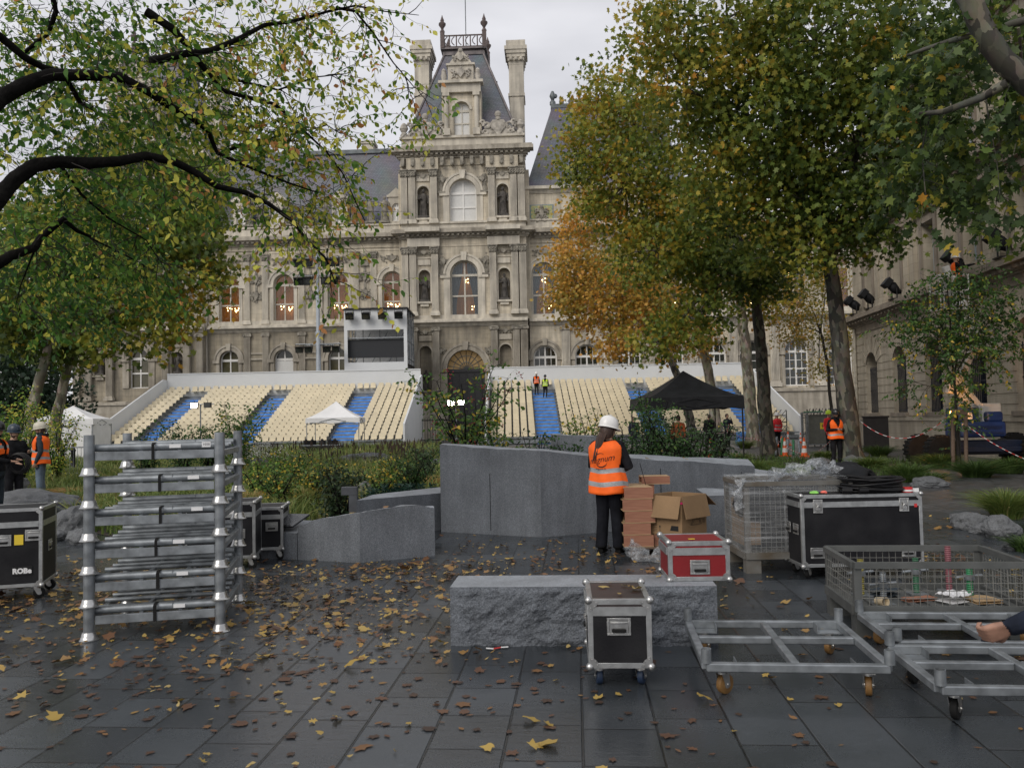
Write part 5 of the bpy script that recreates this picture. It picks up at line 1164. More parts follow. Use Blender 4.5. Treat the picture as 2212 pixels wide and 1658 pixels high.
# ---- mesh cages
WIRE = mat('grey_wire', (.20, .20, .185), .5, .4, var=.2); CRATE = mat('grey_green_painted_steel', (.085, .09, .088), .5, .3, c2=(.13, .135, .13), scale=5, bump=.1)
RUSTY = mat('worn_grey_steel', (.17, .17, .16), .6, .2, c2=(.10, .08, .055), scale=4, bump=.2)
def wire_panel(parent, A, B, z0, z1, st, m=WIRE, r=.0028):
    mb = MB(); A, B = Vector(A), Vector(B); n = max(2, round((B - A).length / st)); k = max(2, round((z1 - z0) / st))
    for i in range(1, n): p_ = A.lerp(B, i / n); mb.tube((p_.x, p_.y, z0), (p_.x, p_.y, z1), r, n=4)
    for i in range(1, k): z = z0 + (z1 - z0) * i / k; mb.tube((A.x, A.y, z), (B.x, B.y, z), r, n=4)
    return mb.build('wire_panel', m, parent)
def cage(label, loc, rz, w_, d, h, foot, st, pm, wm, lipped=True):
    o = thing('mesh_crate', label, 'mesh crate', loc, rz); x, y = w_ / 2, d / 2
    for s in (-1, 1):
        for t in (-1, 1):
            k = MB(); k.bb(s * x - .003, s * x - s * .05, t * y - .003, t * y + .003, foot, h); k.bb(s * x - .003, s * x + .003, t * y, t * y - t * .05, foot, h); k.build('post', pm, o)
            k = MB(); k.bb(s * x, s * (x - .16), t * y, t * (y - .12), 0, foot - .002); k.build('foot', pm, o)
    m = MB()
    for t in (-1, 1): m.bb(-x, x, t * y - .02, t * y + .02, h - .045, h + .002); m.bb(-x, x, t * y - .02, t * y + .02, foot, foot + .07)
    for s in (-1, 1): m.bb(s * x - .02, s * x + .02, -y + .02, y - .02, h - .045, h + .001); m.bb(s * x - .02, s * x + .02, -y + .02, y - .02, foot, foot + .07)
    m.build('rim', pm, o)
    m = MB(); m.bb(-x + .02, x - .02, -y + .02, y - .02, foot + .01, foot + .03)
    for i in range(9): u = -x + .06 + (w_ - .12) * i / 8; m.bb(u - .03, u + .03, -y + .02, y - .02, foot + .03, foot + .045)
    m.build('floor', pm, o)
    for a, b in (((-x, -y), (x, -y)), ((x, -y), (x, y)), ((x, y), (-x, y)), ((-x, y), (-x, -y))): wire_panel(o, (*a, 0), (*b, 0), foot + .07, h - .045, st, wm)
    return o
cr0 = P(1853, 1322, 6.35); crw = 1.26
crate = cage('open grey mesh crate of screw jacks and scraps in front of the large black case', (cr0.x + crw / 2 + .03, 6.35 + .36, 0), R(-6), crw, .82, P(1853, 1215, 6.35).z, .17, .052, CRATE, WIRE)
ox, oy = cr0.x + crw / 2, 6.78
def jack(label, x, y, h, c, lean=0.):
    o = thing('screw_jack', label, 'screw jack', (x, y, .216), 0, 'screw jacks in the open crate'); m = MB(); n = int(h / .016)
    pr = []
    for i in range(n): pr += [(.021, i * .016), (.026, i * .016 + .008)]
    m.lathe((0, 0, 0), pr, 12); m.build('threaded_rod', c, o); m = MB(); m.bb(-.07, .07, -.07, .07, -.012, 0); m.build('base_plate', STEEL, o); m = MB(); m.tube((0, 0, h * .5), (0, 0, h * .5 + .04), .04, n=10); m.tube((-.11, 0, h * .5 + .02), (.11, .02, h * .5 + .03), .012, n=6); m.build('wing_nut', STEEL, o)
    o.rotation_euler.x = lean; return o
JG = mat('green_paint', (.03, .12, .06), .5, var=.2); JY = mat('olive_yellow_paint', (.26, .22, .04), .5, var=.2); JR = mat('red_pink_paint', (.22, .075, .09), .5, var=.2)
jack('screw jack with yellow rod at the left in the open mesh crate', ox - .38, oy + .1, .30, JY)
jack('bare steel screw jack near the front wire of the open mesh crate', ox - .34, oy - .22, .24, STEEL)
jack('screw jack with dark green rod in the middle of the open mesh crate', ox + .08, oy + .12, .30, JG, .0)
jack('screw jack with red rod, the tallest in the open mesh crate', ox + .38, oy + .18, .38, JR)
jack('screw jack with bright green rod and base in the open mesh crate', ox + .40, oy - .1, .28, mat('bright_green_paint', (.02, .20, .075), .45))
CARD = mat('cardboard', (.26, .165, .085), .8, var=.12, scale=3, bump=.15, bscale=40)
PLYF = mat('red_plywood_face', (.24, .10, .06), .6, c2=(.33, .155, .095), scale=5, stretch=(1, 1, 9), bump=.1)
PLYE = mat('plywood_edge', (.46, .33, .18), .7, c2=(.32, .2, .1), scale=60, stretch=(.1, .1, 4))
def scrap(nm, label, cat, x, y, sz, m, rz=0., z=.218):
    mb = MB(); rough_grid(mb, lambda u, v: ((u - .5) * sz[0], (v - .5) * sz[1], sz[2] * (1 + .5 * nzv((u * 3, v * 3, x), 1.5))), 8, 8); rough_grid(mb, lambda u, v: ((u - .5) * sz[0], (v - .5) * sz[1], .001), 8, 8)
    o = mb.build(nm, m, None, loc=(x, y, z), rz=rz); s = o.modifiers.new('s', 'SOLIDIFY'); s.thickness = .006; tag(o, label, cat); return o
scrap('wooden_board', 'short thin orange brown board lying in the open mesh crate', 'board', ox - .03, oy - .15, (.26, .09, .012), PLYF, .2)
scrap('rag', 'crumpled white paper towel on the crate floor beside the green base', 'rag', ox + .22, oy - .2, (.22, .16, .05), WHITEST, .4)
scrap('wooden_board', 'small square plywood offcut beneath the bright green jack', 'board', ox + .42, oy - .22, (.22, .2, .012), PLYE, .1)
scrap('rag', 'dark grey folded cloth on the floor of the open mesh crate', 'rag', ox - .2, oy + .08, (.2, .16, .03), GREYCLOTH, .7)
mb = MB(); mb.lathe((0, 0, 0), [(.028, 0), (.036, .085), (.039, .09), (.034, .088), (.026, .004)], 14); cu = mb.build('paper_cup', mat('beige_paper', (.55, .45, .3), .7), None, loc=(ox - .43, oy - .3, .25)); cu.rotation_euler = (1.5, 0, .4); tag(cu, 'beige paper cup lying by the left wire of the open crate', 'cup')
# ---- wrapped cage
g0 = P(1612, 1210, 9.0); gh = P(1612, 1041, 9.0).z; gw = 1.16
gb = cage('worn mesh cage wrapped in clear film beside the large black case', (g0.x + gw / 2, 9.0 + .42, 0), 0, gw, .84, gh, .15, .055, RUSTY, WIRE)
def film_mat(name, dens, sc_):
    m = bpy.data.materials.new(name); m.use_nodes = True; t_ = m.node_tree; t_.nodes.clear(); q = NT(m); MATS[name] = m
    o = q.n('ShaderNodeOutputMaterial'); tr = q.n('ShaderNodeBsdfTransparent'); tr.inputs[0].default_value = (.95, .96, .97, 1); pr = q.n('ShaderNodeBsdfPrincipled'); pr.inputs['Base Color'].default_value = (.62, .64, .66, 1); pr.inputs['Roughness'].default_value = .22
    tcn = q.n('ShaderNodeTexCoord'); mp_ = q.n('ShaderNodeMapping'); mp_.inputs['Scale'].default_value = sc_; q.l(tcn.outputs['Object'], mp_.inputs[0]); n = q.n('ShaderNodeTexNoise'); n.inputs['Scale'].default_value = 1; n.inputs['Detail'].default_value = 9; n.inputs['Roughness'].default_value = .75; q.l(mp_.outputs[0], n.inputs['Vector'])
    r_ = q.n('ShaderNodeMapRange'); q.l(n.outputs['Fac'], r_.inputs[0]); r_.inputs[1].default_value = .50; r_.inputs[2].default_value = .70; r_.inputs[3].default_value = dens * .2; r_.inputs[4].default_value = dens
    ms_ = q.n('ShaderNodeMixShader'); q.l(r_.outputs[0], ms_.inputs[0]); q.l(tr.outputs[0], ms_.inputs[1]); q.l(pr.outputs[0], ms_.inputs[2]); q.l(ms_.outputs[0], o.inputs[0]); return m
FILM = film_mat('stretch_film', .55, (1.2, 1.2, 42)); FILM2 = film_mat('crumpled_film', .62, (30, 30, 16))
m = MB(); x, y = gw / 2 + .006, .426; pts = [(-x, -y), (x, -y), (x, y), (-x, y)]
def wrapf(u, v):
    f = u * 4; i = int(f) % 4; a, b = pts[i], pts[(i + 1) % 4]; f -= int(f); z = .22 + (gh - .22 + .03) * v; return (a[0] + (b[0] - a[0]) * f, a[1] + (b[1] - a[1]) * f, z + .02 * nzv((u * 8, v, 2)))
rough_grid(m, wrapf, 80, 24, smooth=True); rough_grid(m, lambda u, v: (-x + 2 * x * u, -y + 2 * y * v, gh + .02 + .05 * abs(nzv((u * 4, v * 3, 7)))), 24, 16, smooth=True); m.build('film_wrap', FILM, gb, fix=False)
m = MB()
for i in range(14): m.ball((random.uniform(-.36, .4), random.uniform(-.25, .25), random.uniform(.3, .72)), random.uniform(.14, .24), 12, 0, 1.2, .8, .9)
m.build('black_contents', BLACKFAB, gb); m = MB(); m.box((-.42, .12, .5), (.2, .4, .5), 0, (0, 0, .05)); m.build('carton', CARD, gb)
def crumple(nm, label, cat, mtl, pts, rad, seed, ry=.45, n=26):
    """crumpled film rope along a path"""
    mb = MB(); P_ = [Vector(p_) for p_ in pts]; q_ = []
    for i in range(len(P_) - 1):
        for j in range(7): q_.append(P_[i].lerp(P_[i + 1], j / 7))
    rr = [rad * (1 + .5 * math.sin(i * .9 + seed)) for i in range(len(q_))]; mb.path(q_, rr, n, ry=ry)
    mb.v = [tuple(Vector(v) + Vector((nzv((v[0] * 9, v[1] * 9, v[2] * 9 + seed)), nzv((v[1] * 9, v[2] * 9, v[0] * 9 + seed)), nzv((v[2] * 9, v[0] * 9, v[1] * 9 + seed)))) * rad * .9 + Vector((nzv((v[0] * 30, v[1] * 30, v[2] * 30 + seed)), nzv((v[1] * 30, v[2] * 30, v[0] * 30)), 0)) * rad * .4) for v in mb.v]
    mb.v = [(a, b, max(c, .008)) for a, b, c in mb.v]
    o = mb.build(nm, mtl, fix=False); tag(o, label, cat); return o
crumple('film_bundle', 'loose bunch of clear film hanging off the wrapped cage corner', 'plastic film', FILM2, [(g0.x - .03, 9.0, gh + .03), (g0.x - .07, 8.96, gh - .12), (g0.x - .05, 8.97, gh - .28)], .045, 1)
crumple('film_bundle', 'crumpled clear film heaped on top of the wrapped cage', 'plastic film', FILM2, [(g0.x + .35, 9.1, gh + .07), (g0.x + .6, 9.1, gh + .12), (g0.x + .85, 9.15, gh + .16), (g0.x + 1.05, 9.2, gh + .08)], .1, 2)
# ---- pallet with boxes
WOODP = mat('weathered_pallet_wood', (.10, .065, .045), .8, c2=(.17, .12, .085), scale=5, stretch=(.6, 8, 8), bump=.3)
pz = .125; pc = P(1390, 1200, 10.2); pal = thing('wooden_pallet', 'weathered wooden pallet under the boxes beside the woman', 'pallet', (2.03, 10.52, 0), R(-5))
m = MB()
for i in range(7): v = -.38 + .76 * i / 6; m.bb(-.6, .6, v - .045, v + .045, pz - .022, pz); 
m.build('deck_boards', WOODP, pal, .003)
for v in (-.36, 0, .36):
    m = MB(); m.bb(-.6, .6, v - .05, v + .05, 0, .02)
    for u in (-.53, 0, .53): m.bb(u - .07, u + .07, v - .05, v + .05, .021, pz - .023)
    m.build('runner', WOODP, pal)
def wooden_box(label, x, y, z, w_, d, h, rz, open_=False):
    o = thing('wooden_box', label, 'wooden box', (x, y, z), rz, 'plywood boxes stacked on the pallet'); t_ = .014
    m = MB(); m.bb(-w_ / 2, w_ / 2, -d / 2, -d / 2 + t_, .0, h); m.build('front_board', PLYF, o)
    m = MB(); m.bb(-w_ / 2, w_ / 2, d / 2 - t_, d / 2, 0, h); m.build('back_board', PLYF, o)
    m = MB(); m.bb(-w_ / 2, w_ / 2, -d / 2 + t_, d / 2 - t_, h - t_, h - .001); m.bb(-w_ / 2, w_ / 2, -d / 2 - .002, -d / 2, .0, .008); m.build('top_board', PLYE, o)
    m = MB(); m.bb(-w_ / 2 + .001, w_ / 2 - .001, -d / 2 + t_, d / 2 - t_, .001, t_); m.build('bottom_board', PLYE, o)
    return o
def wx_(x): return P(x, 1120, 10.2).x
X0, X1 = wx_(1347), wx_(1411); Wb = X1 - X0; hb = .143
for i, (dx, wk, lb) in enumerate(((0, 1, 'lowest plywood box of the stack, resting on the pallet beside her boots'), (-.02, .92, 'plywood box second from the pallet, set a little forward to the left'), (.015, 1.02, 'middle plywood box of the stack on the pallet'), (-.015, 1.0, 'plywood box second from the top of the stack, jutting left'), (.0, .98, 'topmost plywood box of the stack beside her vest'))):
    wooden_box(lb, (X0 + X1) / 2 + dx, 10.4, pz + .002 + i * (hb + .001), Wb * wk, .5, hb - .002, R(-2 + i * .8))
wooden_box('plywood box beside the lowest one, below the cardboard carton', X1 + .21, 10.45, pz + .002, .38, .5, hb - .002, R(-3))
wooden_box('plywood box at the far side of the pallet behind the carton', X1 - .1, 10.86, pz + .002, .42, .3, .70, R(-1))
wb = wooden_box('upright plywood box behind the stack showing a pale edge', X1 + .13, 10.83, pz + .71, .36, .28, .10, R(-1))
mb = MB(); mb.tube((0, 0, 0), (-.07, 0, .28), .004, n=5); an_ = mb.build('antenna', BLACKM, None, loc=(X1 - .03, 10.5, pz + 5 * hb)); tag(an_, 'thin black aerial sticking up from the plywood boxes', 'aerial')
# cardboard box seen on its corner
bz0 = pz + hb + .004; cb_ = P(1474, 1150, 9.92); BS, BH, th = .50, .47, .006; ca = R(43)
cbx = thing('cardboard_box', 'open cardboard carton with flaps folded out, on the pallet before the wall', 'carton', (cb_.x + .01, cb_.y + BS * .70, bz0), ca); h = BS / 2
m = MB()
for s in (-1, 1): m.bb(-h, h, s * h - th / 2, s * h + th / 2, 0, BH); m.bb(s * h - th / 2, s * h + th / 2, -h, h, 0, BH)
m.bb(-h, h, -h, h, 0, .006); m.build('body', CARD, cbx)
for i, (ang_, dr) in enumerate(((0, 1.35), (-90, 1.28), (90, .6), (180, .8))):
    f = MB(); f.bb(-h, h, 0, .27, -th / 2, th / 2); f.xf(rotz(R(ang_)) @ Matrix.Translation((0, -h - .004, BH)) @ Matrix.Rotation(R(180), 4, 'Z') @ Matrix.Rotation(-dr, 4, 'X')); f.build('flap', CARD, cbx)
pm_ = MB(); Mr = Matrix.Translation((0, -h - .005, 0)) @ Matrix.Rotation(R(90), 4, 'X'); Ml = rotz(R(-90)) @ Matrix.Translation((0, -h - .005, 0)) @ Matrix.Rotation(R(90), 4, 'X')
for M_, s in ((Mr, 1),):
    i0 = len(pm_.v); pm_.slab([(-.17, .24), (-.12, .28), (-.12, .33), (-.17, .29)], 0, .001); pm_.slab([(-.115, .28), (-.065, .24), (-.065, .29), (-.115, .33)], 0, .001)
    for k in range(3): pm_.slab([(.06, .31 - k * .014), (.13, .31 - k * .014), (.13, .315 - k * .014), (.06, .315 - k * .014)], 0, .001)
    for a, b in (((-.08, .12), (-.02, .20)), ((-.02, .20), (.10, .20)), ((.10, .20), (.14, .12)), ((-.08, .12), (.14, .12)), ((-.05, .13), (0, .18)), ((0, .18), (.09, .18)), ((.09, .18), (.11, .13))): pm_.beam((*a, .0005), (*b, .0005), .004, .001)
    for k in range(4): pm_.beam((.17 + k * .016, .13, .0005), (.17 + k * .016, .17, .0005), .003, .001)
    pm_.xf(M_, i0)
i0 = len(pm_.v); pm_.slab([(.08, .06), (.20, .06), (.20, .12), (.10, .12)], 0, .001); pm_.beam((-.07, .03, 0), (-.07, .10, 0), .006, .001); pm_.slab([(-.085, .09), (-.055, .09), (-.07, .115)], 0, .001)
for k in range(4): pm_.slab([(-.17, .04 + k * .022), (-.11, .04 + k * .022), (-.11, .045 + k * .022), (-.17, .045 + k * .022)], 0, .001)
text_mb(pm_, 'FLIGHTCASE', .022, Matrix.Translation((.10, .03, 0)), depth=.0005) if False else None
pm_.xf(Ml, i0); pm_.build('printed_marks', INK, cbx, fix=False)
wm = MB(); wm.slab([(.17, .30), (.21, .30), (.21, .345), (.17, .345)], 0, .0012); wm.slab([(.17, .24), (.21, .24), (.21, .28), (.17, .28)], 0, .0012); wm.xf(Mr); wm.build('label', WHITEST, cbx)
pk = MB(); pk.bb(-h - .008, -h + .05, -h - .008, -h - .004, .38, .405); pk.bb(-h - .008, -h - .004, -h - .008, -h + .04, .38, .405); pk.build('pink_tape', mat('pink_tape', (.85, .03, .22), .5, var=.03), cbx)
crumple('film_bundle', 'crumpled clear film trailing along the front edge of the pallet', 'plastic film', FILM2, [(1.42, 10.10, .20), (1.40, 9.98, .08), (1.55, 9.86, .05), (1.78, 9.80, .05), (2.0, 9.86, .07), (2.2, 9.95, .10), (2.38, 9.98, .07)], .085, 4)
# ---- granite walls
def granite_wall(label, poly, tops, name='granite_wall', rings=7, rough=.03, m=GRAN, zb=0.):
    """closed block: outline, own height at every corner, split uneven top"""
    o = thing(name, label, 'granite wall' if name == 'granite_wall' else 'granite block', (poly[0][0], poly[0][1], 0)); ox_, oy_ = poly[0]
    per = []
    for i in range(len(poly)):
        a, b = Vector(poly[i]), Vector(poly[(i + 1) % len(poly)]); n = max(2, int((b - a).length / .05))
        for j in range(n): t_ = j / n; per.append((a.lerp(b, t_), tops[i] + (tops[(i + 1) % len(poly)] - tops[i]) * t_))
    N_ = len(per); cen = sum((p_[0] for p_ in per), Vector((0, 0))) / N_; zc = sum(p_[1] for p_ in per) / N_
    def zt_(p_, z, k): return z + rough * (nzv((p_.x * 1.3, p_.y * 1.3, 5)) + .35 * nzv((p_.x * 6, p_.y * 6, 9))) * (1 if k else .7)
    mb = MB(); vs = [(p_.x - ox_, p_.y - oy_, zb) for p_, z in per] + [(p_.x - ox_, p_.y - oy_, zt_(p_, z, 0)) for p_, z in per]
    mb.add(vs, [(i, (i + 1) % N_, N_ + (i + 1) % N_, N_ + i) for i in range(N_)]); mb.build('block', m, o, fix=False)
    mb = MB(); vs = []
    for r_ in range(rings + 1):
        f = r_ / rings
        for p_, z in per: q_ = p_.lerp(cen, f); vs.append((q_.x - ox_, q_.y - oy_, zt_(q_, z + (zc - z) * f, r_ > 0)))
    mb.add(vs, [(r_ * N_ + i, r_ * N_ + (i + 1) % N_, (r_ + 1) * N_ + (i + 1) % N_, (r_ + 1) * N_ + i) for r_ in range(rings) for i in range(N_)]); mb.build('split_top', GRANTOP, o, fix=False)
    return o
W0, W1, W2 = G(953, 1148), G(1058, 1154), G(1170, 1160); WR = P(1630, 1003, 13.6)
gwl = granite_wall('tall dark granite wall behind the woman, its top sloping down to the right', [(W0.x, W0.y), (W2.x, W2.y), (WR.x, 13.6), (WR.x + .05, 14.2), (1.6, 13.9), (.5, 13.2), (W0.x + .1, 13.6)], [P(953, 958, W0.y).z, P(1170, 975, W2.y).z, P(1630, 1006, 13.6).z, P(1630, 990, 14.2).z, P(1420, 985, 13.9).z, P(1210, 972, 13.2).z, P(956, 957, 13.6).z], rough=.03)
mb = MB()
for a, f in (((W0, W2), .51), ((W2, Vector((WR.x, 13.6, 0))), .53), ((W2, Vector((WR.x, 13.6, 0))), .93)): p_ = Vector(a[0]).lerp(Vector(a[1]), f); mb.box((p_.x - W0.x, p_.y - W0.y - .003, .42 if f > .6 else .48), (.006, .012, .84 if f < .6 else .72))
mb.build('joint', BLACKM, gwl)
granite_wall('lower granite block end showing between the carton and the wrapped cage', [(2.75, 11.9), (3.7, 12.2), (3.7, 12.9), (2.8, 12.9)], [.56, .55, .56, .57], 'granite_block', rough=.02)
granite_wall('small granite block standing behind the tall wall, left of the white helmet', [(P(1195, 950, 16).x, 16), (P(1292, 950, 16).x, 15.8), (P(1292, 950, 16).x, 17), (P(1195, 950, 16).x, 17)], [P(1195, 938, 16).z, P(1290, 943, 16).z, P(1290, 943, 16).z, P(1200, 938, 16).z], 'granite_block', rough=.02)
granite_wall('pale rough granite slab sloping down right of the tall wall end', [(WR.x + .12, 14.0), (WR.x + 1.25, 14.3), (WR.x + 1.3, 15.2), (WR.x + .1, 15.2)], [.58, .42, .55, .78], 'granite_block', rough=.05)
L0, L1, L2 = G(580, 1205), G(778, 1215), G(940, 1200); ztop = lambda x_, y_, D_: P(x_, y_, D_).z
la, lb2 = Vector(L0).lerp(Vector(L1), .33), Vector(L0).lerp(Vector(L1), .48)
granite_wall('low dark granite plinth with a wavy split top, beside the leafy paving', [(la.x, la.y), (lb2.x, lb2.y), (L1.x, L1.y), ((L1.x + L2.x) / 2, (L1.y + L2.y) / 2), (L1.x + (L2.x - L1.x) * .78, L1.y + (L2.y - L1.y) * .78), (L2.x, L2.y), (L2.x - .1, 11.4), (-2.0, 11.1), (la.x + .2, la.y + .55)], [ztop(638, 1141, la.y), ztop(668, 1124, lb2.y), ztop(778, 1108, L1.y), ztop(860, 1093, 10.35), ztop(905, 1087, 10.5), ztop(940, 1094, 10.58), .56, .5, .37], rough=.045)
granite_wall('low granite base carrying the engraved reading panel', [(L0.x - .25, L0.y + .06), (la.x - .01, la.y), (la.x + .15, la.y + .5), (L0.x - .2, L0.y + .6)], [.33, .33, .42, .42], 'granite_block', rough=.004)
granite_wall('long low granite ledge at the front of the flower bed', [(P(770, 1075, 12.1).x, 12.1), (P(955, 1064, 13.1).x, 13.1), (P(955, 1064, 13.1).x, 13.9), (P(800, 1075, 12.1).x - .1, 12.9)], [ztop(770, 1080, 12.1), ztop(955, 1064, 13.1), ztop(955, 1050, 13.9), ztop(790, 1068, 12.9)], rough=.006)
rp_ = thing('reading_panel', 'dark tilted information panel with rows of pale engraved text', 'information panel', (L0.x + .12, L0.y - .04, .39), R(-20)); mb = MB(); mb.box((0, .18, .02), (.50, .40, .025)); mb.xf(Matrix.Rotation(R(16), 4, 'X')); pl_ = mb.build('plate', mat('black_slate_plate', (.012, .013, .015), .22), rp_, .003)
mb = MB()
for i in range(14):
    x_ = -.22
    while x_ < .19: w__ = random.uniform(.015, .05); mb.bb(x_, min(.2, x_ + w__), .035 + i * .022, .041 + i * .022, .0335, .0345); x_ += w__ + .01
mb.xf(Matrix.Rotation(R(16), 4, 'X')); mb.build('text_rows', mat('engraved_text', (.28, .29, .3), .6), rp_)
bp_ = P(752, 1083, 12.2); bl = thing('path_light', 'grey angular light post overhanging left at the bed edge', 'light post', (bp_.x + .02, 12.3, 0)); mb = MB(); zt = P(752, 1052, 12.2).z; mb.bb(-.02, .10, -.05, .05, 0, zt - .12); mb.build('post', mat('grey_coated_metal', (.10, .105, .115), .5, .3), bl, .003); mb = MB(); mb.bb(-.13, .10, -.05, .05, zt - .119, zt); mb.build('head', MATS['grey_coated_metal'], bl, .003)
# ---- rocks
def rock(label, c, s, seed, sub=4, m=ROCKM, group='rocks edging the planting'):
    bm = bmesh.new(); bmesh.ops.create_icosphere(bm, subdivisions=sub, radius=1)
    for v in bm.verts:
        p_ = v.co.copy(); q_ = Vector((p_.x + seed * 3.1, p_.y, p_.z)); d_ = .24 * nzv(q_, .9) + .10 * nzv(q_, 2.6) + .03 * nzv(q_, 8)
        cell = noise.cell_vector(q_ * 1.3); d_ += .10 * (cell.x - .5); v.co = p_ * (1 + d_); v.co.z = max(v.co.z, -.55); v.co = Vector((v.co.x * s[0], v.co.y * s[1], v.co.z * s[2]))
    me = bpy.data.meshes.new('rock'); bm.to_mesh(me); bm.free(); me.materials.append(m)
    o = bpy.data.objects.new('rock', me); col.objects.link(o); o.location = c; o.rotation_euler.z = seed; tag(o, label, 'rock', group); return o
for i, (x_, y_, s, lb) in enumerate(((60, 1118, (1.0, .7, .38), 'big flat grey rock behind the lettered case'), (158, 1150, (.35, .3, .28), 'rounded rock left of the steel frame stack'), (15, 1075, (.5, .4, .4), 'rock at the left edge by the dark clad men'), (178, 1172, (.22, .2, .16), 'small rock against the steel frame stack foot'), (110, 1168, (.2, .16, .12), 'little rock among leaves below the flat rock'),
        (2096, 1142, (.26, .2, .17), 'sharp grey rock left of the blocky rock at the right'), (2165, 1160, (.30, .22, .19), 'blocky pale veined rock at the right edge'), (2120, 1150, (.16, .14, .09), 'small low rock between the two right rocks'), (2190, 1185, (.14, .12, .07), 'tiny stone on the gravel at the right edge'),
        (785, 1072, (.22, .18, .26), 'pointed brown grey rock behind the low granite ledge'), (560, 1012, (.8, .4, .28), 'grey rock in the grasses above the steel stack'), (795, 1000, (1.35, .5, .30), 'long flat pale rock in the flower bed'), (940, 1012, (.7, .4, .25), 'pale rock touching the tall wall in the flower bed'), (1775, 1010, (.4, .3, .22), 'pale rock behind the worker with a phone'), (1845, 1008, (.35, .3, .25), 'pale rock right of the phone worker by the trunk'), (1565, 1002, (.5, .4, .2), 'low pale rock below the black tent'), (2010, 1050, (.4, .3, .16), 'flat rock in the grasses under the young tree'))):
    g_ = G(x_, y_); rock(lb, (g_.x, g_.y, s[2] * .4), s, i * 1.7 + .3)
# ---- cables and small things
CABLE = mat('black_cable', (.010, .010, .011), .45, var=.2)
def coil(label, c, r_, loops, h, seed, flat=True):
    rr = random.Random(seed); mb = MB(); pts = []
    for k in range(loops):
        cx2, cy2 = rr.uniform(-.03, .03), rr.uniform(-.03, .03); ra = r_ * rr.uniform(.78, 1.08); zz = .012 + h * rr.random(); tl = rr.uniform(-.12, .12)
        pts = [(cx2 + ra * math.cos(6.283 * i / 22) * 1.15, cy2 + ra * .85 * math.sin(6.283 * i / 22), max(.011, zz + tl * r_ * math.cos(6.283 * i / 22))) for i in range(22)]
        if not flat: pts = [(a, zb_ - .02, b + r_ * .8) for a, b, zb_ in pts]
        mb.path(pts, .011, 6, closed=True)
    if flat: mb.path([(-r_ * 1.1, -r_ * .7, .02), (-r_ * 1.3, -r_ * .85, .03), (-r_ * 1.5, -r_ * .8, .03)], .011, 6); mb.tube((-r_ * 1.5, -r_ * .8, .035), (-r_ * 1.15, -r_ * .9, .035), .03, n=10); mb.tube((-r_ * .9, -r_ * .95, .035), (-r_ * .55, -r_ * .98, .035), .028, n=10)
    o = mb.build('cable_coil', CABLE, None, loc=c); tag(o, label, 'cable'); return o
bt = .862; coil('heap of coiled black cable with plugs on the large black case', (bxr - .42, 8.82, bt), .26, 26, .13, 5)
coil('upright black cable hank against the plane trunk beyond the large case', (P(1862, 1030, 11.5).x, 11.5, .62), .17, 16, .12, 8, False)
rg = MB(); rg.lathe((0, 0, 0), [(.035, 0), (.06, 0), (.06, .05), (.035, .05)], 20); t_ = rg.build('tape_roll', [REDST], None, loc=(bxr - .10, 8.72, bt)); tag(t_, 'roll of red and white tape at the right end of the large case lid', 'tape')
rg = MB(); rg.lathe((0, 0, 0), [(.061, .01), (.062, .01), (.062, .028), (.061, .028)], 20); rg.bb(.05, .12, -.02, -.018, .0, .04); rg.build('white_stripe', WHITEST, t_)
def soft(nm, label, cat, c, s, m, seed):
    mb = MB(); mb.ball((0, 0, 0), 1, 24); mb.v = [(x_ * s[0] * (1 + .18 * nzv((x_ * 2, y_ * 2, z_ * 2 + seed))), y_ * s[1] * (1 + .18 * nzv((x_ * 2 + 3, y_ * 2, z_ * 2 + seed))), max(-.35, z_ * (1 + .3 * nzv((x_ * 3, y_ * 3, seed)))) * s[2]) for x_, y_, z_ in mb.v]
    o = mb.build(nm, m, None, loc=c); tag(o, label, cat); return o
p = P(1745, 1035, 11.2); bs = thing('stacked_case', 'black tarpaulin covered pile behind the wrapped cage', 'covered pile', (p.x + .3, 11.6, 0)); mb = MB(); rough_grid(mb, lambda u, v: ((u - .5) * 1.5, (v - .5) * .9, (.80 + .10 * nzv((u * 4, v * 3, 3))) * min(1, 6 * min(u, 1 - u) + .05, 6 * min(v, 1 - v) + .05)), 40, 30, smooth=True); mb.build('tarpaulin', BLACKFAB, bs, fix=False)
soft('bag', 'soft black bag lying on the tarpaulin pile below the phone worker', 'bag', (p.x + .55, 11.5, .86), (.38, .25, .16), BLACKFAB, 2)
soft('glove', 'small lime green rag on the large black case lid', 'rag', (bxl + .2, 8.74, bt + .008), (.05, .03, .02), mat('lime_cloth', (.25, .6, .12), .8), 4); soft('glove', 'small coral pink rag on the large black case lid', 'rag', (bxl + .31, 8.76, bt + .008), (.035, .03, .02), mat('coral_cloth', (.75, .16, .12), .8), 5)
tp = MB(); pts = [G(x_, y_, .006 + .004 * (i % 2)) for i, (x_, y_) in enumerate(((1050, 1399), (1066, 1400), (1082, 1397), (1098, 1396)))]
for i in range(3): tp.add([pts[i] + Vector((0, -.018, 0)), pts[i + 1] + Vector((0, -.018, 0)), pts[i + 1] + Vector((0, .018, 0)), pts[i] + Vector((0, .018, 0))], [(0, 1, 2, 3)], i % 2)
tag(tp.build('tape_scrap', [WHITEST, REDST], fix=False), 'torn scrap of red and white tape on the ground before the bench', 'tape')

for _n in ('black_laminate', 'black_canopy', 'black_cable', 'black_rubber'):
    MATS[_n].node_tree.nodes['Principled BSDF'].inputs['Specular IOR Level'].default_value = .2
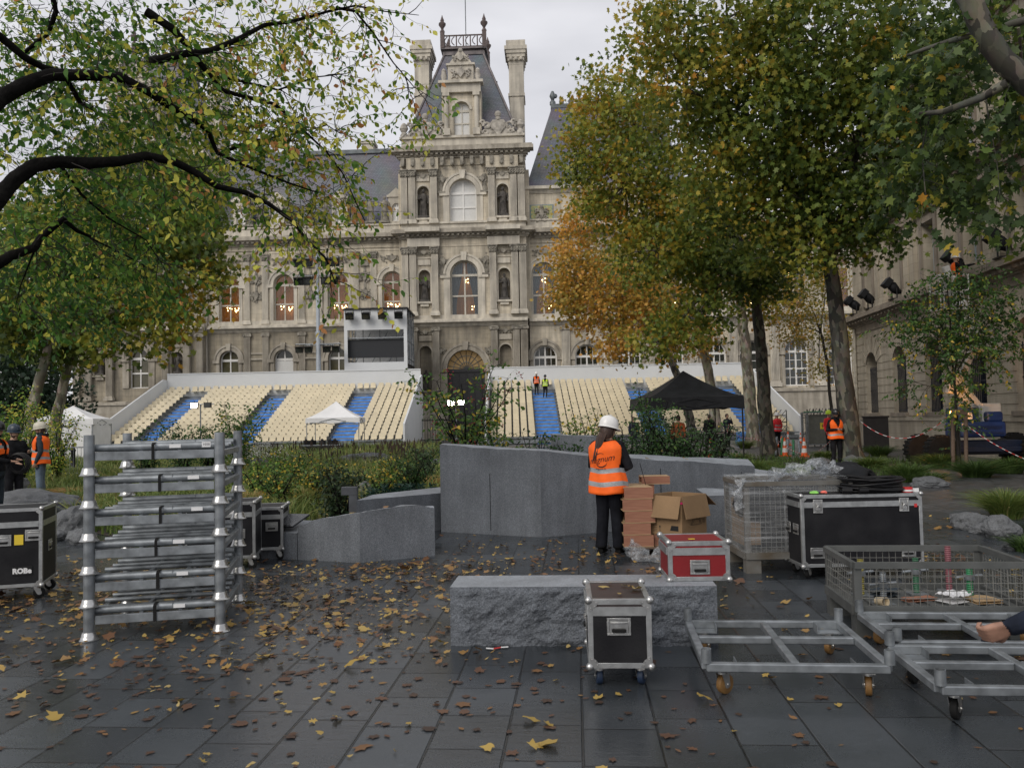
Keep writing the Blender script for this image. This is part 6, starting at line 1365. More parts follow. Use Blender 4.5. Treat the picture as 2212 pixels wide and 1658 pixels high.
# ================================================================ building on the right
RB = thing('stone_building', 'pale stone office building with barred arched windows along the right edge', 'building', (17.94, 43.4, 0), R(-95.1))
RSTONE = stone_mat('smooth_pale_stone', (.55, .49, .385), (.50, .445, .35), (.27, .235, .185), 1.4, .36, .008, .5)
RTRIM = stone_mat('brownish_trim_stone', (.34, .29, .23), (.31, .265, .21), (.16, .135, .11), 3., 3., .003, .7)
NAVYBAR = mat('navy_iron', (.012, .018, .035), .5, .3, var=.2)
BLUEFRAME = mat('pale_blue_window_paint', (.36, .43, .48), .5, var=.08)
hall_keep = hall; hall = RB     # the helpers below hang their parts on the building being built
UL = 30.
mb = MB(); mb.bb(0, UL, .7, 12, 0, 15.5); mb.bb(0, UL, -.08, .9, 0, 1.30); mb.bb(-.05, UL, -.14, .9, 1.30, 1.48); mb.build('wall', RSTONE, RB)
wu = [2.5 + 3.65 * i for i in range(7)]; hh = .78
mb = MB(); rus = MB(); edges = [0] + [(a + b) / 2 for a, b in zip(wu, wu[1:])] + [UL]
for i, c in enumerate(wu):
    arch_panel(mb, edges[i], edges[i + 1], 1.481, 5.7, c, hh, 1.65, 3.85, 0, .7)
    for k in range(11):
        z = 1.52 + k * .36
        for a, b in ((edges[i], c - hh - .02), (c + hh + .02, edges[i + 1])):
            if z > 3.7: sft = max(0, (z - 3.7)) * .5; a2, b2 = (a, b - max(0, .25 - sft)) if a == edges[i] else (a + max(0, .25 - sft), b)
            else: a2, b2 = a, b
            if z + .33 > 5.6: a2, b2 = (edges[i], c) if a == edges[i] else (c, edges[i + 1])
            rus.bb(a2, b2, -.035, .0, z, z + .325)
    for k in range(-3, 4):
        an = math.pi / 2 + k * .36; p_ = (c + math.cos(an) * hh, 3.85 + math.sin(an) * hh); q_ = (c + math.cos(an) * (hh + .75), 3.85 + math.sin(an) * (hh + .75))
        d = .13; n_ = (-math.sin(an) * d, math.cos(an) * d); rus.prism([(p_[0] + n_[0], p_[1] + n_[1]), (q_[0] + n_[0] * 1.7, q_[1] + n_[1] * 1.7), (q_[0] - n_[0] * 1.7, q_[1] - n_[1] * 1.7), (p_[0] - n_[0], p_[1] - n_[1])], -.06, -.036)
    window(c, hh, 1.65, 3.85, .5, 'dark', NAVYBAR)
    g_ = MB()
    for k in range(11): u = c - hh + 2 * hh * (k + .5) / 11; g_.tube((u, .16, 1.65), (u, .16, 3.9), .016, n=5)
    for z in (1.75, 2.75, 3.78): g_.bb(c - hh, c + hh, .145, .175, z - .02, z + .02)
    g_.build('window_bars', NAVYBAR, RB)
    sl_ = MB(); sl_.bb(c - hh - .15, c + hh + .15, -.18, .1, 1.482, 1.64); sl_.build('sill', RTRIM, RB)
mb.build('wall', RSTONE, RB); rus.build('rusticated_blocks', RSTONE, RB)
mb = MB(); mb.bb(-.06, UL, -.06, .6, 5.701, 6.05); mb.build('frieze', RTRIM, RB); cornice(-.1, UL, 6.05, 6.62, 0, .55, RTRIM)
def upper(z0, z1, zs, zt, kind):
    mb = MB()
    for i, c in enumerate(wu):
        tr = MB()
        a, b = edges[i], edges[i + 1]; h = .62
        mb.bb(a, c - h, 0, .7, z0, z1); mb.bb(c + h, b, 0, .7, z0, z1); mb.bb(c - h, c + h, 0, .7, z0, zs); mb.bb(c - h, c + h, 0, .7, zt, z1)
        for s in (-1, 1): tr.bb(c + s * (h + .12) - .12, c + s * (h + .12) + .12, -.08, 0, zs - .1, zt)
        tr.bb(c - h - .24, c + h + .24, -.08, 0, zt + .001, zt + .25); tr.bb(c - h - .4, c + h + .4, -.22, 0, zt + .40, zt + .52); tr.build('window_surround', RTRIM, RB)
        w_ = MB(); 
        for s in (-1, 1): w_.bb(c + s * h - s * .08, c + s * h, .4, .48, zs, zt); w_.bb(c + s * .31 - .02, c + s * .31 + .02, .41, .47, zs, zt)
        w_.bb(c - .05, c + .05, .39, .48, zs, zt)
        for k in range(7): z = zs + (zt - zs) * k / 6; w_.bb(c - h, c + h, .405, .475, z - .025, z + .025)
        wo = w_.build('window', BLUEFRAME, RB); p_ = MB(); p_.bb(c - h, c + h, .44, .45, zs, zt); p_.build('pane', mat('peach_blind', (.40, .26, .14), .5, var=.1) if (i == 3 and kind) else DARKGLASS, wo)
    mb.build('wall', RSTONE, RB)
    for i in range(len(wu)):
        for u in (edges[i] + .35, edges[i + 1] - .35) if i else (edges[i + 1] - .35,):
            if 0.3 < u < UL - 1: pilaster(u, .5, z0 + .05, z1 - .1, 0, .16, RSTONE, RTRIM)
upper(6.621, 10.3, 7.05, 9.4, True); cornice(-.05, UL, 10.3, 10.75, 0, .45, RTRIM); upper(10.751, 14.8, 11.3, 13.5, False); cornice(-.05, UL, 14.8, 15.5, 0, .7, RTRIM)
mb = MB(); mb.tube((.35, -.12, 0), (.35, -.12, 6.0), .07, n=8)
for z in (1.6, 3.2, 4.8): mb.tube((.35, -.12, z), (.35, -.12, z + .08), .09, n=8)
mb.build('downpipe', mat('cream_pipe', (.40, .37, .30), .5), RB)
mb = MB(); mb.add([(0, 0, 15.5), (UL, 0, 15.5), (UL, 3.5, 19), (0, 3.5, 19), (0, 12, 19), (UL, 12, 19)], [(0, 1, 2, 3), (3, 2, 5, 4)]); mb.build('roof', SLATE, RB)
hall = hall_keep
RBM = RB.matrix_basis if False else Matrix.Translation((17.94, 43.4, 0)) @ Matrix.Rotation(R(-95.1), 4, 'Z')
for i, (u, lb) in enumerate(((1.3, 'black covered spotlight on the ledge by the building corner'), (3.6, 'black covered spotlight on the ledge above the first arched window'), (6.8, 'black wrapped spotlight on the ledge behind the plane leaves'), (13.1, 'black spotlight held by the worker in the lift basket'), (16.4, 'black covered spotlight on the ledge nearest the right edge'))):
    p_ = RBM @ Vector((u, -.35, 6.62)); o = thing('spotlight', lb, 'spotlight', p_, R(-95.1), 'covered spotlights on the ledge'); mb = MB(); mb.bb(-.25, .25, -.2, .2, 0, .06); mb.tube((-.3, 0, .05), (-.3, 0, .5), .03, n=6); mb.tube((.3, 0, .05), (.3, 0, .5), .03, n=6); mb.build('bracket', BLACKM, o)
    mb = MB(); mb.ball((0, 0, 0), .29, 22, 0, .75, .7, 1.25); mb.v = [tuple(Vector(v) * (1 + .3 * nzv((v[0] * 5 + i, v[1] * 5, v[2] * 5)))) for v in mb.v]; mb.bb(-.24, .24, -.2, .2, .2, .46); mb.xf(Matrix.Translation((0, -.05, .55)) @ Matrix.Rotation(R(50), 4, 'X')); mb.build('cover', BLACKFAB, o)
# ---- street furniture on the right
p_ = RBM @ Vector((1.6, -.55, 0)); q_ = G(1897, 970)
cbn = thing('utility_cabinet', 'dark brown metal cabinet against the stone building base', 'cabinet', (15.9, 36.6, 0), R(-20)); mb = MB(); mb.bb(-.5, .5, -.3, .3, .06, 1.45); mb.bb(-.54, .54, -.34, .34, 1.45, 1.52); mb.bb(-.5, .5, -.3, .3, 0, .06); mb.build('body', mat('dark_brown_paint', (.022, .019, .018), .5, var=.2), cbn, .01); mb = MB(); mb.bb(-.46, -.01, -.315, -.3, .12, 1.4); mb.bb(.01, .46, -.315, -.3, .12, 1.4); mb.build('door', MATS['dark_brown_paint'], cbn)
CONEO = mat('orange_cone_plastic', (.80, .12, .015), .5, var=.08); CONEW = mat('white_cone_band', (.72, .72, .70), .5, var=.06)
def cone(label, x, y, D=None, h=.75, tilt=0.):
    g_ = G(x, y) if D is None else P(x, y, D); o = thing('traffic_cone', label, 'traffic cone', (g_.x, g_.y, 0 if D is None else g_.z), random.random() * 3, 'orange and white traffic cones'); k = h / .75; o.rotation_euler.x = tilt
    mb = MB(); mb.bb(-.18 * k, .18 * k, -.18 * k, .18 * k, 0, .04 * k); mb.build('base', CONEO, o, .01)
    mb = MB(); R_ = lambda z: (.135 - .105 * z / .75) * k
    zz = [.04, .16, .33, .44, .60, .75]
    for i in range(5): mb.lathe((0, 0, 0), [(R_(zz[i]), zz[i] * k), (R_(zz[i + 1]), zz[i + 1] * k)], 16, i % 2)
    mb.build('body', [CONEO, CONEW], o); return o
cone('traffic cone standing nearest the worker with a phone', 1738, 986); cone('traffic cone in front of the folded green stretchers', 1696, 985); cone('traffic cone half hidden behind the dark plane trunk', 1667, 979); cone('traffic cone farther back, behind the green stretchers', 1703, 962); cone('toppled traffic cone leaning in the pile of green stretchers', 1684, 966, None, .7, .7); cone('small far traffic cone before the grey electric cabinet', 1659, 963) ; cone('small far traffic cone by the scaffold barriers', 1730, 957, None, .6); cone('traffic cone showing low under the black tent beside the shrubs', 1536, 988)
g_ = G(1718, 985); o = thing('folded_stretcher', 'bundle of green and silver folded trestles beside the cones', 'trestles', (g_.x, g_.y + .6, 0), .3)
for i in range(6): mb = MB(); mb.tube((-.9 + i * .28, -.3, .05), (-.4 + i * .26, .3, .75 - .05 * i), .05, n=6); mb.build('tube', MATS['bright_green_paint'] if i % 2 else STEEL, o)
g_ = G(1728, 960); o = thing('electric_cabinet', 'grey electric cabinet with a yellow warning sign on a site frame', 'cabinet', (g_.x, 42.5, 0), R(-3)); mb = MB(); mb.bb(-.62, .62, -.3, .3, .15, 1.62); mb.build('body', mat('grey_cabinet_paint', (.13, .135, .12), .5, var=.15), o, .01); mb = MB(); mb.slab([(-.12, -.16), (.12, -.16), (.12, .16), (-.12, .16)], 0, .004); mb.xf(Matrix.Translation((.05, -.304, 1.05)) @ Matrix.Rotation(R(90), 4, 'X')); s_ = mb.build('warning_sign', YELLOWST, o); mb = MB(); mb.slab([(.01, .12), (-.05, -.01), (.0, -.01), (-.02, -.13), (.05, .03), (.0, .03)], 0, .004); mb.xf(Matrix.Translation((.05, -.31, 1.05)) @ Matrix.Rotation(R(90), 4, 'X')); mb.build('bolt', INK, s_)
mb = MB()
for x in (-.75, .75):
    for y in (-.45, .45): mb.bb(x - .04, x + .04, y - .04, y + .04, 0, 1.75)
for z in (.1, 1.7): mb.bb(-.75, .75, -.47, -.43, z, z + .06); mb.bb(-.75, .75, .43, .47, z, z + .06)
mb.build('frame', STEEL, o); mb = MB(); mb.bb(-.7, .1, -.3, .3, 1.76, 1.80); mb.build('green_cover', MATS['bright_green_paint'], o)
def barrier(label, x0, x1, y, D, h=1.05, name='crowd_barrier'):
    a, b = P(x0, y, D).x, P(x1, y, D).x; o = thing(name, label, 'barrier', ((a + b) / 2, D, 0), 0, 'metal crowd barriers'); w_ = (b - a) / 2; mb = MB(); mb.path([(-w_, 0, .12), (-w_, 0, h - .1), (-w_ + .1, 0, h), (w_ - .1, 0, h), (w_, 0, h - .1), (w_, 0, .12)], .02, 6); mb.tube((-w_, 0, .18), (w_, 0, .18), .015, n=6); mb.build('frame', STEEL, o)
    n = int(w_ * 2 / .12); mb = MB()
    for i in range(1, n): x = -w_ + 2 * w_ * i / n; mb.tube((x, 0, .18), (x, 0, h), .008, n=4)
    mb.build('bars', STEEL, o); 
    for x in (-w_ + .2, w_ - .2): mb = MB(); mb.bb(x - .02, x + .02, -.28, .28, 0, .03); mb.bb(x - .015, x + .015, -.02, .02, .03, .2); mb.build('foot', STEEL, o)
barrier('crowd barrier in front of the closed white tent', 118, 200, 985, 28); barrier('crowd barrier below the stairs right of the pale plane trunk', 1562, 1640, 950, 44); barrier('crowd barrier between the pale trunk and the people in black', 1483, 1560, 950, 44.5); barrier('crowd barrier beside the worker in the red vest', 1645, 1705, 950, 44)
for i, (x0, x1, D, lb) in enumerate(((1615, 1700, 50, 'dark stack of truss frames behind the electric cabinet'), (1745, 1800, 43, 'dark steel cage trolley right of the electric cabinet'))):
    a, b = P(x0, 930, D).x, P(x1, 930, D).x; o = thing('truss_stack', lb, 'truss', ((a + b) / 2, D, 0)); w_ = (b - a) / 2; mb = MB()
    for z in (.2, .7, 1.2, 1.6):
        mb.tube((-w_, 0, z), (w_, 0, z), .03, n=5); mb.tube((-w_, .4, z), (w_, .4, z), .03, n=5)
        for k in range(8): x = -w_ + 2 * w_ * k / 8; mb.tube((x, 0, z), (x + w_ / 4, 0, z + .35), .018, n=4)
    for k in range(5): x = -w_ + w_ * k / 2; mb.tube((x, 0, 0), (x, 0, 1.9), .03, n=5)
    mb.build('frame', DARKSTEEL, o)
a, b = P(1590, 890, 60).x, P(1860, 890, 62).x; o = thing('iron_fence', 'black spiked iron fence along the hall base at the right', 'fence', (a, 61, 0)); mb = MB(); n = int((b - a) / .16)
for i in range(n): x = (b - a) * i / n; mb.tube((x, 0, 0), (x, 0, 1.55), .014, n=4); mb.lathe((x, 0, 1.55), [(.035, 0), (.003, .14)], 4)
mb.build('bars', BLACKM, o); mb = MB(); mb.bb(0, b - a, -.02, .02, .15, .2); mb.bb(0, b - a, -.02, .02, 1.35, 1.4); mb.build('rail', BLACKM, o)
a, b = P(862, 890, 66).x, P(1040, 890, 66).x; o = thing('iron_fence', 'black iron gate and fence at the foot of the hall door', 'fence', (a, 66, 0)); mb = MB(); n = int((b - a) / .2)
for i in range(n): x = (b - a) * i / n; mb.tube((x, 0, 0), (x, 0, 1.9), .018, n=4)
mb.build('bars', BLACKM, o); mb = MB(); mb.bb(0, b - a, -.03, .03, .15, .22); mb.bb(0, b - a, -.03, .03, 1.7, 1.78); mb.build('rail', BLACKM, o)
for x_, lb in ((158, 'black cast iron bollard in front of the white side sheet'), (134, 'black cast iron bollard at the trunk by the closed white tent')):
    g_ = P(x_, 940, 30); o = thing('bollard', lb, 'bollard', (g_.x, 30, 0), 0, 'chained black bollards'); mb = MB(); mb.lathe((0, 0, 0), [(.12, 0), (.13, .1), (.08, .16), (.075, .85), (.10, .9), (.06, .98), (.07, 1.05), (.02, 1.15)], 12); mb.build('post', BLACKM, o)
a, b = P(158, 915, 30), P(134, 915, 30); ch = MB(); ch.path([a.lerp(b, t / 8) + Vector((0, 0, -.14 * math.sin(t / 8 * math.pi))) for t in range(9)], .025, 5); tag(ch.build('chain', BLACKM), 'black chain hanging between the two bollards', 'chain')
def rope(label, pts, sag, r=.010):
    mb = MB(); q = []
    for a, b in zip(pts, pts[1:]):
        for i in range(24): t_ = i / 24; q.append(a.lerp(b, t_) - Vector((0, 0, sag * 4 * t_ * (1 - t_))))
    for i in range(len(q) - 1): mb.tube(q[i], q[i + 1], r, n=5, m=i % 2, cap=False)
    tag(mb.build('barrier_rope', [REDST, WHITEST], fix=False), label, 'rope')
YT = 24.5
rope('red and white rope strung from the plane trunk to the staked young tree', [P(1848, 900, 27), P(2060, 887, YT)], .75)
rope('red and white rope running from the staked young tree to the right edge', [P(2086, 916, YT), P(2250, 1004, 19)], .12)
rope('red and white rope sagging between the cones and the phone worker', [P(1690, 960, 33), P(1750, 983, 33), P(1800, 945, 30)], .08)
rope('red and white rope slanting to the ground before the blue rolls', [P(1575, 915, 40), P(1562, 975, 40)], .0); rope('red and white rope along the barriers behind the pale trunk', [P(1575, 928, 40), P(1625, 945, 40), P(1700, 950, 38)], .15)
for i in range(3):
    D = 47.5; a, b = P(1590, 940, D).x, P(1640, 940, D).x; mb = MB(); mb.tube((a, D - i * .2, .2 + .36 * (i % 2) + .0), (b, D - i * .2, .2 + .36 * (i % 2)), .18, n=14); tag(mb.build('sheet_roll', BLUEC), ['upper roll of blue sheeting behind the barriers', 'roll of blue sheeting lying behind the lower barriers', 'roll of blue sheeting nearest the barrier'][i], 'roll', 'rolls of blue sheeting')
g_ = P(1540, 940, 41); flight_case('small black case under the black tent beside the pale trunk', (g_.x, 41, 0), 0, 1.0, .6, .8, .12, BLACKPANEL, None, RUBBER, .05, .1)
# ---- boom lift
LBLUE = mat('lift_blue_paint', (.008, .030, .13), .45, var=.15, coat=.2); LWHITE = mat('lift_white_paint', (.62, .62, .60), .4, var=.08, coat=.2)
LD = 26.4; lx0, lx1 = P(1995, 960, LD).x, P(2205, 960, LD).x; lc = (lx0 + lx1) / 2; lw = lx1 - lx0
lift = thing('boom_lift', 'blue boom lift with white arms and a worker basket beside the stone building', 'boom lift', (lc, LD, 0))
for x in (-lw / 2 + .1, lw / 2 + .05):
    for y in (-.85, .45):
        w_ = MB(); rr_ = .47; w_.lathe((0, 0, rr_), [(rr_ * .55, -.17), (rr_ * .95, -.17), (rr_, -.1), (rr_, .1), (rr_ * .95, .17), (rr_ * .55, .17)], 26, 0, True, Matrix.Rotation(R(90), 3, 'X'))
        for k in range(22): an = 6.283 * k / 22; w_.box((math.cos(an) * rr_, 0, rr_ + math.sin(an) * rr_), (.05, .32, .06), 0, (0, -an, 0))
        w_.xf(Matrix.Translation((x, y, 0))); wo = w_.build('wheel', RUBBER, lift); w_ = MB(); w_.lathe((0, 0, rr_), [(rr_ * .5, -.12), (rr_ * .55, -.15), (rr_ * .55, .15), (rr_ * .5, .12)], 20, 0, True, Matrix.Rotation(R(90), 3, 'X')); w_.xf(Matrix.Translation((x, y, 0))); w_.build('rim', LWHITE, wo)
mb = MB(); mb.bb(-lw / 2 + .4, lw / 2 - .3, -.6, .25, .32, .75); mb.bb(-lw / 2 + .1, lw / 2, -.75, -.6, .4, .55); mb.bb(-lw / 2 + .1, lw / 2, .3, .4, .4, .55); mb.build('chassis', mat('lift_dark_navy', (.008, .014, .035), .5), lift, .02)
mb = MB(); mb.bb(-.72, .66, -.8, .3, .85, 1.34); tt = mb.build('turntable', LBLUE, lift, .1, seg=3)
mb = MB(); mb.bb(-.70, -.12, -.72, .25, 1.32, 1.78); mb.build('engine_hood', LBLUE, lift, .08, seg=3); mb = MB(); mb.bb(.12, .62, -.72, .25, 1.32, 1.64); mb.build('engine_hood', LBLUE, lift, .08, seg=3); mb = MB(); mb.bb(-.6, .55, -.812, -.79, .95, 1.02); mb.bb(-.55, .5, -.812, -.79, 1.1, 1.2); mb.build('side_vent', mat('lift_dark_blue', (.005, .016, .07), .5), lift)
s_ = MB(); s_.bb(-.62, -.36, -.736, -.722, 1.42, 1.62); s_.build('plate', WHITEST, lift)
lp = lambda x, y, D=LD: P(x, y, D) - Vector((lc, LD, 0))
for nm, pts, wd_ in (('lower_arm', ((2112, 903), (2062, 832)), .16), ('lower_arm', ((2135, 900), (2080, 832)), .16), ('knuckle', ((2055, 850), (2062, 805)), .30), ('riser_arm', ((2066, 838), (2104, 752)), .18), ('main_boom', ((2112, 750), (2048, 595)), .34), ('boom_tip', ((2050, 600), (2042, 575)), .2)):
    mb = MB(); mb.beam(lp(*pts[0], LD - .3 if nm != 'main_boom' else LD), lp(*pts[1], LD - .3 if nm != 'main_boom' else LD), wd_ * .8, wd_); mb.build(nm, LWHITE, lift, .02)
mb = MB(); c_ = lp(2105, 748); mb.tube(c_ + Vector((-.3, -.3, 0)), c_ + Vector((.4, -.3, -.1)), .27, n=14); mb.build('boom_elbow', LWHITE, lift); mb = MB(); c_ = lp(2120, 895); mb.bb(c_.x - .25, c_.x + .35, -.5, .1, 1.25, 1.9); mb.build('arm_pivot', LWHITE, lift, .03)
bk = lp(2052, 668); mb = MB(); BX, BY = .45, .32; mb.bb(bk.x - BX, bk.x + BX, -BY, BY, bk.z - .05, bk.z)
for z in (bk.z + .55, bk.z + 1.05):
    for s in (-1, 1): mb.tube((bk.x - BX, s * BY, z), (bk.x + BX, s * BY, z), .025, n=6); mb.tube((bk.x + s * BX, -BY, z), (bk.x + s * BX, BY, z), .025, n=6)
for x in (-BX, 0, BX):
    for s in (-1, 1): mb.tube((bk.x + x, s * BY, bk.z), (bk.x + x, s * BY, bk.z + 1.05), .025, n=6)
mb.build('basket', LWHITE, lift); BASKET = Vector((lc + bk.x, LD, bk.z))
mb = MB(); mb.lathe(lp(2057, 893, LD - 1.0), [(.05, -.04), (.06, .03), (.05, .08), (.01, .1)], 12); mb.build('beacon', glow('orange_beacon', (1, .42, .08), 55), lift)
pl = bpy.data.lights.new('beacon_light', 'POINT'); pl.energy = 45; pl.color = (1, .40, .08); pl.shadow_soft_size = .06; plo = bpy.data.objects.new('beacon_light', pl); col.objects.link(plo); plo.location = P(2057, 891, LD - 1.15)
# ================================================================ the crew
wf = G(1318, 1197)
woman = person('woman in white helmet and orange vest seen from behind, standing by the plywood boxes', (wf.x, wf.y, 0), R(143), 1.66,
    arms=[((.285, -.05, 1.16), (.06, -.25, 1.13)), ((-.285, -.05, 1.15), (-.05, -.24, 1.10))], legs=[((.105, -.02, .49), (.12, .02, .085)), ((-.085, -.05, .50), (-.10, -.06, .085))],
    mats=(SKIN, BLACKCLOTH, mat('black_trousers', (.012, .013, .017), .9, var=.4, scale=5, bump=1.0, bscale=7, spec=.1), BOOT), vox=.011, helmet=WHITEHELM, vest=HIVIS, hem=.80, hair='long', head=(R(-18), R(-14) * -1), loose=1.22, fingers=True)
vo = kid(woman, 'vest'); t_ = MB(); k = 1.66 / 1.75
text_mb(t_, 'magnum', .108, Matrix.Translation((.01, .3, 1.245 * k)) @ Matrix.Rotation(R(180), 4, 'Z') @ Matrix.Rotation(R(90), 4, 'X') @ Matrix.Rotation(R(9), 4, 'Z'), shear=.45, depth=0, bold=-.0005)
text_mb(t_, 'magnum.fr', .034, Matrix.Translation((0.01, .3, 1.125 * k)) @ Matrix.Rotation(R(180), 4, 'Z') @ Matrix.Rotation(R(90), 4, 'X'), depth=0)
for a0, a1, r_ in ((3.5, 6.1, .085), (3.9, 5.7, .078), (1.0, 2.9, .088)):
    n = 22
    for i in range(n):
        q = []
        for f in (0, 1):
            a = a0 + (a1 - a0) * (i + f) / n; w_ = .0035 * math.sin((i + f) / n * math.pi) + .0006
            for d in (-w_, w_): q.append((.0 - math.cos(a) * (r_ + d), .3, 1.235 * k + math.sin(a) * (r_ + d)))
        t_.add(q, [(0, 1, 3, 2)])
on_surface(vo, t_); t_.build('printed_logo', INK, woman, fix=False)
gl = MB(); gl.path([(.075, .0, 1.655), (.07, -.07, 1.65), (.05, -.105, 1.645), (.0, -.115, 1.645), (-.05, -.105, 1.645), (-.07, -.07, 1.65), (-.075, 0, 1.655)], .006, 5); gl.xf(Matrix.Translation((0, 0, 1.54)) @ Euler((R(14), 0, R(-18))).to_matrix().to_4x4() @ Matrix.Translation((0, 0, -1.54))).xf(Matrix.Scale(k, 4)); gl.build('glasses', INK, woman)
pf = G(1808, 1006)
ph = person('man in black helmet and orange vest looking at his phone beside the plane trunk', (pf.x, pf.y, 0), R(8), 1.76, arms=[((.29, .0, 1.14), (.09, -.24, 1.14)), ((-.29, .0, 1.14), (-.07, -.24, 1.16))], legs=[((.11, -.02, .49), (.13, .02, .085)), ((-.10, -.03, .49), (-.12, .0, .085))], vox=.017, helmet=BLACKHELM, vest=HIVIS, hem=.86, head=(0, R(8)), loose=1.12, hood=True, beard=HAIRB)
mb = MB(); mb.box((.0, -.33, 1.17), (.075, .15, .012), 0, (.5, 0, 0)); mb.build('phone', INK, ph)
lf = G(98, 1078)
lm = person('man in cream helmet, orange vest and faded jeans standing among the left plants', (lf.x, lf.y - .2, 0), R(-72), 1.80, arms=[((.27, .05, 1.13), (.25, -.06, .87)), ((-.27, .05, 1.13), (-.25, -.06, .87))], mats=(SKIN, GREYCLOTH, DENIM, BOOT), vox=.016, helmet=CREAMHELM, vest=HIVIS, hem=.84, hair='short', head=(0, R(10)), loose=1.16, hood=True, fingers=True)
l2 = P(5, 950, 15.0)
e1_ = person('man in black with orange harness and black helmet at the left edge, holding hoses', (l2.x - .12, 15.0, 0), R(95), 1.80, arms=[((.28, -.02, 1.14), (.12, -.30, 1.12)), ((-.28, -.02, 1.14), (-.12, -.30, 1.10))], mats=(SKIN, BLACKCLOTH, GREYCLOTH, BOOT), vox=.016, helmet=BLACKHELM, vest=HIVIS, hem=1.22, head=(R(0), R(6)), loose=1.2, hood=True)
l3 = P(30, 950, 16.6)
e2_ = person('bearded man in dark blue helmet behind the man at the left edge', (l3.x, 16.6, 0), R(60), 1.74, arms=[((.28, -.02, 1.14), (.14, -.28, 1.24)), ((-.28, 0, 1.14), (-.12, -.28, 1.05))], vox=.018, helmet=mat('navy_helmet_shell', (.015, .03, .05), .35), head=(R(0), R(4)), loose=1.15, beard=HAIRB)
cl = MB()
for i in range(6): cl.path([(.10 + .012 * i + (.16 + .012 * (i % 3)) * math.cos(t * .4), .006 * i, (.16 + .012 * (i % 3)) * math.sin(t * .4) - .04) for t in range(16)], .011, 5, closed=True)
tag(cl.build('hose_coil', CABLE, None, loc=(l2.x + .16, 15.0, 1.13)), 'coil of black hose held by the man at the left edge', 'hose')
def far(label, x, y, D, rz, H=1.75, z=None, **kw):
    p_ = P(x, y, D); return person(label, (p_.x, D, (p_.z if z is None else z)), rz, H, vox=.035, **kw)
zt_ = Z1 + 14 * RISE
p_ = P(1160, 838, SD + 14.3 * PITCH_R); far('worker in orange vest and white helmet on the blue stairs of the right grandstand', 1159, 838, SD + 14.3 * PITCH_R, R(10), 1.75, zt_, helmet=WHITEHELM, vest=HIVIS, hem=.9)
far('worker in yellow vest and dark cap on the blue stairs of the right grandstand', 1178, 838, SD + 13.2 * PITCH_R, R(-8), 1.72, Z1 + 13 * RISE, vest=HIVISY, hem=.9, helmet=GREYCLOTH, legs=[((.12, -.05, .5), (.08, -.05, .085)), ((-.1, -.02, .49), (-.16, .02, .085))])
far('person in a long black coat under the black tent', 1533, 950, 40, R(190), 1.75, 0, loose=1.3, hair='short'); far('person in dark blue jacket holding something to their face by the stairs', 1572, 950, 43, R(30), 1.76, 0, mats=(SKIN, NAVYCLOTH, BLACKCLOTH, BOOT), hair='short', arms=[((.27, -.1, 1.2), (.07, -.2, 1.5)), ((-.25, .03, 1.13), (-.2, -.12, .95))])
far('worker in red vest and white helmet between the two plane trunks', 1680, 950, 41, R(200), 1.72, 0, helmet=WHITEHELM, vest=HIVISR, hem=.85, mats=(SKIN, HIVISR, BLACKCLOTH, BOOT)); far('worker in pink red jacket and yellow helmet half hidden behind the phone man', 1792, 950, 36, R(20), 1.75, 0, helmet=HIVISY, mats=(SKIN, HIVISR, BLACKCLOTH, BOOT))
far('worker in orange jacket half hidden by the dark shrubs under the black tent', 1466, 950, 29.5, R(180), 1.72, 0, mats=(SKIN, mat('rust_jacket', (.30, .06, .012), .85), BLACKCLOTH, BOOT), hair='short'); far('person in dark clothes by the stairs left of the black tent', 1370, 950, 40, R(10), 1.7, 0, mats=(SKIN, NAVYCLOTH, NAVYCLOTH, BOOT), hair='short')
person('worker in white helmet and orange vest reaching out from the lift basket', (BASKET.x + .25, BASKET.y, BASKET.z + .02), R(70), 1.72, arms=[((.35, -.2, 1.4), (.3, -.62, 1.46)), ((-.3, -.15, 1.3), (-.2, -.5, 1.38))], vox=.03, helmet=WHITEHELM, vest=HIVIS, hem=.86)
# the person at the right edge: only the hand reaches into the picture
hp = P(2172, 1366, 3.3)
def reach():
    W_ = Vector((hp.x + .015, hp.y, hp.z + .02)); base = Vector((hp.x + .72, hp.y + .05, 0))
    L_ = Matrix.Rotation(R(90), 4, 'Z') @ (W_ - base)      # into the figure's own frame (it faces -x)
    return W_, base
W_, base_ = reach(); inv = Matrix.Rotation(R(-90) * -1, 4, 'Z')
wl_ = Matrix.Rotation(R(90), 4, 'Z') @ (W_ - base_)
edge = person('person beyond the right edge whose bare hand and dark sleeve reach in over the frames', base_, R(-90), 1.75, arms=[((.30, -.22, 1.10), (wl_.x, wl_.y, wl_.z)), ((-.26, .03, 1.13), (-.26, -.06, .88))], mats=(mat('pale_skin', (.30, .165, .115), .65, var=.25, scale=20), NAVYCLOTH, BLACKCLOTH, BOOT), vox=.0055, loose=1.6, hair='short', fingers=1.5)
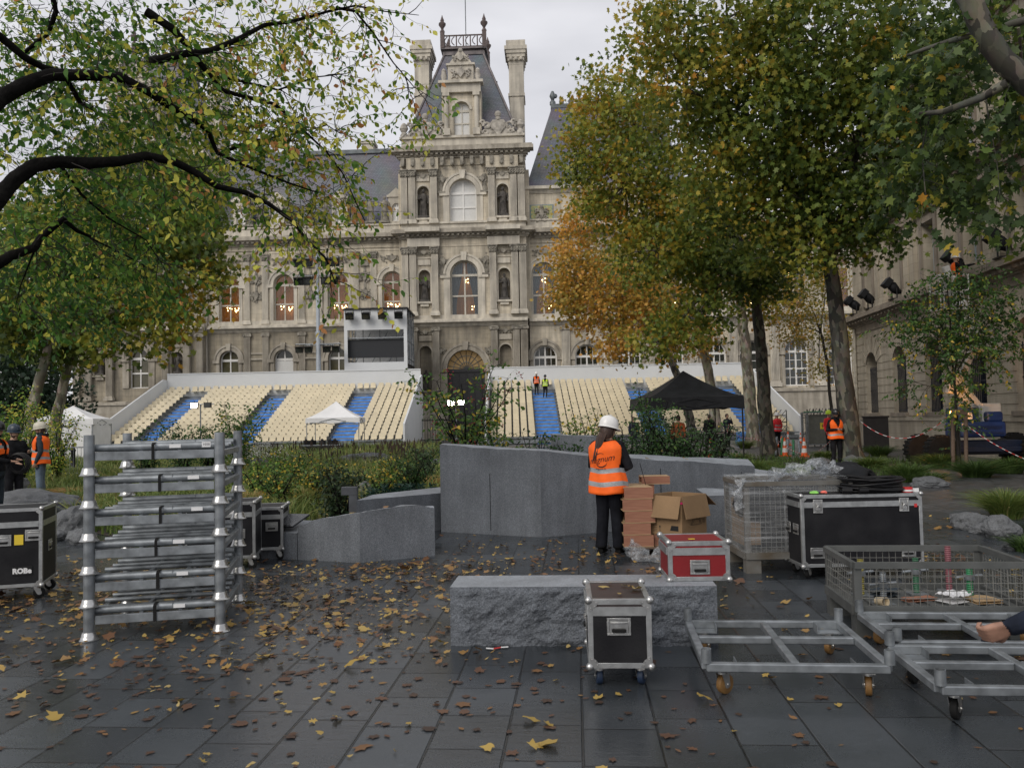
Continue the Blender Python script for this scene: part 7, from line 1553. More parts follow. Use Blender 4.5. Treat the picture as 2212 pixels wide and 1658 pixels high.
# ================================================================ trees and plants
MAPLE = np.array([(0, -.5, 0), (.14, -.34, .02), (.50, -.30, -.05), (.32, -.02, .02), (.56, .26, -.06), (.20, .24, .02), (0, .62, -.05), (-.20, .24, .02), (-.56, .26, -.06), (-.32, -.02, .02), (-.50, -.30, -.05), (-.14, -.34, .02)])
OVAL = np.array([(0, -.5, 0), (.20, -.28, .06), (.29, .02, .08), (.18, .3, .06), (0, .56, -.03), (-.18, .3, .06), (-.29, .02, .08), (-.20, -.28, .06)])
LANCE = np.array([(0, -.5, 0), (.13, -.1, .03), (.10, .25, .02), (0, .55, -.03), (-.10, .25, .02), (-.13, -.1, .03)])
def norm(a): return a / np.maximum(np.linalg.norm(a, axis=-1, keepdims=True), 1e-9)
class Leaves:
    def __init__(s, shape): s.sh = shape; s.C = []; s.S = []; s.V = []; s.D = []
    def put(s, C, S, v, D=None):
        """centres, sizes, colour values, and (optional) direction of each leaf's tip"""
        C = np.asarray(C, float).reshape(-1, 3); n = len(C); s.C.append(C); s.S.append(np.broadcast_to(S, n).astype(float)); s.V.append(np.broadcast_to(v, n).astype(float))
        if D is None: D = rng.normal(size=(n, 3)) + np.array([0, 0, -.7])
        s.D.append(np.broadcast_to(D, (n, 3)).astype(float))
    def build(s, name, m, parent, up=.55):
        C = np.concatenate(s.C); S = np.concatenate(s.S); v = np.concatenate(s.V); t = norm(np.concatenate(s.D) + rng.normal(size=C.shape) * .35); n = len(C)
        nn = rng.normal(size=(n, 3)) * .75 + np.array([0, -.25, up]); nn = norm(nn - t * np.sum(nn * t, 1, keepdims=True)); b = np.cross(t, nn)
        sh = s.sh; k = len(sh); curl = rng.uniform(.3, 2.6, n)[:, None, None]; asp = rng.uniform(.8, 1.15, n)[:, None, None]
        V = C[:, None, :] + S[:, None, None] * (b[:, None, :] * sh[None, :, 0:1] * asp + t[:, None, :] * sh[None, :, 1:2] + nn[:, None, :] * sh[None, :, 2:3] * curl)
        return npmesh(name, V.reshape(-1, 3), np.arange(n * k).reshape(n, k), m, parent, np.clip(v, 0, 1))
def ell(px, py, D, rx, ry, rd): c = P(px, py, D); s = D / F; return np.array(c), np.array((rx * s, rd, ry * s))
def fill(es, n, shell=.45):
    """n points spread through the ellipsoids, more of them towards the outside"""
    vol = np.array([np.prod(r) for c, r in es]) ** .8; idx = rng.choice(len(es), n, p=vol / vol.sum()); d = norm(rng.normal(size=(n, 3))); q = rng.uniform(shell ** 2, 1, n) ** .5
    return np.array([es[i][0] for i in idx]) + d * q[:, None] * np.array([es[i][1] for i in idx]), idx
def bark_mat(name, c1, c2, c3, sc_=3.):
    m = bpy.data.materials.new(name); m.use_nodes = True; q = NT(m); b = m.node_tree.nodes['Principled BSDF']; MATS[name] = m
    tcn = q.n('ShaderNodeTexCoord'); mp_ = q.n('ShaderNodeMapping'); mp_.inputs['Scale'].default_value = (1, 1, .5); q.l(tcn.outputs['Object'], mp_.inputs[0])
    n0 = q.n('ShaderNodeTexNoise'); n0.inputs['Scale'].default_value = sc_ * 2; n0.inputs['Detail'].default_value = 4; q.l(mp_.outputs[0], n0.inputs['Vector'])
    ad = q.n('ShaderNodeMix'); ad.data_type = 'RGBA'; ad.inputs['Factor'].default_value = .12; q.l(mp_.outputs[0], ad.inputs['A']); q.l(n0.outputs['Color'], ad.inputs['B'])
    v = q.n('ShaderNodeTexVoronoi'); v.inputs['Scale'].default_value = sc_ * 2.6; q.l(ad.outputs['Result'], v.inputs['Vector']); bw = q.n('ShaderNodeRGBToBW'); q.l(v.outputs['Color'], bw.inputs[0])
    r_ = q.n('ShaderNodeValToRGB'); q.l(bw.outputs[0], r_.inputs[0]); r_.color_ramp.elements[0].color = (*c1, 1); r_.color_ramp.elements[0].position = .25; r_.color_ramp.elements[1].color = (*c3, 1); r_.color_ramp.elements[1].position = .8; e = r_.color_ramp.elements.new(.5); e.color = (*c2, 1)
    ml = q.n('ShaderNodeMix'); ml.data_type = 'RGBA'; ml.blend_type = 'MULTIPLY'; ml.inputs['Factor'].default_value = .55; q.l(r_.outputs[0], ml.inputs['A']); q.l(n0.outputs['Color'], ml.inputs['B']); sc2 = q.n('ShaderNodeVectorMath', operation='SCALE'); sc2.inputs['Scale'].default_value = 1.4; q.l(ml.outputs['Result'], sc2.inputs[0]); q.l(sc2.outputs[0], b.inputs['Base Color']); b.inputs['Roughness'].default_value = .85
    bp = q.n('ShaderNodeBump'); bp.inputs['Strength'].default_value = .6; bp.inputs['Distance'].default_value = .03; q.l(n0.outputs['Fac'], bp.inputs['Height']); q.l(bp.outputs[0], b.inputs['Normal']); return m
PLANEB = bark_mat('plane_bark', (.032, .030, .024), (.07, .066, .052), (.15, .14, .108)); PALEB = bark_mat('pale_plane_bark', (.14, .125, .09), (.26, .24, .18), (.40, .37, .29)); DARKB = mat('dark_wet_bark', (.006, .0055, .005), .9, var=.5, spec=.1, scale=9, bump=1.0, bscale=22)
TWIG = mat('brown_twig', (.016, .013, .010), .8, var=.3)
PLANEL = leafmat('plane_leaves', [(0, (0.042, 0.075, 0.022)), (.25, (0.103, 0.158, 0.030)), (.45, (0.216, 0.251, 0.038)), (.62, (0.433, 0.350, 0.046)), (.8, (0.592, 0.274, 0.038)), (1, (0.319, 0.135, 0.046))])
ORANGEL = leafmat('orange_plane_leaves', [(0, (0.130, 0.166, 0.041)), (.3, (0.346, 0.285, 0.055)), (.55, (0.648, 0.356, 0.066)), (.8, (0.605, 0.250, 0.055)), (1, (0.346, 0.166, 0.074))])
LIMEL = leafmat('yellow_green_leaves', [(0, (0.031, 0.086, 0.019)), (.35, (0.079, 0.197, 0.025)), (.55, (0.198, 0.320, 0.044)), (.68, (0.594, 0.559, 0.083)), (.9, (0.650, 0.642, 0.109)), (1, (0.554, 0.248, 0.091))], .4)
GREENL = leafmat('green_leaves', [(0, (0.024, 0.058, 0.019)), (.5, (0.060, 0.136, 0.033)), (.85, (0.139, 0.228, 0.040)), (1, (0.594, 0.414, 0.055))])
DARKL = leafmat('dark_evergreen_leaves', [(0, (0.010, 0.022, 0.013)), (.6, (0.022, 0.048, 0.022)), (1, (0.048, 0.080, 0.029))], .15)
def wobble(pts, n=5, amp=.04):
    q = []
    for i in range(len(pts) - 1):
        a, b = Vector(pts[i]), Vector(pts[i + 1])
        for j in range(n):
            p_ = a.lerp(b, j / n); q.append(p_ + Vector((noise.noise(p_ * 1.7), noise.noise(p_ * 1.7 + Vector((9, 0, 0))), noise.noise(p_ * 1.7 + Vector((0, 9, 0))))) * amp * (b - a).length * .5 if j or i else p_)
    return q + [Vector(pts[-1])]
def tree(label, trunk, rad, es, nl, per, size, cr, m, bark, colf, limbs=26, group='plane trees', name='plane_tree', shape=MAPLE, join=.75, shell=.35):
    """trunk through (px,py,D) points, limbs to the foliage masses, leaf clumps through the whole crown"""
    pts = [P(*t) for t in trunk]; pts[0].z = min(pts[0].z, .0) if pts[0].z < .5 else pts[0].z
    o = thing(name, label, 'tree', (0, 0, 0), 0, group); mb = MB(); q = wobble(pts, 6, .05); n = len(q); rr = [rad * (1.25 if i < 2 else 1) * (1 - .45 * i / n) * (1 + .08 * noise.noise(Vector((i * .9, rad, 0)))) for i in range(n)]; mb.path(q, rr, 14)
    C, idx = fill(es, nl, shell); top = q[-1]
    for e, r_ in es:
        a = q[int(n * random.uniform(join, .97))]; e = Vector(e); mid = a.lerp(e, .5) + Vector((0, 0, .12 * (e - a).length)); lp_ = wobble([a, mid, e], 6, .09); R0 = rad * .42; mb.path(lp_, [R0 * (1 - .75 * i / len(lp_)) for i in range(len(lp_))], 8)
    mb.build('trunk', bark, o)
    br = MB()
    for c in C[:limbs * 3]:
        i = int(rng.integers(len(es))); e = min(es, key=lambda t: np.linalg.norm((t[0] - c) / t[1])); a = Vector(e[0]); c = Vector(c); lp_ = wobble([a, a.lerp(c, .55) + Vector((0, 0, .08 * (c - a).length)), c], 4, .12); br.path(lp_, [rad * .11 * (1 - .8 * k / len(lp_)) for k in range(len(lp_))], 5, cap=False)
    br.build('branch', bark, o)
    L_ = Leaves(shape)
    for j, c in enumerate(C):
        k = int(rng.integers(per // 2, per * 3 // 2)); cc = c + rng.normal(size=(k, 3)) * cr * np.array([1, 1, .75]); L_.put(cc, rng.uniform(.65, 1.15, k) * size, colf(c) + .22 * noise.noise(Vector(c) * .55) + rng.normal() * .09 + rng.normal(size=k) * .085)
    L_.build('crown', m, o); return o
def cf(base, ylo=None, dy=0.): return lambda c: base + (dy * (c[2] - ylo) if ylo is not None else 0)
tree('big plane tree with mottled trunk beside the phone worker, crown reaching the sky', [(1842, 1008, 26.8), (1832, 900, 26.8), (1818, 780, 26.8), (1806, 660, 26.8), (1790, 560, 26.8), (1775, 430, 26.5)], .33,
     [ell(*e) for e in ((1400, 70, 24, 90, 65, 1.8), (1570, 40, 24, 180, 90, 3), (1760, 90, 24, 200, 130, 3.5), (1950, 130, 24, 180, 150, 3), (1480, 190, 25, 140, 95, 2.5), (1660, 240, 25, 190, 120, 3.5), (1850, 320, 25, 190, 150, 3.5), (1985, 330, 25, 80, 130, 2), (1600, 390, 26, 160, 110, 3), (1760, 470, 26, 180, 110, 3), (1900, 520, 25, 60, 50, 1.5), (1700, 560, 26, 90, 50, 2))], 1850, 20, .17, .30, PLANEL, PLANEB, lambda c: .33 + .13 * max(-1, min(1, (8.5 - c[0]) / 4)), limbs=30)
tree('dark trunked plane tree in the middle of the right row, crown of green and ochre', [(1662, 985, 33.8), (1652, 880, 33.8), (1645, 760, 33.8), (1632, 650, 33.8), (1610, 520, 33.6)], .30,
     [ell(*e) for e in ((1290, 210, 33, 70, 65, 2), (1390, 260, 33, 110, 90, 3), (1250, 330, 33, 60, 70, 2.2), (1350, 400, 33, 130, 110, 3), (1500, 430, 33, 140, 120, 3), (1420, 540, 32, 120, 90, 2.5), (1560, 590, 32, 120, 80, 2.5), (1640, 600, 32, 60, 60, 2), (1500, 690, 31, 90, 70, 2), (1420, 740, 31, 60, 45, 1.5))], 1150, 21, .175, .32, PLANEL, PLANEB, lambda c: .39 + .16 * max(-1, min(1, (6.5 - c[0]) / 3)), limbs=26)
tree('pale barked plane tree behind the black tent with rusty orange leaves', [(1558, 962, 46), (1545, 900, 46), (1530, 800, 46), (1512, 720, 46), (1490, 640, 46)], .33,
     [ell(*e) for e in ((1265, 470, 46, 60, 70, 2.2), (1240, 560, 46, 70, 70, 2.2), (1300, 640, 46, 110, 80, 3), (1215, 640, 46, 45, 35, 1.6), (1400, 660, 46, 100, 70, 3), (1480, 720, 45, 80, 50, 2), (1330, 740, 45, 55, 35, 1.6))], 720, 20, .19, .42, ORANGEL, PALEB, cf(.45), limbs=20)
tree('leaning plane tree farther back, its bent trunk passing behind the black tent', [(1500, 950, 52), (1478, 850, 52), (1455, 790, 52), (1430, 740, 52), (1390, 660, 52)], .30, [ell(*e) for e in ((1390, 560, 52, 90, 90, 3), (1320, 590, 52, 60, 60, 2))], 220, 18, .2, .45, ORANGEL, PLANEB, cf(.3), limbs=8)
tree('pale speckled plane trunk standing right behind the dark trunk', [(1628, 962, 44), (1620, 860, 44), (1612, 760, 44), (1600, 660, 44), (1590, 560, 44)], .36, [ell(*e) for e in ((1580, 520, 44, 110, 90, 3), (1650, 640, 44, 70, 50, 2))], 220, 18, .2, .45, PLANEL, PALEB, cf(.6), limbs=8)
tree('thin tree with bright yellow autumn leaves in front of the hall between the trunks', [(1800, 940, 46), (1790, 800, 46), (1770, 700, 46)], .1, [ell(*e) for e in ((1740, 640, 46, 70, 60, 1.8), (1790, 600, 46, 50, 50, 1.5), (1720, 710, 46, 60, 50, 1.5), (1810, 740, 46, 45, 60, 1.4), (1770, 800, 46, 35, 35, 1))], 300, 18, .13, .38, ORANGEL, TWIG, lambda c: .3, limbs=16, shell=.1)
tree('brownish plane tree on the left with two toned crown and leaning pale trunk', [(62, 965, 26), (66, 890, 26), (86, 820, 26), (104, 750, 26), (130, 660, 26)], .19,
     [ell(*e) for e in ((300, 350, 27, 120, 90, 2.5), (410, 430, 27, 70, 110, 2.2), (300, 500, 26, 140, 100, 3), (430, 560, 26, 60, 90, 2), (150, 520, 26, 120, 110, 3), (330, 650, 25, 90, 60, 2), (395, 690, 25, 40, 45, 1.2), (200, 660, 26, 120, 70, 2.5), (60, 640, 26, 90, 90, 2.5), (250, 735, 25, 60, 35, 1.2), (60, 720, 26, 70, 50, 1.8), (340, 740, 25, 40, 25, 1))], 900, 22, .18, .34, PLANEL, PALEB, lambda c: .33 + .32 * max(0, min(1, (c[0] + 12.5) / 3)) * max(0, min(1, (7 - c[2]) / 3)), limbs=22)
tree('second leaning plane trunk at the left, beside the closed white tent', [(117, 965, 27), (122, 900, 27), (133, 850, 27), (147, 790, 27), (170, 720, 27)], .19, [ell(*e) for e in ((180, 700, 27, 80, 60, 1.8), (130, 760, 27, 60, 40, 1.4))], 120, 20, .18, .36, PLANEL, PALEB, cf(.36), limbs=8)
tree('dark evergreen tree mass behind the leaning trunks at the far left', [(40, 960, 44), (45, 850, 44)], .2, [ell(*e) for e in ((30, 800, 44, 110, 80, 3), (20, 900, 44, 120, 70, 3), (110, 880, 45, 55, 80, 2.5), (-60, 700, 45, 120, 150, 3))], 700, 24, .22, .5, DARKL, TWIG, cf(.5), limbs=6, name='evergreen_tree', group='background trees')
tree('olive brown tree glimpsed behind the left plane crowns', [(140, 940, 60), (120, 800, 60)], .25, [ell(*e) for e in ((60, 560, 60, 130, 150, 4), (-20, 700, 60, 100, 120, 4))], 420, 22, .25, .7, PLANEL, TWIG, cf(.5), limbs=6, name='background_tree', group='background trees')
# ---- near branches: traced limbs, twigs along them, a leaf at every joint of a twig
def twigs(L_, mb, a, d, ln, size, cv, droop=.35, step=.055, r0=.004):
    """one twig with alternating leaves"""
    n = max(3, int(ln / step)); p_ = Vector(a); d = Vector(d).normalized(); pts = [p_.copy()]; lc, ld = [], []
    for i in range(n):
        d = (d + Vector((random.gauss(0, .16), random.gauss(0, .16), random.gauss(0, .13) - droop * .10))).normalized(); p_ = p_ + d * step; pts.append(p_.copy())
        if i > n * .15:
            s = d.cross(Vector((0, 0, 1))); s = s.normalized() * (1 if i % 2 else -1) if s.length > .01 else Vector((1, 0, 0)); t_ = d * .5 + s * .7 + Vector((0, 0, -.55)); lc.append(p_ + t_.normalized() * size * .55); ld.append(t_)
    mb.path(pts, [r0 * (1 - .7 * i / n) for i in range(n + 1)], 4, cap=False)
    if lc: k = len(lc); L_.put(np.array(lc), rng.uniform(.6, 1.15, k) * size, cv + rng.normal(size=k) * .17, np.array(ld))
    return pts
def near_tree(label, limbs, es, ntw, size, m, bark, shape, colf, name='tree', twl=(.35, .95), droop=.5, along=.13):
    o = thing(name, label, 'tree'); mb = MB(); tw = MB(); L_ = Leaves(shape)
    for pts, r0, r1 in limbs:
        q = wobble([P(*t) for t in pts], 5, .05); n = len(q); mb.path(q, [(r0 + (r1 - r0) * (i / n) ** .8) * (1 + .14 * noise.noise(Vector((i * 1.3, r0 * 50, 0)))) for i in range(n)], 10)
        tot = sum((q[i + 1] - q[i]).length for i in range(n - 1)); k = int(tot / along)
        for _ in range(k):
            f = random.uniform(.12, 1) * (n - 2); i = int(f); a = q[i].lerp(q[i + 1], f - i); dr = (q[i + 1] - q[i]).normalized(); d = dr * random.uniform(0, .9) + Vector((random.gauss(0, .6), random.gauss(0, .45), random.gauss(-.15, .5))); ln = random.uniform(*twl)
            pp = twigs(L_, tw, a, d, ln, size, colf(a), droop, r0=.006)
            for _ in range(2): s_ = pp[random.randrange(len(pp) // 3, len(pp))]; twigs(L_, tw, s_, d.normalized() + Vector((random.gauss(0, .6), random.gauss(0, .5), random.gauss(-.1, .4))), ln * random.uniform(.4, .8), size, colf(s_), droop, r0=.003)
    C, idx = fill(es, ntw, .0)
    for c in C: twigs(L_, tw, c, Vector((random.gauss(.25, .7), random.gauss(0, .5), random.gauss(-.15, .5))), random.uniform(*twl) * .8, size, colf(c), droop, r0=.0035)
    mb.build('limb', bark, o); tw.build('twig', TWIG, o, fix=False); L_.build('crown', m, o, up=.35); return o
k_ = .415
def cv(pts, D0, D1): n = len(pts) - 1; return [(x * k_, y * k_, D0 + (D1 - D0) * i / n) for i, (x, y) in enumerate(pts)]
pxm = lambda D: D / F
LT = [(cv([(-60, 560), (0, 510), (130, 440), (270, 390), (450, 390), (620, 400), (760, 470), (870, 545), (980, 600), (1080, 680), (1130, 800), (1300, 870), (1500, 950), (1650, 1000)], 7, 9), .08, .006),
      (cv([(-60, 1090), (0, 1020), (80, 930), (180, 860), (300, 840), (450, 850), (620, 840), (760, 810), (900, 840), (1000, 890), (1130, 970), (1280, 1000), (1400, 1060), (1520, 1150), (1600, 1250), (1700, 1350), (1750, 1480)], 7, 9), .082, .006),
      (cv([(760, 60), (900, 150), (960, 220), (1020, 300), (1080, 380), (1150, 470), (1300, 510), (1420, 540), (1490, 590), (1560, 660), (1700, 790), (1780, 900), (1900, 1150)], 8.2, 9.4), .045, .005),
      (cv([(780, 320), (960, 280), (1100, 260), (1250, 200), (1380, 130), (1500, 115), (1700, 60), (1850, 30), (2000, 60), (2180, 80)], 8, 9.4), .042, .003),
      (cv([(-60, 1400), (60, 1330), (180, 1290), (210, 1240), (330, 1140), (400, 1200), (470, 1230)], 8, 9), .062, .014),
      (cv([(-60, 150), (0, 190), (130, 300), (220, 350), (330, 380), (420, 540), (480, 560)], 7, 8), .042, .02),
      (cv([(1750, 40), (1850, 60), (1950, 180), (2050, 330), (2150, 450), (2260, 520)], 9, 9.8), .018, .003),
      (cv([(270, -40), (290, 60), (250, 180), (120, 280)], 7.5, 7.8), .03, .015), (cv([(1150, 800), (1300, 740), (1500, 700), (1700, 650), (1780, 700)], 9, 9.6), .02, .003), (cv([(1040, 380), (1250, 420), (1450, 470), (1650, 400), (1820, 380)], 9, 9.4), .022, .003), (cv([(300, 840), (420, 1010), (560, 1130), (760, 1250), (860, 1400)], 8.5, 9.5), .02, .003), (cv([(210, 1240), (160, 1350), (110, 1480), (80, 1600)], 9, 9.4), .014, .003), (cv([(400, 1200), (600, 1300), (820, 1420)], 9.5, 10), .014, .003)]
near_tree('overhanging tree at the upper left with black limbs and yellow green leaves', LT, [ell(*e) for e in ((150, 60, 8.5, 230, 90, 1.2), (430, 60, 9, 200, 80, 1.2), (650, 60, 9.4, 140, 60, 1), (130, 200, 8.5, 180, 110, 1.3), (380, 210, 9, 180, 110, 1.3), (580, 260, 9, 150, 100, 1), (90, 350, 9, 150, 100, 1.2), (280, 380, 9.5, 170, 80, 1.2), (560, 410, 9.5, 110, 60, .8), (690, 430, 9.6, 110, 70, .8), (120, 540, 10, 190, 110, 1.5), (280, 560, 10.5, 90, 100, 1), (100, 660, 10.5, 130, 50, 1), (700, 540, 9.6, 60, 40, .5))], 1650, .08, LIMEL, DARKB, OVAL, lambda c: .38 + .24 * (c[0] > -4.2) * min(1, (c[0] + 4.2) / 1.5) - (.13 if c[2] < 3.4 and c[0] < -3.2 else 0) + random.gauss(0, .16), name='overhanging_tree')
near_tree('plane tree boughs hanging in from the upper right corner with large dark leaves', [([(2060, -60, 10), (2095, 0, 10), (2125, 70, 10), (2165, 130, 10), (2260, 215, 10)], .125, .15), ([(1985, 246, 10.5), (2040, 242, 10.4), (2120, 212, 10.2), (2175, 180, 10)], .022, .06), ([(1960, 120, 11), (2050, 90, 10.6), (2120, 68, 10.2), (2230, 40, 10)], .02, .05), ([(2010, 246, 10.5), (1990, 330, 10.8), (2000, 420, 11), (1985, 500, 11)], .012, .004), ([(2130, 215, 10.5), (2150, 330, 10.8), (2160, 430, 11)], .012, .004), ([(2200, 60, 10), (2210, 200, 10.5), (2190, 330, 10.6)], .02, .006)],
          [ell(*e) for e in ((2080, 60, 11, 150, 70, 1.2), (2010, 170, 11.5, 100, 90, 1), (2150, 250, 11.5, 80, 80, 1), (1990, 350, 12, 100, 110, 1), (2100, 390, 12, 100, 70, .8), (2160, 470, 11.5, 40, 40, .4))], 270, .135, PLANEL, PLANEB, MAPLE, lambda c: .10 + random.gauss(0, .14), name='plane_tree', twl=(.4, 1.0), droop=.8, along=.3)
# young staked tree
yt = [([(2070, 985, YT), (2067, 920, YT), (2064, 850, YT), (2058, 780, YT), (2052, 700, YT), (2046, 620, YT)], .06, .014)]
for tx, ty, dd in ((1960, 640, -.6), (1940, 740, .4), (2120, 590, .6), (2200, 610, -.3), (2180, 700, .3), (2110, 690, -1), (1990, 600, .3), (2080, 560, 0), (2150, 770, .5), (1960, 820, .2), (2020, 700, -1)): b = random.uniform(760, 850); yt.append(([(2063, b, YT), ((2063 + tx) / 2, (b + ty) / 2 + 12, YT + dd * .5), (tx, ty, YT + dd)], .018, .004))
near_tree('young staked tree with feathery dark green leaves in front of the boom lift', yt, [ell(*e) for e in ((2060, 600, YT, 80, 50, 1), (1960, 690, YT, 90, 50, 1), (2150, 640, YT, 80, 70, 1), (2180, 720, YT, 70, 40, 1), (2050, 700, YT, 80, 60, 1))], 300, .115, GREENL, TWIG, OVAL, lambda c: .48 + random.gauss(0, .22), name='young_tree', twl=(.5, 1.1), droop=.3, along=.16)
for x_, lb in ((2058, 'rounded wooden stake on the rope side left of the young tree'), (2086, 'rounded wooden stake right of the young tree, tied with red and white tape')):
    a = P(x_, 985, YT - .2); a.z = 0; t_ = P(x_, 886, YT - .2); mb = MB(); mb.tube(a, t_, .055, n=10); tag(mb.build('wooden_stake', WOODP), lb, 'stake', 'stakes of the young tree')
mb = MB(); a, b = P(2056, 890, YT - .26), P(2090, 890, YT - .26); mb.beam(a, b, .03, .16); tag(mb.build('tie_board', WOODP), 'short board nailed across the two stakes of the young tree', 'board')
mb = MB()
for i in range(7): an = 6.283 * i / 7; c = P(2071, 985, YT + .15); mb.tube((c.x + .2 * math.cos(an), c.y + .2 * math.sin(an), 0), (c.x + .2 * math.cos(an), c.y + .2 * math.sin(an), 1.2), .012, n=5)
tag(mb.build('tree_guard', DARKSTEEL), 'slim iron rods of the guard round the young tree trunk', 'tree guard')
# ---- shrubs with separate stems
BERRY = mat('red_berries', (.22, .012, .018), .35, var=.3, scale=30)
def shrub(label, px, D, h, sp, ns, size, m, cvv, name='shrub', shape=OVAL, berries=0, dens=.09, twl=(.15, .45), stem_r=.018, group='shrubs in the planting', droop=.3, lean=0., zb=0.):
    c = P(px, 905, D); o = thing(name, label, 'shrub', (0, 0, 0), 0, group); mb = MB(); tw = MB(); L_ = Leaves(shape); bb = MB()
    for s in range(ns):
        an = 6.283 * s / ns + random.uniform(-.5, .5); q = sp * random.uniform(.25, 1); hh = h * random.uniform(.6, 1); b = Vector((c.x + random.gauss(0, .06), D + random.gauss(0, .06), zb)); t_ = b + Vector((math.cos(an) * q + lean, math.sin(an) * q * .8, hh)); pts = wobble([b, b.lerp(t_, .45) + Vector((-math.cos(an) * q * .2, 0, .06 * hh)), t_], 6, .10); n = len(pts); mb.path(pts, [stem_r * (1 - .8 * i / n) for i in range(n)], 6)
        for _ in range(int(hh / dens)):
            i = random.randrange(int(n * .3), n); a = pts[i]; d = Vector((random.gauss(0, .7), random.gauss(0, .6), random.gauss(.3, .4))); pp = twigs(L_, tw, a, d, random.uniform(*twl), size, cvv + random.gauss(0, .12), droop, size * .75, .003)
            if berries and random.random() < berries:
                e = pp[-1]
                for _ in range(random.randrange(4, 9)): bb.ball(e + Vector((random.gauss(0, .035), random.gauss(0, .03), random.gauss(-.03, .035))), .013, 6)
    mb.build('stem', DARKB, o); tw.build('twig', TWIG, o, fix=False); L_.build('crown', m, o, up=.45)
    if berries: bb.build('berries', BERRY, o)
    return o
shrub('many stemmed crab apple with dark red berries rising behind the tall granite wall', 1005, 15.2, 2.75, 1.15, 10, .095, GREENL, .62, 'crab_apple_tree', OVAL, .10, .05, (.2, .5), .022, None, zb=.2)
shrub('airy thin shrub right of the crab apple before the grandstand wall', 1065, 16.5, 2.0, .6, 8, .085, GREENL, .62, dens=.045)
shrub('slender pale green shrub before the left grandstand seats', 512, 25, 2.3, .95, 11, .1, GREENL, .62, dens=.05, twl=(.2, .5)); shrub('slender pale shrub left of the woman before the right grandstand', 1255, 22, 1.9, .8, 10, .095, GREENL, .72, dens=.05, shape=OVAL, twl=(.2, .45))
shrub('grey leaved gnarled olive bush just left of the white helmet', 1300, 21, 1.25, .7, 9, .07, leafmat('olive_leaves', [(0, (.05, .065, .04)), (.6, (.11, .125, .085)), (1, (.16, .17, .12))]), .5, dens=.03, shape=LANCE, stem_r=.04)
for px, D, yt_, sp, lb, mm, c_ in ((1395, 15.5, 905, .6, 'dark shrub just right of the white helmet', GREENL, .25), (1462, 15.2, 885, .75, 'dense dark green shrub under the black tent', GREENL, .2), (1530, 15.5, 915, .5, 'low dark rounded shrub left of the tent leg', DARKL, .8), (1412, 17, 840, .4, 'tall wiry shrub in front of the blue stairs right of her', GREENL, .35), (1345, 14.8, 915, .35, 'dark sprigs close behind the woman shoulder', GREENL, .2), (1155, 15.4, 925, .4, 'round bluish dark bush on the wall top left of the woman', GREENL, .15), (1225, 15, 935, .4, 'low dark bush in front of the small granite block', GREENL, .25), (1440, 16.5, 930, .5, 'bright green leafy shrub among the dark ones', GREENL, .6), (1560, 14.9, 985, .5, 'low dark creeper at the tent leg foot', GREENL, .25), (1490, 15.0, 925, .6, 'dark spreading shrub on the wall before the pale trunk', GREENL, .2),
        (395, 22, 905, .9, 'dark leafy shrub above the steel frames at left', GREENL, .25), (320, 23, 925, .6, 'dark low shrub left of the leafy shrub above the steel frames', GREENL, .2), (455, 23, 920, .7, 'green shrub beside the slender pale shrub', GREENL, .45), (728, 13.4, 1010, .42, 'fine dark bush in the middle of the flower bed', DARKL, .9), (885, 17, 985, .5, 'round dark green bush beside the tall wall', GREENL, .2), (915, 22, 955, .7, 'dark feathery bush at the far side of the bed', DARKL, .9), (120, 24.5, 880, .9, 'yellow flecked shrub behind the man in the cream helmet', LIMEL, .55), (45, 22, 840, 1.1, 'tall yellow and green shrub under the leaning trunks', LIMEL, .55), (5, 20, 870, 1.0, 'green shrub behind the men at the left edge', LIMEL, .35)):
    hgt = max(.35, P(px, yt_, D).z)
    shrub(lb, px, D, hgt, sp, 12, .068 if D < 18 else .085, mm, c_, dens=.045 if hgt > 1 else .026, twl=(.12, .34), zb=.02)
# rosettes of the spurge
sg = thing('spurge_bush', 'blue green spurge bush with whorled leaves behind the granite ledge', 'shrub'); L_ = Leaves(LANCE); mb = MB(); sc0 = P(855, 905, 14.2)
for i in range(46):
    b = Vector((sc0.x + random.gauss(0, .28), 14.2 + random.gauss(0, .2), 0)); hh = random.uniform(.3, .62); t_ = b + Vector((random.gauss(0, .08), random.gauss(0, .08), hh)); mb.tube(b, t_, .007, .005, 5)
    for ring in range(4):
        for k in range(9): an = 6.283 * k / 9 + ring; d = Vector((math.cos(an), math.sin(an), .55 - .28 * (3 - ring))); L_.put([t_ - Vector((0, 0, .035 * (3 - ring))) + d * .045], .10, .45 + random.gauss(0, .1), [d])
mb.build('stem', TWIG, sg); L_.build('crown', leafmat('spurge_leaves', [(0, (.008, .03, .02)), (.5, (.02, .06, .04)), (1, (.05, .11, .07))], .15), sg)
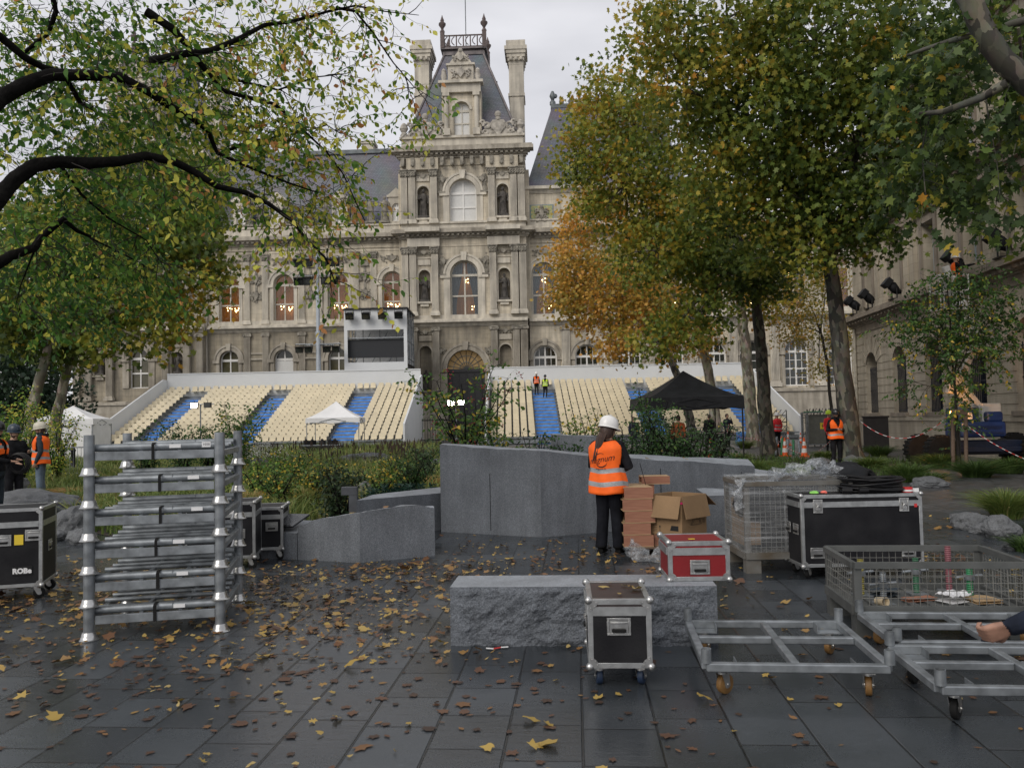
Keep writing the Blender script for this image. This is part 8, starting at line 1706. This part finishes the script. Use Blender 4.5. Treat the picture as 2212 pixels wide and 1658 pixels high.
# ---- grasses and perennials
GRASSM = leafmat('grass_blades', [(0, (0.035, 0.070, 0.020)), (.3, (0.086, 0.150, 0.033)), (.55, (0.216, 0.260, 0.064)), (.75, (0.432, 0.343, 0.140)), (1, (0.432, 0.229, 0.080))], .3)
def blades(B, H, lean, wdt, v, seg=4):
    """curved grass blades: bases, heights, lean vectors"""
    n = len(B); V = np.zeros((n, seg + 1, 2, 3)); side = norm(np.cross(lean + np.array([1e-3, 0, 0]), np.array([0, 0, 1.]))); side = norm(side + rng.normal(size=side.shape) * .4)
    for i in range(seg + 1):
        t = i / seg; c = B + lean * (t ** 1.8)[None] if hasattr(t, '__len__') else B + lean * t ** 1.8; c = c + np.array([0, 0, 1.]) * (H * (t - .22 * t ** 3))[:, None]; w_ = (wdt * (1 - t) ** .7)[:, None] + .0006
        V[:, i, 0] = c - side * w_; V[:, i, 1] = c + side * w_
    idx = np.arange(n * (seg + 1) * 2).reshape(n, seg + 1, 2); Fq = np.stack([idx[:, :-1, 0], idx[:, :-1, 1], idx[:, 1:, 1], idx[:, 1:, 0]], -1).reshape(-1, 4)
    return V.reshape(-1, 3), Fq, np.repeat(v, seg)
def inpoly(pts, poly):
    x, y = pts[:, 0], pts[:, 1]; r_ = np.zeros(len(pts), bool); n = len(poly)
    for i in range(n):
        (x0, y0), (x1, y1) = poly[i], poly[(i + 1) % n]; c = ((y0 > y) != (y1 > y)) & (x < (x1 - x0) * (y - y0) / (y1 - y0 + 1e-12) + x0); r_ ^= c
    return r_
def cover(name, label, poly, n, h, v, wdt, spread=.25, patch=.6):
    a = np.array(poly); lo, hi = a.min(0), a.max(0); q = []
    while sum(len(x) for x in q) < n:
        u = rng.uniform(0, 1, (n, 2)); y = lo[1] + (hi[1] - lo[1]) * u[:, 1] ** 1.7; pts = np.stack([lo[0] + (hi[0] - lo[0]) * u[:, 0], y], 1); q.append(pts[inpoly(pts, poly)])
    B2 = np.concatenate(q)[:n]; nz_ = np.array([noise.fractal(Vector((x * patch, y * patch, 3)), 1, 2, 3) for x, y in B2]); nz2 = np.array([noise.noise(Vector((x * 1.1, y * 1.1, 11))) for x, y in B2])
    H = h * (.65 + .6 * nz_) * rng.uniform(.5, 1.15, len(B2)); H = np.maximum(H, .06); B = np.concatenate([B2, np.zeros((len(B2), 1))], 1); ln = np.concatenate([rng.normal(size=(len(B2), 2)) * spread, np.zeros((len(B2), 1))], 1) * H[:, None] * 2
    V, Fq, vv = blades(B, H, ln, wdt * (1 + B2[:, 1] / 30) * rng.uniform(.6, 1.3, len(B2)), np.clip(v + .32 * nz2 + rng.normal(size=len(B2)) * .10, 0, 1))
    o = npmesh(name, V, Fq, GRASSM, None, vv); o['kind'] = 'stuff'; o['label'] = label; return o
cover('ground_cover', 'mixed grasses and perennials of the flower bed', BED_LEFT, 42000, .7, .47, .008)
cover('ground_cover.001', 'low greenery behind the tall granite wall', BED_MID, 9000, .4, .2, .009)
LGR = [(G(x, y).x, G(x, y).y) for x, y in ((-80, 1060), (120, 1100), (190, 1090), (200, 990), (-80, 1000))]; cover('ground_cover.002', 'wild grass and weeds around the rocks at left', LGR, 9000, .5, .3, .01)
def flower_patch(name, label, n, zone, h, head, m, hd):
    """thin stalks topped with flower heads"""
    st_ = MB(); hd_ = Leaves(LANCE); mb = MB()
    for _ in range(n):
        px, py = random.gauss(zone[0], zone[2]), random.gauss(zone[1], zone[3]); b = G(px, min(1100, max(968, py)))
        if b.y > 34: continue
        hh = h * random.uniform(.6, 1.1); t_ = b + Vector((random.gauss(0, .1), random.gauss(0, .08), hh)); mb.path([b, b.lerp(t_, .6) + Vector((random.gauss(0, .03), 0, 0)), t_], [.004, .003, .002], 4, 0, False)
        if head == 'spike': mb.path([t_ - Vector((0, 0, .16)), t_ - Vector((0, 0, .08)), t_], [.016, .02, .006], 5, 1)
        else:
            for _ in range(6): e = t_ + Vector((random.gauss(0, .07), random.gauss(0, .07), random.gauss(-.04, .07))); mb.ball(e, .021, 5, 1, 1, 1, .6)
    o = mb.build(name, [TWIG if head == 'spike' else MATS['grass_blades'], m], fix=False); o['kind'] = 'stuff'; o['label'] = label
SPK = mat('brown_seed_spike', (.045, .028, .018), .9, var=.4); WFL = mat('white_petals', (.55, .55, .50), .7, var=.1)
for z in ((600, 1005, 60, 10), (700, 1000, 40, 10), (860, 1010, 40, 8)): flower_patch('seed_spikes', 'dark brown upright seed spikes in the flower bed', 150, z, .98, 'spike', SPK, 0)
for z in ((540, 1010, 40, 12), (800, 985, 70, 6), (900, 985, 40, 6), (660, 985, 60, 6)): flower_patch('white_blossoms', 'small white flowers on thin stalks in the flower bed', 230, z, .9, 'ball', WFL, 0)
def tuft(label, px, py, r_, h, n, v, seed=0, group='clumps of ornamental grass'):
    g_ = G(px, py); an = rng.uniform(0, 6.283, n); q = rng.uniform(0, 1, n) ** .5; B = np.stack([np.cos(an) * q * r_ * .35, np.sin(an) * q * r_ * .3, np.zeros(n)], 1); H = h * rng.uniform(.55, 1.1, n); ln = np.stack([np.cos(an), np.sin(an), np.zeros(n)], 1) * (r_ * rng.uniform(.3, 1.1, n) * (q * .7 + .3))[:, None] + rng.normal(size=(n, 3)) * .05; ln[:, 2] = -.18 * h * q
    V, Fq, vv = blades(B, H, ln, rng.uniform(.003, .006, n) * (1 + g_.y / 25), np.clip(v + rng.normal(size=n) * .1, 0, 1)); o = npmesh('grass_clump', V, Fq, GRASSM, None, vv); o.location = (g_.x, g_.y, 0); tag(o, label, 'ornamental grass', group); return o
for a in ((1640, 1020, .75, .5, 900, .35, 'fine grass clump in front of the dark plane trunk'), (1700, 1032, .8, .5, 1000, .3, 'broad grass clump below the two near cones'), (1745, 1040, .7, .45, 900, .42, 'grass clump behind the tarpaulin pile'), (1590, 1000, .6, .5, 700, .45, 'grass clump right of the black tent leg'), (1800, 1028, .45, .35, 600, .4, 'small grass clump at the phone worker feet'), (1780, 992, .6, .45, 600, .38, 'grass clump between the cones and the phone worker'), (1880, 1012, .7, .5, 800, .3, 'grass clump right of the big plane trunk'), (1900, 985, .8, .6, 700, .25, 'dark grass clump before the brown cabinet'), (1960, 1040, .7, .62, 1000, .22, 'tall dark grass clump left of the young tree'), (2030, 1010, .8, .6, 1000, .15, 'dark grass clump at the foot of the stakes'), (2110, 1030, .9, .6, 1200, .12, 'wide dark grass clump in front of the lift wheels'), (2180, 1022, .9, .6, 1000, .18, 'dark grass clump under the rope at the right edge'), (2010, 1045, .5, .4, 600, .2, 'low grass tuft beside the flat rock'),
          (2175, 1118, .62, .62, 1300, .45, 'yellow green fountain grass above the right edge rocks'), (2215, 1190, .3, .25, 400, .12, 'small green grass tuft at the right edge stones'), (1545, 985, .5, .45, 600, .5, 'yellowish grass clump by the pale trunk'), (1610, 968, .7, .55, 600, .4, 'grass clump under the barriers'),
          (470, 1110, .6, .5, 1200, .88, 'bronze grass clump beside the steel frames'), (540, 1100, .55, .5, 1000, .8, 'bronze grass clump in the near flower bed'), (660, 1098, .6, .6, 1200, .6, 'pale straw grass clump left of the angular light post'), (760, 1060, .6, .6, 1000, .6, 'feathery green grass clump behind the light post'), (940, 1060, .55, .5, 900, .88, 'bronze grass clump against the tall wall'), (580, 1118, .5, .45, 900, .2, 'dark green herb clump near the reading panel'), (150, 1078, .7, .4, 900, .9, 'dry rusty grass clump behind the flat rock'), (170, 1030, .8, .5, 900, .45, 'green grass clump behind the man in jeans'), (30, 1062, .6, .35, 700, .85, 'dry grass clump at the feet of the men on the left'), (250, 1010, .7, .5, 800, .35, 'grass clump seen through the steel frames'), (400, 1040, .7, .5, 900, .55, 'straw grass clump seen between the steel frames')): tuft(a[6], *a[:6])
for px, D, yt_, sp, lb, mm, c_ in ((600, 15.5, 1010, .5, 'fresh green leafy perennial in the near flower bed', GREENL, .7), (690, 17, 1000, .6, 'bright green mound left of the fine dark bush', GREENL, .8), (820, 16, 1010, .6, 'light green perennial mound left of the spurge', GREENL, .75), (560, 18, 995, .5, 'yellowing leafy perennial behind the steel stack', LIMEL, .42), (850, 20, 985, .8, 'low yellow green mound before the flat pale rock', GREENL, .8), (640, 21, 980, .8, 'wide green mound at the back of the flower bed', GREENL, .7)):
    shrub(lb, px, D, max(.4, P(px, yt_, D).z), sp, 14, .07, mm, c_, dens=.03, twl=(.12, .3), zb=.02)
# ---- fallen leaves
FALL = leafmat('fallen_leaves', [(0, (.055, .034, .024)), (.3, (.13, .065, .036)), (.5, (.23, .12, .045)), (.7, (.36, .23, .07)), (.88, (.44, .31, .08)), (1, (.40, .30, .12))], .1, .45)
hot = [(-2.3, 8.2, 1.9, 1.5, 62), (-1.3, 9.6, 1.1, .5, 70), (-4.6, 8.3, 1.0, 1.6, 45), (.4, 10.6, 1.6, .9, 22), (-1.4, 6.6, 1.5, 1.3, 38), (-3.6, 5.9, 2.2, .9, 30), (.2, 6.0, .8, .25, 26), (-.4, 4.6, 3.0, .9, 11), (1.4, 9.0, 1.2, 1.2, 12), (3.6, 11, 1.4, 1.6, 7), (-5.5, 9.5, 1.5, .8, 40), (4.6, 9.6, .7, .9, 30)]
def dens(x, y): return 7 + sum(1.7 * a * np.exp(-((x - cx) / sx_) ** 2 - ((y - cy) / sy_) ** 2) for cx, cy, sx_, sy_, a in hot)
N0 = 52000; X = rng.uniform(-8, 7, N0); Y = rng.uniform(3.4, 15, N0); keep = rng.uniform(0, N0 / (15 * 11.6), N0) < dens(X, Y); keep &= ~((np.abs(X - bx.x) < bw_ / 2 + .03) & (Y > bx.y - .06) & (Y < bx.y + bd + .03))
for pl_ in ([(W0.x, W0.y), (W2.x, W2.y), (WR.x, 13.6), (WR.x, 15), (W0.x, 15)], [(L0.x - .3, L0.y), (L1.x, L1.y), (L2.x, L2.y), (L2.x, 12), (L0.x - .3, 12)]): keep &= ~inpoly(np.stack([X, Y], 1), pl_)
X, Y = X[keep], Y[keep]; n = len(X); wet = Y < 6.0 + rng.normal(size=n) * .5
DEAD = MAPLE * np.array([1, 1, 1]); DEAD[1::2] *= 1.12; DEAD[[3, 5, 7, 9]] *= 1.12
class Flat(Leaves):
    def build(s, name, m, parent, up=0):
        C = np.concatenate(s.C); S = np.concatenate(s.S); v = np.concatenate(s.V); tilt = np.concatenate(s.D)[:, 0]; n = len(C); a = rng.uniform(0, 6.283, n); t = np.stack([np.cos(a), np.sin(a), rng.normal(size=n) * tilt], 1); t = norm(t); nn = norm(np.stack([rng.normal(size=n) * tilt, rng.normal(size=n) * tilt, np.ones(n)], 1)); nn = norm(nn - t * np.sum(nn * t, 1, keepdims=True)); b = np.cross(t, nn); k = len(s.sh); sh = s.sh
        r2 = sh[None, :, 0:1] ** 2 + sh[None, :, 1:2] ** 2; cu = (rng.uniform(-.2, .9, n) * tilt * 2.2)[:, None, None]; wig = rng.normal(size=(n, k, 1)) * tilt[:, None, None] * .28
        J1 = 1 + rng.normal(size=(n, k, 1)) * .16; asx = rng.uniform(.55, 1.1, n)[:, None, None]
        V = C[:, None] + S[:, None, None] * (b[:, None] * sh[None, :, 0:1] * J1 * asx + t[:, None] * sh[None, :, 1:2] * J1 + nn[:, None] * (r2 * cu + wig)); V[..., 2] += np.maximum(0, .003 + C[:, None, 2] - V[..., 2].min(1, keepdims=True))
        return npmesh(name, V.reshape(-1, 3), np.arange(n * k).reshape(n, k), m, parent, np.clip(v, 0, 1))
mp1 = rng.random(n) < .62; vv = np.where(wet, rng.normal(.16, .13, n), rng.normal(.50, .2, n)); vv = np.where((rng.random(n) < .12), .84, vv); tl = np.where(wet & (vv < .5), .02, .2)
lo_ = thing('fallen_leaves', 'yellow and brown leaves strewn over the wet paving', 'leaves'); 
for k_2 in ('category',): del lo_[k_2]
bpy.data.objects.remove(lo_)
A_ = Flat(DEAD); A_.put(np.stack([X, Y, np.full(n, .003)], 1)[mp1], (np.clip(rng.lognormal(-2.88, .32, n), .025, .115) * np.where(rng.random(n) < .1, 1.25, 1))[mp1], vv[mp1], np.stack([tl, tl, tl], 1)[mp1]); o = A_.build('fallen_leaves', FALL, None); o['kind'] = 'stuff'; o['label'] = 'yellow and brown plane leaves strewn over the wet paving'
A_ = Flat(OVAL); m2 = ~mp1; A_.put(np.stack([X, Y, np.full(n, .003)], 1)[m2], rng.uniform(.03, .062, n)[m2], np.clip(vv[m2] + .18, 0, 1), np.stack([tl, tl, tl], 1)[m2]); o = A_.build('fallen_leaves.001', FALL, None); o['kind'] = 'stuff'; o['label'] = 'small yellow oval leaves strewn over the wet paving'
def leaf_on(label, p_, s, v, sh=MAPLE): A_ = Flat(sh); A_.put([p_], s, v, [(.2, .2, .2)]); o = A_.build('fallen_leaf', FALL, None); tag(o, label, 'leaf', 'single leaves lying on things'); return o
cz = .125 + .43 + .003; cx0, cy0 = A.x + .18, 5.60
for dx, dy, s, v, lb, sh in ((-.08, .05, .085, .95, 'large pale yellow leaf at the left on the small case lid', OVAL), (-.02, .17, .05, .9, 'small yellow leaf at the back of the small case lid', OVAL), (.07, .09, .05, .92, 'round yellow leaf in the middle of the small case lid', OVAL), (.10, .06, .06, .7, 'ochre leaf overlapping the round leaf on the small case lid', OVAL), (.12, -.05, .10, .98, 'ragged pale leaf at the right on the small case lid', MAPLE), (.0, -.19, .05, .95, 'pale leaf near the front edge of the small case lid', OVAL)): leaf_on(lb, (cx0 + dx, cy0 + dy, cz), s, v, sh)
leaf_on('single pale leaf on the granite bench top left of the red case', (P(1425, 1250, 6.55).x, 6.6, bz + .006), .06, .9, OVAL)
for px, D, z, lb in ((1400, 12.9, None, 'curled brown leaf on the tall granite wall top right of the woman'), (1330, 12.7, None, 'small leaf on the tall granite wall close to her shoulder'), (1480, 13.4, None, 'brown leaf near the right end of the tall granite wall'), (830, 10.6, None, 'yellow leaf on the wavy plinth top'), (760, 10.5, None, 'pale leaf left on the wavy plinth top')):
    g_ = P(px, 985, D); rz_ = sc.ray_cast(bpy.context.evaluated_depsgraph_get(), Vector((g_.x, D, 1.6)), Vector((0, 0, -1)), distance=1.6); leaf_on(lb, (g_.x, D, (rz_[1].z if rz_[0] else .6) + .004), .10, random.uniform(.3, .9))
bpy.context.view_layer.update()
